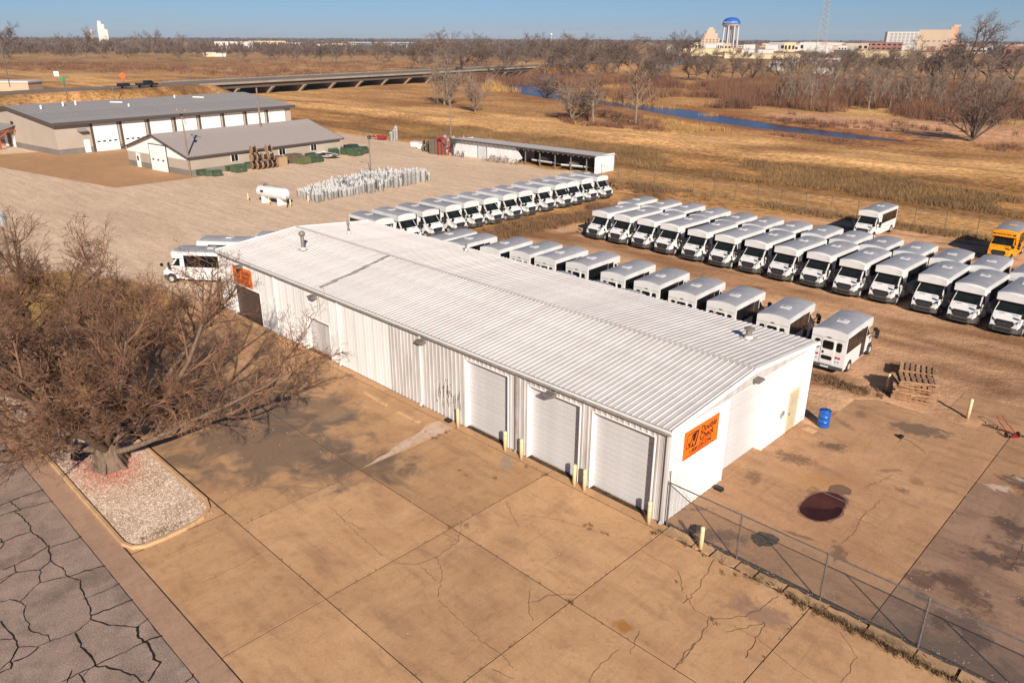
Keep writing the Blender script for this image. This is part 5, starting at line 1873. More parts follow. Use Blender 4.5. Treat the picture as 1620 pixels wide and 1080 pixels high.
def bare_tree(seed, levels, start=(0, 0, 0), lean=(0, 0, 1), droop=0.0, wiggle=0.25, up=0.10, sides=(9, 7, 5, 4, 3, 3), clip=None):
    """levels: list of dicts n,len,r,ang,seg,first. returns MB wood, MB twigs"""
    rnd = random.Random(seed)
    wood, twig = MB(), MB()

    def grow(p, d, L, r, lv):
        sp = levels[lv]
        seg = sp['seg']
        pts = [p.copy()]
        rad = [r]
        dirs = []
        dd = d.copy()
        w = sp.get('wig', wiggle)
        for s_ in range(seg):
            dd = (dd + rand_perp(dd, rnd) * rnd.gauss(0, w) + Vector((0, 0, sp.get('up', up)))).normalized()
            p = p + dd * (L / seg)
            if p.z < 0.25 and lv > 0:
                dd.z = abs(dd.z) + 0.2
                dd.normalize()
                p.z = 0.3
            if lv >= 2 and p.z < sp.get('zmin', 0) :
                dd.z = abs(dd.z) * 0.6
                p.z = sp.get('zmin', 0)
            pts.append(p.copy())
            dirs.append(dd.copy())
            rad.append(max(r * (1 - 0.72 * (s_ + 1) / seg), sp.get('rmin', 0.003)))
        t = wood if lv < sp.get('split', 2) else twig
        t.tube(pts, rad, sides[min(lv, len(sides) - 1)], cap=False)
        if lv + 1 >= len(levels):
            return
        nx = levels[lv + 1]
        for k in range(nx['n']):
            f = nx['first'] + (1 - nx['first']) * (k + rnd.uniform(0.1, 0.9)) / nx['n']
            i = min(int(f * seg), seg - 1)
            q = pts[i].lerp(pts[i + 1], f * seg - i)
            ang = R(max(nx.get('angmin', 8), rnd.gauss(nx['ang'], nx.get('angs', 12))))
            if lv == 0:
                az = 2 * PI * (k * 0.382 + rnd.uniform(-0.06, 0.06)) + seed
                side = Vector((math.cos(az), math.sin(az), 0))
            else:
                side = rand_perp(dirs[i], rnd)
                side.z *= nx.get('flat', 0.7)
                side.normalize()
            cd = (dirs[i] * math.cos(ang) + side * math.sin(ang)).normalized()
            ll = nx['len'] * rnd.uniform(0.65, 1.25) * (1.0 - 0.35 * f if lv > 0 else 1)
            rr = min(rad[i] * 0.75, nx['r'] * rnd.uniform(0.8, 1.2))
            grow(q, cd, ll, rr, lv + 1)

    grow(Vector(start), Vector(lean).normalized(), levels[0]['len'], levels[0]['r'], 0)
    return wood, twig


def leafy_bits(twig_mb, rnd, frac, size, m):
    """dry leaves/pods hanging on some twig ends"""
    t = MB()
    vs = twig_mb.v
    n = len(vs)
    for i in range(0, n, 3):
        if rnd.random() < frac:
            x, y, z = vs[i]
            s = size * rnd.uniform(0.5, 1.3)
            a = Vector((rnd.gauss(0, 1), rnd.gauss(0, 1), rnd.gauss(0, 1))).normalized() * s
            b_ = Vector((rnd.gauss(0, 1), rnd.gauss(0, 1), rnd.gauss(0, 1))).normalized() * s * 0.6
            t.add([(x, y, z), (x + a.x, y + a.y, z + a.z), (x + b_.x, y + b_.y, z + b_.z)], [(0, 1, 2)])
    return t


# the big spreading tree in the street island: many low heavy limbs
big = thing('bare_tree', 'large spreading bare tree with a thick short trunk in the gravel island by the street', 'tree', (-21.3, -14.6, 0))
L5 = [dict(n=1, len=1.25, r=0.48, ang=0, seg=4, first=0, wig=0.06, up=0.1),
      dict(n=13, len=8.0, r=0.17, ang=56, angs=14, angmin=34, seg=9, first=0.45, wig=0.14, up=0.045),
      dict(n=10, len=3.4, r=0.070, zmin=1.3, ang=46, angs=12, seg=6, first=0.18, wig=0.2, up=0.05, flat=0.8),
      dict(n=8, len=1.6, r=0.030, zmin=1.0, ang=44, seg=5, first=0.12, wig=0.24, up=0.05, rmin=0.008),
      dict(n=8, len=0.72, r=0.012, ang=48, seg=3, first=0.1, wig=0.30, up=0.04, rmin=0.006),
      dict(n=4, len=0.30, r=0.008, ang=50, seg=2, first=0.15, wig=0.35, up=0.02, rmin=0.005)]
wood, twig = bare_tree(7, L5, lean=(-0.03, 0.02, 1))
# root flare
wood.tube([(0, 0, -0.02), (0, 0, 0.12), (0, 0, 0.35), (0, 0, 0.7), (0, 0, 1.1)], [0.80, 0.66, 0.57, 0.52, 0.47], 13, cap=False)
for _k in range(5):
    _a = _k * 1.3 + 0.3
    wood.tube([(0.25 * math.cos(_a), 0.25 * math.sin(_a), 1.2), (0.47 * math.cos(_a), 0.47 * math.sin(_a), 0.5), (0.72 * math.cos(_a + .1), 0.72 * math.sin(_a + .1), 0.12), (0.98 * math.cos(_a + .2), 0.98 * math.sin(_a + .2), -0.05)], [0.12, 0.14, 0.11, 0.05], 7, cap=False)
wood.build('trunk', M['bark'], big, smooth=True)
big.scale = (1.10, 1.10, 1.10)
twig.build('crown', M['twig'], big)
leafy_bits(twig, random.Random(3), 0.24, 0.055, None).build('dry_leaves', M['leaf_dry'], big)
# its neighbour further along the street
nb = thing('bare_tree', 'second bare tree behind the big one, filling the left edge of the picture', 'tree', (-34.8, -13.9, 0), 1.0)
L5b = [dict(n=1, len=2.8, r=0.30, ang=0, seg=4, first=0, wig=0.06, up=0.1),
       dict(n=8, len=6.2, r=0.15, ang=46, angs=12, angmin=32, seg=8, first=0.45, wig=0.14, up=0.07),
       dict(n=9, len=2.6, r=0.050, ang=44, seg=5, first=0.2, wig=0.2, up=0.06),
       dict(n=8, len=1.3, r=0.022, ang=44, seg=4, first=0.15, wig=0.24, up=0.05, rmin=0.008),
       dict(n=7, len=0.62, r=0.012, ang=48, seg=3, first=0.1, wig=0.30, up=0.05, rmin=0.006),
       dict(n=3, len=0.28, r=0.008, ang=50, seg=2, first=0.2, wig=0.3, up=0.02, rmin=0.005)]
wood, twig = bare_tree(19, L5b)
wood.build('trunk', M['bark'], nb, smooth=True)
nb.scale = (1.15, 1.15, 1.08)
twig.build('crown', M['twig'], nb)
leafy_bits(twig, random.Random(4), 0.15, 0.05, None).build('dry_leaves', M['leaf_dry'], nb)

# low yellow-green shrub in the lawn behind the tree
rnd = random.Random(101)
sh = MB()
for k in range(2600):
    a = rnd.uniform(0, 2 * PI)
    e = rnd.uniform(0.05, 1.4)
    r_ = rnd.uniform(0.2, 1.0)
    x, y, z = r_ * 1.6 * math.cos(a) * math.cos(e), r_ * 1.4 * math.sin(a) * math.cos(e), r_ * 1.3 * math.sin(e)
    d = Vector((rnd.gauss(0, 1), rnd.gauss(0, 1), rnd.gauss(0, 1))).normalized() * 0.13
    e2 = Vector((rnd.gauss(0, 1), rnd.gauss(0, 1), rnd.gauss(0, 1))).normalized() * 0.07
    sh.add([(x, y, z), (x + d.x, y + d.y, z + d.z), (x + e2.x, y + e2.y, z + e2.z)], [(0, 1, 2)])
shm = mat('shrub_yellow', (0.26, 0.17, 0.03), 0.9, (0.14, 0.11, 0.03), 2)
for (x, y, s, lb) in ((-43.5, -5.2, 1.1, 'yellowish shrub seen through the crown of the big tree, nearest the building'), (-47.0, -8.0, 1.3, 'yellowish shrub on the lawn behind the crown of the big tree, nearer the street')):
    if lb.endswith('building'):
        o = sh.build('yellow_shrub', shm, None, loc=(x, y, 0))
        o.scale = (s, s, s)
    else:
        o = o.copy()
        col.objects.link(o)
        o.location = (x, y, 0)
        o.rotation_euler.z = 2
        o.scale = (s, s, s * 0.8)
    tag(o, lb, 'shrub', 'yellow shrubs on the lawn')

# red mulch ring, floodlights by the trunk
mu = MB()
rnd = random.Random(6)
for k in range(11000):
    a = rnd.uniform(0, 2 * PI)
    r_ = abs(rnd.gauss(0, 0.85)) + 0.45
    x, y = -21.1 + r_ * 1.35 * math.cos(a), -14.75 + r_ * 0.95 * math.sin(a)
    if not (-16.3 < y < -12.95):
        continue
    s = rnd.uniform(0.02, 0.05)
    a2 = rnd.uniform(0, 6.3)
    mu.add([(x, y, 0.048), (x + s * math.cos(a2), y + s * math.sin(a2), 0.05 + rnd.uniform(0, 0.02)), (x + 0.4 * s * math.cos(a2 + 1.5), y + 0.4 * s * math.sin(a2 + 1.5), 0.06 + rnd.uniform(0, 0.02))], [(0, 1, 2)])
tag(mu.build('red_mulch', mat('red_mulch', (0.42, 0.10, 0.065), 0.95, (0.50, 0.19, 0.13), 5)), 'red chipped mulch round the foot of the big tree', 'mulch', kind='stuff')
st = MB()
for k in range(7000):
    x, y = rnd.uniform(-25.5, -14.1), rnd.uniform(-16.35, -12.95)
    s = rnd.uniform(0.015, 0.038)
    z = 0.044
    st.add([(x - s, y - s * .6, z), (x + s, y - s * .5, z), (x + s * .3, y + s, z), (x + rnd.uniform(-.3, .3) * s, y, z + s * rnd.uniform(.5, 1.1))], [(0, 1, 3), (1, 2, 3), (2, 0, 3)])
tag(st.build('white_stones', mat('white_stone', (0.72, 0.63, 0.54), 0.9, (0.45, 0.32, 0.24), 6)), 'loose white landscaping stones in the island bed', 'stones', kind='stuff')
for (px, py, lb, rz) in ((124, 728, 'left one of the two black floodlights on stakes left of the big trunk', 0.4), (144, 718, 'right one of the two black floodlights on stakes left of the big trunk', 0.9)):
    p_ = G(px, py + 8)
    f = thing('ground_light', lb, 'floodlight', (p_.x, p_.y, 0.03), rz, 'floodlights by the tree')
    MB().tube([(0, 0, 0), (0, 0, 0.35)], 0.015, 5).build('stake', M['black'], f)
    MB().prism([(-0.16, 0.32), (0.14, 0.40), (0.12, 0.58), (-0.10, 0.60)], 0, -0.22, 0.22).build('lamp_box', M['black'], f)
    MB().add([(-0.19, -0.155, 0.35), (0.19, -0.155, 0.35), (0.19, -0.12, 0.57), (-0.19, -0.12, 0.57)], [(0, 1, 2, 3)]).build('lens', M['glass'], f)

# ------------------------------------------------------------------ background trees (shared meshes)
def far_tree(seed, h, kind):
    if kind == 'broad':
        lv = [dict(n=1, len=0.26 * h, r=0.030 * h, ang=0, seg=3, first=0, wig=0.1, up=0.1),
              dict(n=6, len=0.52 * h, r=0.016 * h, ang=38, angs=14, seg=5, first=0.45, wig=0.2, up=0.08, split=2, rmin=0.003 * h),
              dict(n=6, len=0.26 * h, r=0.0065 * h, ang=46, seg=4, first=0.25, wig=0.25, up=0.06, rmin=0.002 * h),
              dict(n=7, len=0.12 * h, r=0.0032 * h, ang=46, seg=3, first=0.1, wig=0.3, up=0.05, rmin=0.0014 * h),
              dict(n=6, len=0.06 * h, r=0.0022 * h, ang=50, seg=1, first=0.1, wig=0.3, up=0.03, rmin=0.0010 * h)]
    elif kind == 'slender':
        lv = [dict(n=1, len=0.85 * h, r=0.016 * h, ang=0, seg=7, first=0, wig=0.07, up=0.1),
              dict(n=16, len=0.27 * h, r=0.006 * h, ang=32, angs=9, seg=4, first=0.18, wig=0.14, up=0.12, split=2, rmin=0.002 * h),
              dict(n=7, len=0.12 * h, r=0.003 * h, ang=36, seg=3, first=0.2, wig=0.2, up=0.08, rmin=0.0015 * h),
              dict(n=5, len=0.06 * h, r=0.002 * h, ang=40, seg=1, first=0.1, wig=0.25, up=0.05, rmin=0.0012 * h)]
    else:  # bushy multi-stem
        lv = [dict(n=1, len=0.06 * h, r=0.03 * h, ang=0, seg=2, first=0, wig=0.05, up=0.1),
              dict(n=11, len=0.62 * h, r=0.012 * h, ang=30, angs=14, seg=5, first=0.1, wig=0.14, up=0.07, split=2, rmin=0.003 * h),
              dict(n=8, len=0.26 * h, r=0.005 * h, ang=36, seg=3, first=0.2, wig=0.2, up=0.06, rmin=0.002 * h),
              dict(n=6, len=0.14 * h, r=0.0028 * h, ang=38, seg=2, first=0.1, wig=0.25, up=0.05, rmin=0.0014 * h),
              dict(n=3, len=0.07 * h, r=0.0022 * h, ang=40, seg=1, first=0.1, wig=0.25, up=0.05, rmin=0.0012 * h)]
    return bare_tree(seed, lv, sides=(6, 4, 3, 3, 3))


protos = {}
for kind, seeds in (('broad', (1, 2, 3, 4)), ('slender', (5, 6, 7)), ('bushy', (8, 9, 10))):
    for s_ in seeds:
        w_, t_ = far_tree(s_, 10.0, kind)
        protos.setdefault(kind, []).append((w_, t_))
_built = {}


def put_tree(kind, i, x, y, h, rz, label, group=None, pale=False, wide=1.0, z=None):
    key = (kind, i, pale)
    rt = thing('tree', label, 'tree', (x, y, hz(x, y) - 0.1 if z is None else z), rz, group)
    s = h / 9.2
    rt.scale = (s * wide, s * wide, s)
    if key not in _built:
        w_, t_ = protos[kind][i]
        mw, mt = (M['bark_pale'], M['bark_pale']) if pale else (M['bark_far'], M['twig_far'])
        _built[key] = (w_.build('trunk', mw, rt), t_.build('crown', mt, rt))
    else:
        for o in _built[key]:
            c = o.copy()
            col.objects.link(c)
            c.parent = rt
    return rt


ONES = ['', 'first', 'second', 'third', 'fourth', 'fifth', 'sixth', 'seventh', 'eighth', 'ninth', 'tenth', 'eleventh', 'twelfth', 'thirteenth', 'fourteenth', 'fifteenth', 'sixteenth', 'seventeenth', 'eighteenth', 'nineteenth']
TENS = ['', '', 'twenty', 'thirty', 'forty', 'fifty', 'sixty']


def ordinal(n):
    if n < 20:
        return ONES[n]
    return TENS[n // 10] + '-' + ONES[n % 10] if n % 10 else TENS[n // 10][:-1] + 'ieth'


def number_left(group, tail):
    """labels of a group, counted from the left of the photograph"""
    L = [o for o in col.objects if o.get('group') == group and o.parent is None]

    def bearing(o):
        d = Vector(o.location) - Vector((CAMX, CAMY, CAMZ))
        return d.dot(CR) / d.dot(CF)
    for k, o in enumerate(sorted(L, key=bearing)):
        o['label'] = tail.replace('#', ordinal(k + 1))


def tree_at(px, py, top, kind, i, label, pale=False, wide=1.0, group=None):
    p_ = G(px, py)
    D = math.hypot(p_.x - CAMX, p_.y - CAMY)
    h = (py - top) / FPX * D / math.cos(0.1) * 1.02
    return put_tree(kind, i, p_.x, p_.y, h, random.uniform(0, 6), label, group, pale, wide)


random.seed(4)
tree_at(703, 165, 95, 'slender', 0, 'pale slender tree in front of the bridge, tallest of its clump', True, 1.5)
tree_at(712, 166, 105, 'bushy', 0, 'pale multi-stemmed tree beside the tallest one in front of the bridge', True, 1.1)
tree_at(692, 162, 112, 'slender', 1, 'thin pale tree at the left of the clump in front of the bridge', True, 1.3)
tree_at(752, 177, 112, 'bushy', 1, 'small grey multi-stemmed tree on the meadow right of the bridge clump', True, 0.9)
tree_at(866, 152, 106, 'bushy', 2, 'dense dark round tree at the river bend beside the end of the bridge', False, 1.5)
tree_at(905, 190, 122, 'bushy', 0, 'grey multi-stemmed tree left of the pair on the near river bank', True, 1.1)
tree_at(938, 194, 124, 'slender', 2, 'pale slender tree right of the pair on the near river bank', True, 1.6)
tree_at(922, 186, 135, 'bushy', 1, 'low bushy tree between the pair on the near river bank', False, 1.2)
tree_at(1005, 197, 112, 'slender', 0, 'pale forked tree standing alone on the near river bank', True, 1.7)
tree_at(1537, 225, 136, 'bushy', 2, 'broad multi-stemmed bare tree alone at the sandbar on the right', False, 1.35)
for px, py, top, i in ((137, 92, 55, 0), (162, 92, 62, 1), (248, 95, 55, 2), (282, 97, 58, 3), (105, 85, 58, 1), (225, 90, 60, 0)):
    tree_at(px, py, top, 'broad', i, 'bare cottonwood in the field beyond the road on the left', wide=1.0, group='cottonwoods in the left field')
for px, py, top, i in ((385, 97, 74, 0), (438, 103, 72, 1), (458, 98, 76, 3), (470, 97, 74, 2), (490, 98, 70, 0), (508, 102, 68, 1), (532, 100, 72, 2), (556, 98, 74, 1), (598, 103, 68, 3), (615, 98, 72, 0), (655, 110, 66, 1)):
    tree_at(px, py, top, 'broad', i, 'bare tree in the fields left of and behind the bridge', wide=1.1, group='field trees behind the bridge')
rnd = random.Random(29)
for k in range(30):
    px = rnd.uniform(0, 690)
    py = rnd.uniform(84, 96)
    tree_at(px, py, py - rnd.uniform(14, 24), 'broad', k % 4, 'small bare tree on the far fields', wide=rnd.uniform(1.0, 1.6), group='small trees on the far fields')
rnd = random.Random(15)
# dark wood behind the bridge's far end and along the river
for k in range(46):
    px = rnd.uniform(665, 1090)
    py = rnd.uniform(96, 124) if px < 850 else rnd.uniform(100, 132)
    tree_at(px, py, py - rnd.uniform(30, 52), 'broad', k % 4, 'bare tree in the dense wood beyond the far end of the bridge', wide=rnd.uniform(1.0, 1.5), group='wood beyond the bridge')
for px, py, top in ((1157, 60, 60),):
    pass
tree_at(1120 / 1.0, 128, 62, 'broad', 2, 'tall bare tree rising above the wood right of the bridge', wide=1.0) if False else None
tree_at(918, 122, 58, 'broad', 2, 'tallest bare tree of the wood, rising above the skyline beyond the bridge', wide=1.2)
# orchard-like row behind the willows on the right
for k in range(26):
    px = 1085 + k * 17.5 + rnd.uniform(-5, 5)
    py = rnd.uniform(122, 134)
    tree_at(px, py, py - rnd.uniform(34, 47), 'broad', k % 4, 'round-crowned bare tree in the row beyond the red willows', wide=rnd.uniform(1.0, 1.3), group='row of trees beyond the willows')
for k in range(20):
    px = rnd.uniform(1080, 1625)
    py = rnd.uniform(104, 116)
    tree_at(px, py, py - rnd.uniform(20, 30), 'broad', k % 4, 'bare tree in front of the town', wide=rnd.uniform(1.0, 1.4), group='trees in front of the town')
tree_at(1525, 128, 48, 'broad', 0, 'very tall dark bare tree reaching the skyline at the right', wide=1.2)
tree_at(1560, 135, 72, 'broad', 2, 'wide dark bare tree right of the very tall one at the right edge', wide=1.4)
tree_at(1600, 140, 82, 'broad', 3, 'leaning dark bare tree at the right edge of the picture', wide=1.4)
tree_at(1470, 150, 68, 'broad', 1, 'tall dark bare tree left of the very tall one on the right', wide=1.1)
tree_at(5, 92, 47, 'broad', 1, 'tall dark tree at the left edge of the skyline', wide=1.2)
# pale poplars
for k in range(64):
    px = rnd.uniform(1225, 1620)
    py = rnd.uniform(148, 172) + (px - 1225) * 0.02
    tree_at(px, py, py - rnd.uniform(30, 50), 'slender', k % 3, 'pale thin poplar standing in the red willows by the river', True, wide=rnd.uniform(0.9, 1.4), group='pale poplars in the willows')

number_left('cottonwoods in the left field', 'bare cottonwood, # from the left, in the field beyond the road on the left')
number_left('small trees on the far fields', 'small bare tree, # from the left of those on the far fields')
number_left('field trees behind the bridge', 'bare field tree, # from the left, left of and behind the bridge')
number_left('wood beyond the bridge', 'bare tree, # from the left, in the wood beyond the bridge end')
number_left('row of trees beyond the willows', 'round-crowned bare tree, # from the left in the row beyond the red willows')
number_left('trees in front of the town', 'small bare tree, # from the left of those in front of the town')
number_left('pale poplars in the willows', 'pale thin poplar, # from the left in the red willows by the river')

# ------------------------------------------------------------------ willow scrub, reeds, tall grass: uncountable masses
def blades(t, x, y, z, h, n, spread, w, lean=0.25):
    for k in range(n):
        a = rnd.uniform(0, 2 * PI)
        r_ = spread * math.sqrt(rnd.random())
        bx, by = x + r_ * math.cos(a), y + r_ * math.sin(a)
        hh_ = h * rnd.uniform(0.5, 1.1)
        lx, ly = rnd.gauss(0, lean) * hh_, rnd.gauss(0, lean) * hh_
        a2 = rnd.uniform(0, PI)
        dx, dy = w * math.cos(a2), w * math.sin(a2)
        t.add([(bx - dx, by - dy, z), (bx + dx, by + dy, z), (bx + lx, by + ly, z + hh_)], [(0, 1, 2)])


WIL = mat('willow_red', (0.19, 0.085, 0.05), 0.95, (0.12, 0.06, 0.04), 0.08, c3=(0.25, 0.13, 0.06), scale3=0.03)
wl = MB()


def scatter(t, poly, n, h, nb, spread, w, zfun=hz, lean=0.25):
    xs_ = [q[0] for q in poly]
    ys_ = [q[1] for q in poly]
    pa = np.array([rnd.uniform(min(xs_), max(xs_)) for _ in range(n * 4)])
    pb = np.array([rnd.uniform(min(ys_), max(ys_)) for _ in range(n * 4)])
    ins = dist_poly(pa, pb, poly) < 0
    dens = fbm(pa, pb, 18, 77)
    ok = ins & (dens > 0.40)
    zz = height(pa, pb)
    c = 0
    for x_, y_, z_, o_ in zip(pa, pb, zz, ok):
        if o_:
            s = rnd.uniform(0.6, 1.25)
            blades(t, x_, y_, z_, h * s, nb, spread * s, w, lean)
            c += 1
            if c >= n:
                break


wpoly = poly_px([(1075, 140), (1200, 128), (1400, 136), (1640, 140), (1660, 196), (1560, 196), (1400, 184), (1300, 178), (1215, 168), (1160, 178), (1075, 160)])
scatter(wl, wpoly, 2600, 3.8, 34, 2.4, 0.065, lean=0.4)
wp2 = poly_px([(930, 150), (1075, 138), (1080, 168), (985, 160), (930, 152)])
scatter(wl, wp2, 420, 3.2, 18, 2.0, 0.10)
wp3 = poly_px([(660, 118), (1060, 128), (1080, 142), (900, 140), (660, 126)])
scatter(wl, wp3, 900, 4.5, 22, 2.8, 0.09, lean=0.4)
wp4 = poly_px([(-20, 98), (330, 104), (560, 118), (420, 126), (270, 116), (-20, 112)])
scatter(wl, wp4, 380, 2.6, 18, 3.2, 0.12, lean=0.6)
wp4 = poly_px([(330, 100), (820, 96), (700, 122), (420, 122)])
scatter(wl, wp4, 420, 3.0, 18, 3.0, 0.1, lean=0.5)
scatter(wl, poly_px([(880, 186), (960, 176), (1060, 200), (1060, 208), (1000, 206), (900, 196)]), 230, 1.4, 18, 1.2, 0.06)
scatter(wl, poly_px([(1215, 209), (1400, 229), (1620, 230), (1620, 240), (1500, 238), (1380, 234), (1215, 216)]), 200, 0.8, 16, 1.0, 0.05)
scatter(wl, poly_px([(1250, 180), (1620, 212), (1620, 218), (1430, 213), (1330, 204), (1250, 190)]), 60, 1.4, 18, 0.8, 0.05)
scatter(wl, poly_px([(1210, 182), (1260, 184), (1340, 200), (1330, 206), (1220, 192)]), 90, 1.2, 18, 1.0, 0.05)
tag(wl.build('willow_scrub', WIL), 'mass of leafless red-brown willow scrub along the river', 'scrub', kind='stuff')
REED = mat('reed', (0.46, 0.28, 0.10), 0.95, (0.34, 0.19, 0.07), 0.1)
rd = MB()
scatter(rd, poly_px([(1080, 166), (1130, 176), (1135, 184), (1080, 176)]), 120, 2.0, 24, 1.3, 0.06)
scatter(rd, poly_px([(955, 140), (1070, 148), (1075, 172), (1010, 166), (955, 158)]), 260, 2.2, 24, 1.6, 0.07)
scatter(rd, poly_px([(768, 130), (812, 128), (818, 148), (800, 152), (770, 148)]), 120, 2.6, 24, 1.8, 0.09)
scatter(rd, poly_px([(1020, 188), (1110, 202), (1200, 211), (1190, 216), (1090, 209), (1020, 199)]), 200, 1.1, 22, 1.2, 0.05)
tag(rd.build('reeds', REED), 'clumps of straw-coloured reeds on the river banks', 'reeds', kind='stuff')
gr_ = MB()
scatter(gr_, poly_px([(620, 218), (700, 205), (1000, 236), (1300, 270), (1640, 318), (1640, 350), (1300, 300), (990, 262), (960, 245), (720, 216)]), 3600, 0.75, 14, 0.9, 0.035, lean=0.4)
scatter(gr_, [(-51, 63), (12, 63), (12, 66.5), (-51, 66.5)], 420, 0.6, 14, 0.6, 0.03, lean=0.4)
tag(gr_.build('tall_grass', mat('tall_grass', (0.27, 0.16, 0.065), 0.95, (0.16, 0.095, 0.042), 0.12)), 'rough tall dry grass on the bank beyond the yard fence', 'grass', kind='stuff')
wd2 = MB()
scatter(wd2, [(-44, 17), (-40, 17), (-38, 45), (-36.5, 56), (-42, 62), (-46, 66), (-52, 64), (-44, 56), (-43.5, 30)], 560, 0.8, 16, 0.6, 0.025)
for k in range(70):
    x_, y_ = rnd.gauss(-46, 6), rnd.gauss(62.5, 1.6)
    blades(wd2, x_, y_, 0, rnd.uniform(0.5, 1.3), 20, 0.5, 0.025)
for k in range(60):
    x_, y_ = rnd.uniform(-3.5, 1.2), rnd.gauss(19.2, 0.35)
    blades(wd2, x_, y_, 0, 0.3, 16, 0.3, 0.02)
tag(wd2.build('brush', mat('brush', (0.21, 0.115, 0.055), 0.95, (0.13, 0.075, 0.04), 0.6)), 'reddish dead brush around the parked rows and by the end of the shed', 'brush', kind='stuff')
# far woods: many low tufts reading as one mass up to the horizon
fw_ = MB()
rnd = random.Random(88)
for k in range(5200):
    ang = YAW + R(rnd.uniform(-41, 41))
    D = 620 * (1 + 8.5 * rnd.random() ** 1.7)
    x_ = CAMX + D * math.sin(ang)
    y_ = CAMY + D * math.cos(ang)
    if ang - YAW < R(4) and D < (900 if ang - YAW < -R(8) else 760):
        continue
    if ang - YAW > R(8) and D < 2300 and rnd.random() < 0.86:
        continue
    if fbm(np.array([x_]), np.array([y_]), 260, 5)[0] < 0.40 and D < 2600:
        continue
    if R(2) < ang - YAW and 1100 < D < 1900 and rnd.random() < 0.75:
        continue
    h_ = rnd.uniform(8, 15) * (1.0 if D < 2500 else 1.25) * (0.7 if ang - YAW > R(8) and D < 2500 else 1) * (0.8 if D < 1100 else 1)
    w_ = h_ * rnd.uniform(0.7, 1.4) * (1 if D < 2500 else 2.2)
    for q_ in range(44 if D < 1600 else 14):
        a = rnd.uniform(0, 2 * PI)
        r_ = w_ * 0.5 * math.sqrt(rnd.random())
        bx, by = x_ + r_ * math.cos(a) * 0.6, y_ + r_ * math.sin(a) * 0.6
        tx, ty = x_ + r_ * 1.5 * math.cos(a), y_ + r_ * 1.5 * math.sin(a)
        b2 = rnd.uniform(0, PI)
        ww_ = h_ * (0.05 if D < 1600 else 0.09)
        z1_ = h_ * rnd.uniform(0.55, 1.0) * (1 - 0.25 * (r_ / (w_ * 0.5)) ** 2)
        fw_.add([(bx, by, h_ * rnd.uniform(0, .3)), (tx - ww_ * math.cos(b2), ty - ww_ * math.sin(b2), z1_), (tx + ww_ * math.cos(b2), ty + ww_ * math.sin(b2), z1_ * rnd.uniform(0.8, 1.05))], [(0, 1, 2)])
tag(fw_.build('far_woods', mat('far_woods', (0.13, 0.095, 0.075), 1.0, (0.085, 0.065, 0.055), 0.004)), 'brown leafless woods reaching to the horizon', 'woods', kind='stuff')
# ------------------------------------------------------------------ two tan metal buildings across the gravel yard
def rotpt(o, a, x, y):
    return (o[0] + x * math.cos(a) - y * math.sin(a), o[1] + x * math.sin(a) + y * math.cos(a))


TANW = mat('tan_steel', (0.42, 0.355, 0.29), 0.6, (0.38, 0.32, 0.26), 0.3)
TANS = mat('tan_steel_side', (0.40, 0.335, 0.27), 0.6, (0.36, 0.30, 0.24), 0.3)
STONE = mat('wainscot_grey', (0.20, 0.175, 0.155), 0.7, (0.16, 0.14, 0.125), 0.6)
GROOF = mat('grey_roof', (0.27, 0.255, 0.245), 0.6, (0.23, 0.215, 0.21), 0.25, rand=0.03)
TROOF = mat('taupe_roof', (0.33, 0.285, 0.265), 0.55, (0.29, 0.25, 0.235), 0.3, rand=0.03)
BRTRIM = mat('brown_trim', (0.075, 0.06, 0.052), 0.6)
REDWOOD = mat('red_timber', (0.33, 0.07, 0.025), 0.6)


def ribbed_slope(parent, y0, y1, xa, za, xb, zb, m, step, name='roof_sheet', rib=0.05):
    """sheets of a roof slope running along local y; each sheet carries ribs along the slope"""
    y = y0
    first = None
    pr = [(0, 0), (step * 0.5 - 0.05, 0), (step * 0.5 - 0.02, rib), (step * 0.5 + 0.02, rib), (step * 0.5 + 0.05, 0), (step - 0.01, 0)]
    n_ = int((y1 - y0) / step)
    st_ = (y1 - y0) / n_
    for k in range(n_):
        if first is None:
            t = MB()
            vs = []
            for d_, h_ in pr:
                d_ = d_ * st_ / step
                vs += [(xa, d_, za + h_), (xb, d_, zb + h_)]
            t.add(vs, [(2 * i, 2 * i + 1, 2 * i + 3, 2 * i + 2) for i in range(len(pr) - 1)])
            first = t.build(name, m, parent, loc=(0, y0, 0))
        else:
            share(first, parent, (0, y0 + k * st_, 0))


# --- building with eight white doors. local: x = 0 is the door wall, building extends to -x; y runs along the door wall
a3 = R(7.0)
B3 = thing('metal_building', 'large tan metal building with grey roof and a row of eight tall white doors', 'building', (-133.6, 17.0, 0), a3)
L3, W3, E3, RD3 = 48.5, 34.0, 5.35, 7.2
t = MB()
t.prism([(0, 0.9), (0, E3), (-W3 / 2, RD3 - 0.15), (-W3, E3), (-W3, 0.9)], 1, 0, L3)
t.build('wall', TANW, B3)
MB().box(-W3 - 0.03, 0.03, -0.03, L3 + 0.03, 0, 0.95).build('wainscot', STONE, B3)
ov = 0.7
ribbed_slope(B3, -ov, L3 + ov, 0.9, E3 + 0.05, -W3 / 2, RD3 + 0.1, GROOF, 0.9)
ribbed_slope(B3, -ov, L3 + ov, -W3 - 0.9, E3 + 0.05, -W3 / 2, RD3 + 0.1, GROOF, 0.9)
MB().box(0.86, 0.93, -ov, L3 + ov, E3 - 0.45, E3 + 0.06).build('eave_fascia', BRTRIM, B3)
MB().box(0.02, 0.86, -ov, L3 + ov, E3 - 0.45, E3 - 0.40).build('soffit', BRTRIM, B3)
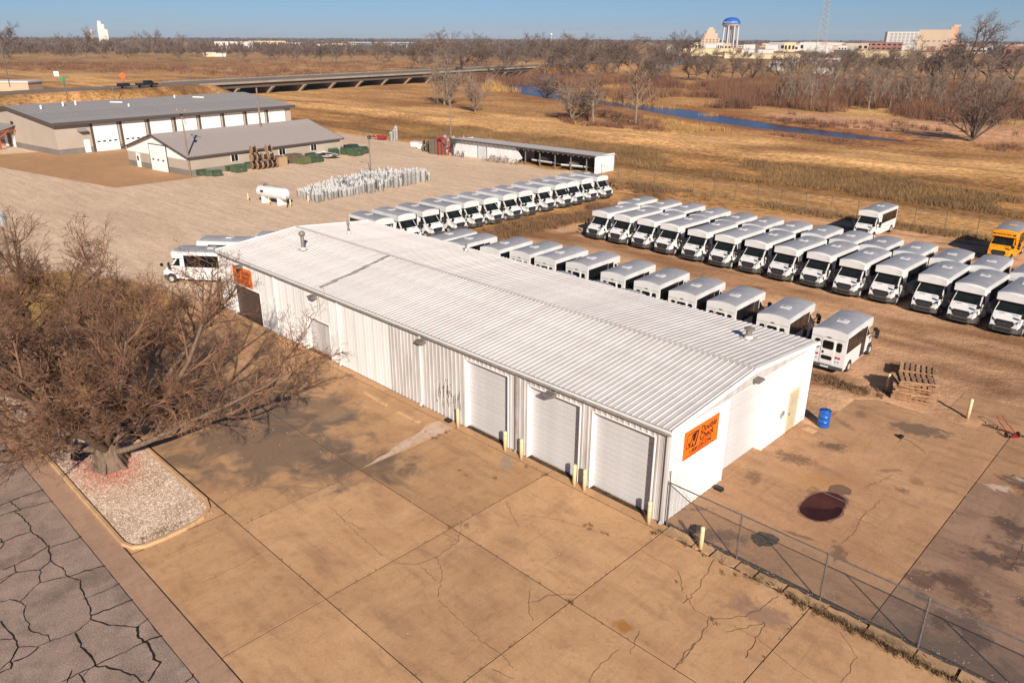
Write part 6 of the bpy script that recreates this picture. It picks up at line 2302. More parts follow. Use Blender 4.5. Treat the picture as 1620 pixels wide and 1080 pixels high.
for (xa, xb) in ((0.93, -W3 / 2), (-W3 - 0.93, -W3 / 2)):
    t = MB()
    y_ = -ov
    t.add([(xa, y_, E3 - 0.42), (xb, y_, RD3 - 0.32), (xb, y_, RD3 + 0.12), (xa, y_, E3 + 0.06), (xa, y_ - 0.06, E3 - 0.42), (xb, y_ - 0.06, RD3 - 0.32), (xb, y_ - 0.06, RD3 + 0.12), (xa, y_ - 0.06, E3 + 0.06)],
          [(0, 1, 2, 3), (7, 6, 5, 4), (0, 4, 5, 1), (2, 6, 7, 3), (1, 5, 6, 2), (3, 7, 4, 0)])
    t.build('rake_trim', BRTRIM, B3)
DW = M['white_paint']
dy = 5.65
for k in range(8):
    y0 = 6.35 + k * 5.2
    y1 = y0 + 4.25
    MB().box(0.012, 0.05, y0 - 0.45, y0, 0, E3 - 0.42).build('door_trim', BRTRIM, B3)
    MB().box(0.012, 0.05, y1, y1 + 0.12, 0, E3 - 0.42).build('door_trim', BRTRIM, B3)
    d_ = MB().box(0.0, 0.055, y0, y1, 0.02, 4.75).build('white_door', DW, B3)
    for q_ in range(4):
        MB().box(0.055, 0.07, y0 + 0.35 + q_ * 1.0, y0 + 0.85 + q_ * 1.0, 1.55, 1.8).build('pane', M['glass'], d_)
    for q_ in range(1, 6):
        MB().box(0.055, 0.06, y0, y1, q_ * 0.78, q_ * 0.78 + 0.02).build('door_seam', M['ceramic'], d_)
MB().box(0.0, 0.05, 4.4, 5.4, 0.05, 2.2).build('side_door', DW, B3)
# downspout pairs between the doors
# canopy on the gable
cn = thing('canopy', None, None, (-19.0, 0, 0))
cn.parent = B3
t = MB()
t.add([(-3.6, 0.0, 4.1), (3.6, 0.0, 4.1), (3.6, -3.3, 3.2), (-3.6, -3.3, 3.2), (-3.6, 0.0, 4.0), (3.6, 0.0, 4.0), (3.6, -3.3, 3.1), (-3.6, -3.3, 3.1)], [(0, 3, 2, 1), (4, 5, 6, 7), (0, 1, 5, 4), (1, 2, 6, 5), (2, 3, 7, 6), (3, 0, 4, 7)])
t.build('canopy_roof', GROOF, cn)
for x_ in (-3.3, 3.3):
    MB().box(x_ - 0.14, x_ + 0.14, -3.2, -2.92, 0, 3.1).build('canopy_post', REDWOOD, cn)
    t = MB()
    t.tube([(x_, -3.05, 1.9), (x_, -1.2, 3.2)], 0.1, 4)
    t.tube([(x_, -3.05, 2.95), (x_, -0.05, 3.1)], 0.1, 4)
    t.build('canopy_brace', REDWOOD, cn)
MB().box(-3.4, 3.4, -3.2, -2.95, 2.85, 3.08).build('canopy_beam', REDWOOD, cn)
for x_ in (-1.9, 1.4):
    o = MB().box(x_ - 0.55, x_ + 0.55, -0.05, 0.0, 0.02, 2.2).build('entry_door', DW, B3)
    o.location = (-19.0, -0.01, 0)
MB().box(-17.3, -16.2, -0.07, -0.02, 3.6, 4.6).build('window', M['glass'], B3)
MB().box(-19.9, -18.8, -0.09, -0.035, 0.02, 2.25).build('dark_door', BRTRIM, B3)
# AC condenser mounted high
MB().box(0.05, 1.0, 3.6, 4.9, 3.7, 4.1).build('awning', GROOF, B3)
for x_, y_, s_ in ((-12, 3.5, 0.4), (-13.5, 8, 0.55), (-14.0, 10.5, 0.55), (-9, 18, 0.2), (-15, 31, 0.2)):
    z_ = E3 + (RD3 - E3) * (-x_) / (W3 / 2) + 0.1
    MB().lathe([(0.16, -0.1), (0.16, 0.6 * s_ + 0.2), (0.24, 0.6 * s_ + 0.25), (0.05, 0.6 * s_ + 0.45)], 8, c=(x_, y_, z_)).build('roof_vent', M['white_paint'], B3)
for y_ in (17.0, 34.5):
    x_ = -14.0
    z_ = E3 + (RD3 - E3) * 14.0 / (W3 / 2) + 0.1
    MB().tube([(x_, y_, z_ + 0.15), (x_ + 1.6, y_ + 1.6, z_ + 0.05)], 0.12, 6).build('roof_pipe', M['white_paint'], B3)

# --- building with the taupe roof
B2 = thing('metal_building', 'tan metal building with taupe ribbed roof and white gable beside the cable reels', 'building', (-97.9, 23.8, 0), R(7.4))
L2, W2_, E2, RD2 = 28.6, 17.2, 2.9, 5.35
t = MB()
t.prism([(0, 0.8), (0, E2), (-W2_, E2), (-W2_, 0.8)], 1, 0, L2)
t.build('wall', TANS, B2)
MB().box(-W2_ - 0.03, 0.03, -0.03, L2 + 0.03, 0, 0.85).build('wainscot', STONE, B2)
t = MB()
t.prism([(0, E2 + 0.002), (-W2_ / 2, RD2 - 0.05), (-W2_, E2 + 0.002)], 1, 0.0, L2)
t.build('gable', M['white_paint'], B2)
MB().box(-W2_, 0, -0.06, -0.0, 2.25, E2 + 0.0).build('gable_band', M['white_paint'], B2)
ribbed_slope(B2, -0.5, L2 + 0.5, 0.55, E2 - 0.12, -W2_ / 2, RD2 + 0.05, TROOF, 0.45, rib=0.06)
ribbed_slope(B2, -0.5, L2 + 0.5, -W2_ - 0.55, E2 - 0.12, -W2_ / 2, RD2 + 0.05, TROOF, 0.45, rib=0.06)
MB().box(0.5, 0.57, -0.5, L2 + 0.5, E2 - 0.32, E2 - 0.13).build('eave_fascia', BRTRIM, B2)
for (xa, xb) in ((0.57, -W2_ / 2), (-W2_ - 0.57, -W2_ / 2)):
    for y_ in (-0.5, L2 + 0.5):
        t = MB()
        t.add([(xa, y_, E2 - 0.32), (xb, y_, RD2 - 0.16), (xb, y_, RD2 + 0.08), (xa, y_, E2 - 0.08), (xa, y_ - 0.06, E2 - 0.32), (xb, y_ - 0.06, RD2 - 0.16), (xb, y_ - 0.06, RD2 + 0.08), (xa, y_ - 0.06, E2 - 0.08)],
              [(0, 1, 2, 3), (7, 6, 5, 4), (0, 4, 5, 1), (2, 6, 7, 3), (1, 5, 6, 2), (3, 7, 4, 0)])
        t.build('rake_trim', BRTRIM, B2)
MB().box(-10.4, -5.5, -0.12, -0.065, 0, 3.95).build('door_trim', BRTRIM, B2)
d_ = MB().box(-10.2, -5.7, -0.16, -0.122, 0.0, 3.8).build('white_door', DW, B2)
for q_ in range(3):
    MB().box(-9.7 + q_ * 1.4, -9.2 + q_ * 1.4, -0.18, -0.16, 1.5, 1.75).build('pane', M['glass'], d_)
d_ = MB().box(-14.6, -13.5, -0.09, -0.04, 0.0, 2.15).build('side_door', DW, B2)
MB().box(-14.35, -13.9, -0.1, -0.09, 1.0, 1.7).build('pane', M['glass'], d_)
for y_ in (7.6, 16.4, 22.8):
    wdw = MB().box(0.0, 0.06, y_ - 0.65, y_ + 0.65, 1.25, 2.3).build('window', M['white_paint'], B2)
    for u in (0, 1):
        MB().box(0.06, 0.07, y_ - 0.58 + 0.6 * u, y_ - 0.04 + 0.6 * u, 1.3, 2.25).build('pane', M['glass'], wdw)
MB().box(-0.05, 0.10, -0.12, 0.05, 0, 2.4).build('downspout', M['white_paint'], B2)

# --- open white shed
S1 = thing('open_shed', 'long low white shed with open dark bays beyond the bus rows', 'shed', (-88.0, 66.3, 0), R(2.6))
LS, WS, HS = 30.4, 5.0, 2.75
MB().box(0, LS, WS - 0.1, WS, 0, HS - 0.4).build('back_wall', M['white_steel'], S1)
MB().box(0, 14.2, 0, 0.12, 0, HS - 0.05).build('front_wall', M['white_steel'], S1)
t = MB()
t.prism([(14.2, HS - 0.05), (14.2, 0.0), (16.0, 0.0), (14.9, HS - 0.05)] if False else [(14.2, 0.0), (15.9, 0.9), (14.3, HS - 0.05), (14.2, HS - 0.05)], 1, 0.0, 0.12)
t.build('front_wall', M['white_steel'], S1)
MB().box(-0.1, 0, 0, WS, 0, HS - 0.2).build('end_wall', M['white_steel'], S1)
MB().box(LS - 0.1, LS, 0, WS, 0, HS - 0.1).build('end_wall', M['white_steel'], S1)
MB().box(LS - 2.6, LS - 0.1, 0, 0.12, 0, HS - 0.1).build('front_wall', M['white_steel'], S1) if False else None
SHR = mat('shed_roof', (0.50, 0.47, 0.45), 0.6, (0.44, 0.41, 0.39), 0.8, rand=0.04)
k = 0
x = -0.4
first = None
while x < LS + 0.2:
    if first is None:
        t = MB()
        t.add([(0, -0.6, HS + 0.05), (0.98, -0.6, HS + 0.05), (0.98, WS + 0.3, HS - 0.32), (0, WS + 0.3, HS - 0.32), (0, -0.6, HS), (0.98, -0.6, HS), (0.98, WS + 0.3, HS - 0.37), (0, WS + 0.3, HS - 0.37)],
              [(0, 1, 2, 3), (7, 6, 5, 4), (0, 4, 5, 1), (1, 5, 6, 2), (2, 6, 7, 3), (3, 7, 4, 0)])
        t.box(0.0, 0.06, -0.6, WS + 0.3, HS - 0.38, HS - 0.32)
        first = t.build('roof_sheet', SHR, S1, loc=(x, 0, 0))
    else:
        share(first, S1, (x, 0, 0))
    x += 1.0
MB().box(-0.4, LS + 0.6, -0.66, -0.6, HS - 0.15, HS + 0.06).build('eave_trim', BRTRIM, S1)
for x_ in (16.6, 19.6, 22.7, 25.8, 28.8):
    MB().box(x_ - 0.07, x_ + 0.07, -0.05, 0.09, 0, HS - 0.05).build('post', M['bare_steel'], S1)
MB().box(6.0, 8.0, -0.05, 0.0, 0.0, 2.0).build('side_door', M['can_grey'], S1)
MB().box(5.9, 6.0, -0.06, 0.0, 0.0, 2.1).build('door_trim', BRTRIM, S1)
MB().box(8.0, 8.1, -0.06, 0.0, 0.0, 2.1).build('door_trim', BRTRIM, S1)
MB().box(14.1, LS - 0.2, 0.5, 0.6, -0.3, -0.02).build('sill', M['bare_steel'], S1) if False else None
S1_dark = MB().box(14.4, LS - 0.15, WS - 0.16, WS - 0.11, 0, HS - 0.45).build('bay_shade_sheet', M['brown_box'], S1)  # dark sheet over the back wall: the open bays' shade put into its colour

# things standing at and in the shed
def junk(name, label, x, y, parts, rz=0.0, cat='equipment'):
    o = thing(name, label, cat, (x, y, 0), rz)
    for nm, mb, mm in parts:
        mb.build(nm, mm, o)
    return o


def trailer(x, y, rz, label):
    junk('flatbed_trailer', label, x, y, [
        ('deck', MB().box(-2.2, 2.2, -0.9, 0.9, 0.55, 0.68), M['bare_steel']),
        ('rail', MB().box(-2.2, 2.2, -0.92, -0.86, 0.68, 0.86), M['bus_white']),
        ('rail', MB().box(-2.2, 2.2, 0.86, 0.92, 0.68, 0.86), M['galv']),
        ('drawbar', MB().tube([(2.2, 0, 0.55), (3.4, 0, 0.45)], 0.06, 6), M['bare_steel']),
        ('wheel', MB().tube([(-0.4, -1.08, 0.32), (-0.4, -0.92, 0.32)], 0.32, 12), M['rubber']),
        ('wheel', MB().tube([(-0.4, 0.92, 0.32), (-0.4, 1.08, 0.32)], 0.32, 12), M['rubber']),
        ('load', MB().prism([(-1.2, 0.68), (0.8, 0.68), (0.6, 1.2), (-0.4, 1.35), (-1.1, 1.1)], 1, -0.35, 0.35), M['bare_steel'])], rz, 'trailer')


trailer(-68.7, 68.9, 0.0, 'white-railed trailer in the left open bay of the shed')
trailer(-62.3, 68.9, 0.25, 'dark trailer with bits of machinery in the right open bay of the shed')
rnd = random.Random(909)
sp = MB
CONT = G(706, 246)
junk('storage_container', 'upright brown steel container beside the red frame at the left end of the shed', -90.7, 65.0, [
    ('shell', MB().box(-1.15, 1.15, -1.0, 1.0, 0, 2.6), M['brown_box']),
    ('door_seam', MB().box(-0.02, 0.02, -1.02, -1.0, 0.1, 2.5), M['black']),
    ('side_plate', MB().box(1.15, 1.19, -0.95, 0.95, 0.05, 2.55), mat('container_side', (0.22, 0.17, 0.12), 0.7)),
    ('knob', MB().lathe([(0.08, -0.02), (0.08, 0.02)], 8, c=(0, -1.03, 1.4)), M['bare_steel'])], 0.35, 'container')
junk('gantry_frame', 'dark red steel gantry frame standing by the left end of the shed', -88.5, 64.6, [
    ('post', MB().box(-0.9, -0.75, -0.6, -0.45, 0, 2.7), M['red_paint']), ('post', MB().box(-0.2, -0.02, -0.6, -0.42, 0, 2.7), M['red_paint']),
    ('post', MB().box(0.5, 0.64, -0.6, -0.46, 0, 2.6), M['red_paint']), ('post', MB().box(0.8, 0.94, -0.2, -0.06, 0, 2.4), M['red_paint']),
    ('beam', MB().box(-1.0, 0.9, -0.65, -0.4, 2.7, 2.9), M['red_paint']), ('beam', MB().box(-0.5, -0.3, -1.2, 0.5, 2.9, 3.05), M['red_paint'])], 0.35, 'frame')
junk('meter_cabinet', 'grey electric cabinet at the upper left corner of the shed front', -87.2, 65.7, [
    ('cabinet', MB().box(-0.5, 0.5, -0.2, 0.1, 1.9, 2.5), M['green_box']), ('stand', MB().box(-0.1, 0.1, -0.1, 0.0, 0, 1.9), M['bare_steel'])], 0, 'cabinet')
for i, (px, py, sx_, sy_, h_, m_, lb) in enumerate([(662, 233, 1.2, 0.8, 0.9, 'bus_white', 'left white tank box near the far edge of the gravel yard'), (672, 236, 1.1, 0.8, 0.9, 'bus_white', 'right white tank box near the far edge of the gravel yard'),
                                                   (668 + 20, 240, 1.3, 1.0, 1.7, 'green_box', 'tall dark green cabinet left of the brown container')]):
    p_ = G(px, py)
    junk('cabinet', lb, p_.x, p_.y, [('shell', MB().box(-sx_, sx_, -sy_, sy_, 0.1, h_), M[m_]), ('lid', MB().box(-sx_ * 1.03, sx_ * 1.03, -sy_ * 1.03, sy_ * 1.03, h_, h_ + 0.08), M[m_]), ('skid', MB().box(-sx_, sx_, -sy_ * 0.8, sy_ * 0.8, 0, 0.1), M['wood'])], 0.35, 'cabinet')
p_ = G(597, 221)
junk('red_machine', 'red farm implement lying at the far edge of the gravel yard', p_.x, p_.y, [
    ('frame', MB().tube([(-2.2, 0, 0.4), (0, 0.3, 0.7), (2.2, 0, 0.3)], 0.16, 6), M['red_paint']), ('arm', MB().tube([(-0.5, 0, 0.5), (0.4, -1.0, 0.9)], 0.14, 6), M['red_paint']),
    ('blade', MB().box(0.3, 2.0, -0.5, 0.5, 0.3, 0.75), M['red_paint']), ('wheel', MB().tube([(-1.8, -0.4, 0.4), (-1.8, -0.2, 0.4)], 0.4, 10), M['rubber'])], 0.3, 'machine')
# tangle of steel hardware in front of the shed wall
REELM = mat('hardware', (0.22, 0.17, 0.14), 0.6, (0.38, 0.33, 0.3), 5)
tg = MB()
for k in range(70):
    x_ = rnd.uniform(-79.5, -71.8)
    y_ = 65.6 + (x_ + 88) * 0.03 + rnd.uniform(-0.9, 0.5)
    if k % 2:
        r_ = rnd.uniform(0.25, 0.42)
        c_ = Vector((x_, y_, r_ + rnd.uniform(0, 0.25)))
        ax = Vector((rnd.gauss(0, 1), rnd.gauss(0, 1), 0.2)).normalized()
        u = rand_perp(ax, rnd)
        v = ax.cross(u)
        tg.tube([c_ + (u * math.cos(t_) + v * math.sin(t_)) * r_ for t_ in [2 * PI * q_ / 10 for q_ in range(11)]], 0.045, 4)
    else:
        tg.tube([(x_, y_, 0.15), (x_ + rnd.uniform(-1, 1), y_ + rnd.uniform(-.4, .4), rnd.uniform(0.2, 0.8))], 0.05, 4)
tag(tg.build('steel_hardware', REELM), 'tangle of steel rings and brackets heaped before the shed wall', 'scrap', kind='stuff')
tg = MB()
for k in range(26):
    x_ = rnd.uniform(-87.2, -84.0)
    tg.tube([(x_, 64.9 + rnd.uniform(-.3, .4), 0.05), (x_ + rnd.uniform(-.5, .5), 65.1 + rnd.uniform(-.3, .4), rnd.uniform(0.4, 1.1))], 0.05, 4)
tag(tg.build('steel_hardware', M['galv']), 'small heap of galvanised brackets right of the red frame', 'scrap', kind='stuff')

# ------------------------------------------------------------------ reels
def make_reel(r, w):
    o = thing('cable_reel', 'x', 'cable reel')
    for x_ in (-w / 2, w / 2):
        MB().tube([(x_ - 0.04, 0, r), (x_ + 0.04, 0, r)], r, 16).build('flange', M['wood'], o)
    MB().tube([(-w / 2, 0, r), (w / 2, 0, r)], r * 0.6, 12).build('drum', M['black'], o)
    return o


reel = make_reel(0.62, 0.7)
remember(reel)
reel2 = None
spots = [(403, 268, 0), (411, 268, 0), (419, 267, 0), (427, 266, 0), (434, 265, 0), (403, 268, 1), (412, 268, 1), (421, 267, 1), (431, 266, 1), (404, 268, 2), (428, 266, 2)]
for i, (px, py, lv) in enumerate(spots):
    p_ = G(px, py)
    o = reel if i == 0 else copy_tree(reel)
    o.location = (p_.x, p_.y, lv * 1.18)
    o.rotation_euler.z = PI / 2 + rnd.uniform(-.25, .25)
    tag(o, 'wooden cable reel, %s from the left in the %s layer of the reel stack' % (ordinal([1, 2, 3, 4, 5, 1, 2, 3, 4, 1, 2][i]), ['bottom', 'middle', 'top'][lv]), 'cable reel', 'cable reels by the pole')
o = copy_tree(reel)
p_ = G(456, 259)
o.location = (p_.x, p_.y, 0)
o.scale = (0.6, 0.6, 0.6)
tag(o, 'small low cable reel between the plywood box and the olive box', 'cable reel')
for k in range(2):
    o = copy_tree(reel)
    p_ = G(669, 241)
    o.location = (-94.3, 65.2, 1.1 * k)
    o.rotation_euler.z = 0.35
    o.scale = (0.85, 0.85, 0.85)
    for ch in o.children:
        pass
    tag(o, ['lower', 'upper'][k] + ' of the two orange-brown reels beside the dark green cabinet', 'cable reel')
# plywood and brown boxes
for (px, py, sx_, sy_, h_, mm, lb) in [(444, 262, 0.8, 0.8, 1.35, mat('plywood', (0.36, 0.24, 0.14), 0.8), 'plywood-coloured tall box right of the cable reels'), (465, 257, 1.0, 1.0, 1.3, M['brown_box'], 'brown steel box in front of the taupe-roofed building'), (437, 263, 0.5, 0.9, 1.5, M['brown_box'], 'narrow dark brown box directly right of the reel stack')]:
    p_ = G(px, py)
    junk('storage_box', lb, p_.x, p_.y, [('shell', MB().box(-sx_, sx_, -sy_, sy_, 0, h_), mm), ('lid', MB().box(-sx_ * 1.04, sx_ * 1.04, -sy_ * 1.04, sy_ * 1.04, h_, h_ + 0.06), mm)], R(7), 'box')


def pad_box(px, py, s, m_, label, rz=0.12, z=0.0):
    p_ = G(px, py)
    o = thing('pad_transformer', label, 'transformer', (p_.x, p_.y, z), rz, 'green pad transformers')
    o.scale = (s, s, s)
    MB().prism([(-0.75, 0), (0.75, 0), (0.75, 0.8), (0.5, 1.0), (-0.75, 0.92)], 1, -0.7, 0.7).build('tank', m_, o)
    MB().prism([(0.40, 1.0), (0.80, 0.78), (0.82, 0.1), (0.76, 0.08), (0.76, 0.76), (0.38, 0.95)], 1, -0.74, 0.74).build('hood', m_, o)
    MB().box(0.82, 0.85, -0.1, 0.1, 0.35, 0.5).build('latch', M['bare_steel'], o)
    return o


for px, py, s, mm, lb in [(318, 277, 0.85, 'green_box', 'leftmost dark green transformer box by the taupe-roofed building'), (331, 278, 0.8, 'green_box', 'second dark green transformer box from the left by the taupe-roofed building'), (343, 278, 0.85, 'green_box', 'third dark green transformer box from the left by the taupe-roofed building'),
                          (360, 270, 0.85, 'green_box', 'dark green transformer box left of the wide one under the first window'), (377, 272, 1.15, 'green_box', 'wide dark green transformer box under the first window'), (395, 266, 1.0, 'green_box', 'dark green transformer box just left of the cable reels'),
                          (480, 259, 1.15, 'olive_box', 'olive-green box between the brown box and the dark transformers'), (492, 257, 1.1, 'green_box', 'dark green transformer box right of the olive one'), (490, 252, 1.1, 'green_box', 'dark green transformer box behind the olive one'), (503, 256, 0.9, 'green_box', 'low dark green transformer box at the left end of the pale sheet heap'),
                          (522, 240, 1.3, 'green_box', 'grey-green transformer box behind the pale sheet heap'), (524, 246, 1.3, 'green_box', 'dark transformer box under the grey-green one'), (537, 243, 1.1, 'green_box', 'dark green transformer box right of the pale sheet heap'), (545, 244, 1.1, 'green_box', 'dark green transformer box, fourth from the right end of the far group'),
                          (556, 240, 1.3, 'green_box', 'tall grey-green transformer box, third from the right end of the far group'), (562, 246, 1.3, 'green_box', 'large dark green transformer box, second from the right end of the far group'), (572, 243, 1.2, 'green_box', 'dark green transformer box at the right end of the far group')]:
    pad_box(px, py, s, M[mm], lb, 0.12 + rnd.uniform(-.3, .3))
# pale sheets heap
tg = MB()
for k in range(16):
    p_ = G(rnd.uniform(502, 530), rnd.uniform(247, 251))
    a = rnd.uniform(0, 3.1)
    z_ = rnd.uniform(0.1, 0.8)
    tg.add([(p_.x - 1.1, p_.y - 0.4, z_), (p_.x + 1.1, p_.y - 0.5, z_ + rnd.uniform(-.2, .3)), (p_.x + 1.0, p_.y + 0.5, z_ + 0.1), (p_.x - 1.0, p_.y + 0.4, z_ + rnd.uniform(0, .3))], [(0, 1, 2, 3)])
tag(tg.build('sheet_heap', M['bus_white']), 'heap of pale crumpled sheets in front of the green transformers', 'scrap', kind='stuff')

# ------------------------------------------------------------------ propane tank
tk = thing('propane_tank', 'white horizontal propane tank on saddles at the left end of the transformer field', 'tank', (-71.6, 22.4, 0), R(12))
n_ = 20
prof_ = []
R_, L_ = 0.72, 2.1
pts_, rr = [], []
for k in range(7):
    a = PI / 2 * k / 6
    pts_.append((-L_ - R_ * 0.75 * math.cos(a), 0, 1.35))
    rr.append(max(0.02, R_ * math.sin(a)))
for k in range(7):
    a = PI / 2 * (1 - k / 6)
    pts_.append((L_ + R_ * 0.75 * math.cos(a), 0, 1.35))
    rr.append(max(0.02, R_ * math.sin(a)))
MB().tube(pts_, rr, n_).build('vessel', M['bus_white'], tk, smooth=True)
for x_ in (-1.4, 1.4):
    MB().box(x_ - 0.2, x_ + 0.2, -0.55, 0.55, 0, 0.85).build('saddle', M['white_paint'], tk)
MB().lathe([(0.25, 0), (0.25, 0.18), (0.05, 0.26)], 10, c=(-1.3, 0, 2.02)).build('valve_dome', M['galv'], tk)
MB().tube([(-1.9, 0.0, 2.0), (-1.9, 0, 2.35), (-1.0, 0.1, 2.4), (-0.6, 0, 2.1)], 0.04, 5).build('pipe', M['bare_steel'], tk)
MB().box(-1.45, -0.95, -0.74, -0.66, 1.35, 1.62).build('plate', M['black'], tk)
MB().tube([(2.6, -0.2, 1.2), (3.0, -0.6, 0.3), (3.3, -0.9, 0.1)], 0.05, 5).build('hose', M['black'], tk)
for k in range(5):
    MB().tube([(0.1 + k * 0.32, 0.1, 2.02), (0.1 + k * 0.32, 0.1, 2.2)], 0.03, 5).build('fitting', M['galv'], tk)
for px, py, lb in ((393, 318, 'left of the propane tank'), (426, 325, 'in front of the propane tank, left one'), (460, 328, 'in front of the propane tank, right one'), (488, 322, 'at the left front corner of the transformer field')):
    p_ = G(px, py)
    bollard(p_.x, p_.y, 'short cream bollard ' + lb, 0.95, 'bollards by the propane tank')

# ------------------------------------------------------------------ pole transformers
def make_can(h, r, kind):
    t = MB()
    t.lathe([(r, 0.0), (r, h * 0.93), (r * 1.06, h * 0.94), (r * 1.04, h * 0.97), (r * 0.5, h), (r * 0.2, h + 0.01)], 12)
    o = t.build('pole_transformer', M['can_grey'], None)
    for p_ in o.data.polygons:
        p_.use_smooth = abs(p_.normal.z) < 0.3
    if kind:
        for q_ in range(kind):
            a = 2.0 * q_ + 0.5
            MB().lathe([(0.05, 0), (0.085, 0.06), (0.05, 0.1), (0.08, 0.16), (0.045, 0.2), (0.05, 0.3), (0.02, 0.34)], 6, c=(r * 0.55 * math.cos(a), r * 0.55 * math.sin(a), h * 0.95)).build('bushing', M['ceramic'], o)
    t = MB()
    t.box(r * 0.95, r * 1.18, -0.06, 0.06, h * 0.2, h * 0.9)
    t.build('hanger_bracket', M['galv'], o)
    t = MB()
    for a in (2.2, 3.1, 4.0):
        t.box(r * math.cos(a) * 1.08 - 0.035, r * math.cos(a) * 1.08 + 0.035, r * math.sin(a) * 1.08 - 0.035, r * math.sin(a) * 1.08 + 0.035, h * 0.62, h * 0.72)
    t.build('terminal', M['bare_steel'], o)
    return o


cans = [make_can(0.95, 0.24, 2), make_can(1.25, 0.30, 2), make_can(1.7, 0.42, 1)]
remember()
used = [False] * 3
p0, p1 = Vector((-71.2, 27.0)), Vector((-72.4, 46.5))
n_can = 0
k = 0
in_file, last_row = 0, -1
for row in range(44):
    f_ = row / 43
    # field outline: narrow at the tank end, wide in the middle and far end
    yv = 26.6 + 20.0 * f_
    front = -68.4 - 2.2 * f_ - 0.4 * math.sin(f_ * 9)
    depth = 5.6 + 2.8 * math.sin(min(1, f_ * 1.3) * PI * 0.6) if f_ < 0.9 else 5.0
    ncol = int(depth / 1.05)
    for c_ in range(ncol):
        if n_can >= 235:
            break
        size = 0 if (row < 14 or rnd.random() < 0.22) else (2 if (c_ == 0 and row > 22) or rnd.random() < 0.12 else 1)
        if rnd.random() < 0.16 or (row % 2 and size == 2):
            continue
        x = front - c_ * 1.05 + rnd.uniform(-.2, .2)
        y = yv + rnd.uniform(-.16, .16)
        o = cans[size] if not used[size] else copy_tree(cans[size])
        used[size] = True
        o.location = (x, y, 0)
        o.rotation_euler.z = rnd.uniform(0, 6.3)
        s = rnd.uniform(0.92, 1.1)
        o.scale = (s, s, s)
        n_can += 1
        in_file = in_file + 1 if row == last_row else 1
        last_row = row
        lb = '%s grey pole transformer, %s from the front in the %s file from the propane tank' % (['small', 'medium', 'large'][size], ordinal(in_file), ordinal(row + 1))
        tag(o, lb, 'transformer', 'pole transformers on the gravel')
# row of cans on and behind the shed's left end
for k in range(16):
    o = copy_tree(cans[1 if k % 3 else 2])
    o.location = (-92.5 + k * 0.72 + rnd.uniform(-.2, .2), 68.6 + rnd.uniform(-.5, .5) + k * 0.02, 0.9 if k < 9 else 0.4)
    tag(o, 'pale transformer can, %s from the left in the row behind the shed end' % ordinal(k + 1), 'transformer', 'transformer cans behind the shed')
tag(MB().box(-93.2, -80.5, 67.9, 69.4, 0, 0.9).build('storage_rack', M['white_steel']), 'low white rack under the cans behind the left end of the shed', 'rack')
for k, (px, py) in enumerate(((619, 223), (624, 223), (627, 221))):
    p_ = G(px, py)
    o = copy_tree(cans[2])
    o.location = (p_.x, p_.y, 0)
    o.scale = (0.9, 0.9, 1.0 + 0.25 * k)
    tag(o, ['left', 'middle', 'right'][k] + ' one of three white cans beside the red implement', 'transformer', 'three white cans')

# ------------------------------------------------------------------ utility and light poles
def pole(px, py, h, label, r=0.14, arm=True, lamp=False, z=0.0, mm='pole_wood', gear=False):
    p_ = G(px, py, z)
    o = thing('utility_pole', label, 'pole', (p_.x, p_.y, z), R(20))
    MB().tube([(0, 0, 0), (0, 0, h)], [r, r * 0.65], 8).build('shaft', M[mm], o)
    if arm:
        MB().box(-0.9, 0.9, -0.05, 0.05, h - 0.45, h - 0.33).build('cross_arm', M[mm], o)
        for x_ in (-0.8, 0.0, 0.8):
            MB().lathe([(0.04, 0), (0.06, 0.06), (0.03, 0.14)], 6, c=(x_, 0, h - 0.33)).build('insulator', M['ceramic'], o)
    if gear:
        MB().lathe([(0.2, 0), (0.2, 0.7), (0.05, 0.78)], 10, c=(0.28, 0, h - 2.3)).build('pole_can', M['can_grey'], o)
        MB().box(-0.25, 0.1, -0.12, 0.12, h - 1.1, h - 0.8).build('cutout', M['black'], o)
    if lamp:
        MB().tube([(0, 0, h - 0.2), (lamp, 0, h + 0.05)], 0.035, 5).build('lamp_arm', M['galv'], o)
        MB().box(lamp - 0.1, lamp + 0.55, -0.12, 0.12, h, h + 0.12).build('lamp_head', M['galv'], o)
    return o


pole(302, 279, 9.6, 'wooden utility pole with equipment at the near corner of the taupe-roofed building', gear=True, arm=True)
pole(418, 249, 11.2, 'tall plain wooden pole standing beside the cable reels', arm=False, r=0.2)
pole(587, 276, 6.2, 'thin steel light pole rising out of the transformer field', arm=False, r=0.07, lamp=-1.5, mm='galv')
pole(714, 240, 8.3, 'wooden pole behind the left end of the open shed', arm=False, r=0.15)
pole(114, 190, 10.0, 'pale light pole behind the eight-door building, nearest the left edge', arm=False, r=0.12, lamp=1.2, mm='galv')
pole(183, 170, 9.0, 'short pole behind the roof of the eight-door building', arm=True, r=0.1)
for i, (px, py, h) in enumerate([(16, 138, 16), (302, 129, 11.5), (357, 122, 11.5), (527, 112, 11.5), (560, 115, 8), (665, 112, 10), (687, 108, 10), (775, 104, 12), (790, 103, 16)]):
    p_ = G(px, py, 4.0)
    pole(px, py, h, '%s street-light pole from the left along the road and bridge' % ORD[i + 1], arm=(i == 0), r=0.16, lamp=0 if i == 0 else 1.5, z=4.0, mm='galv')
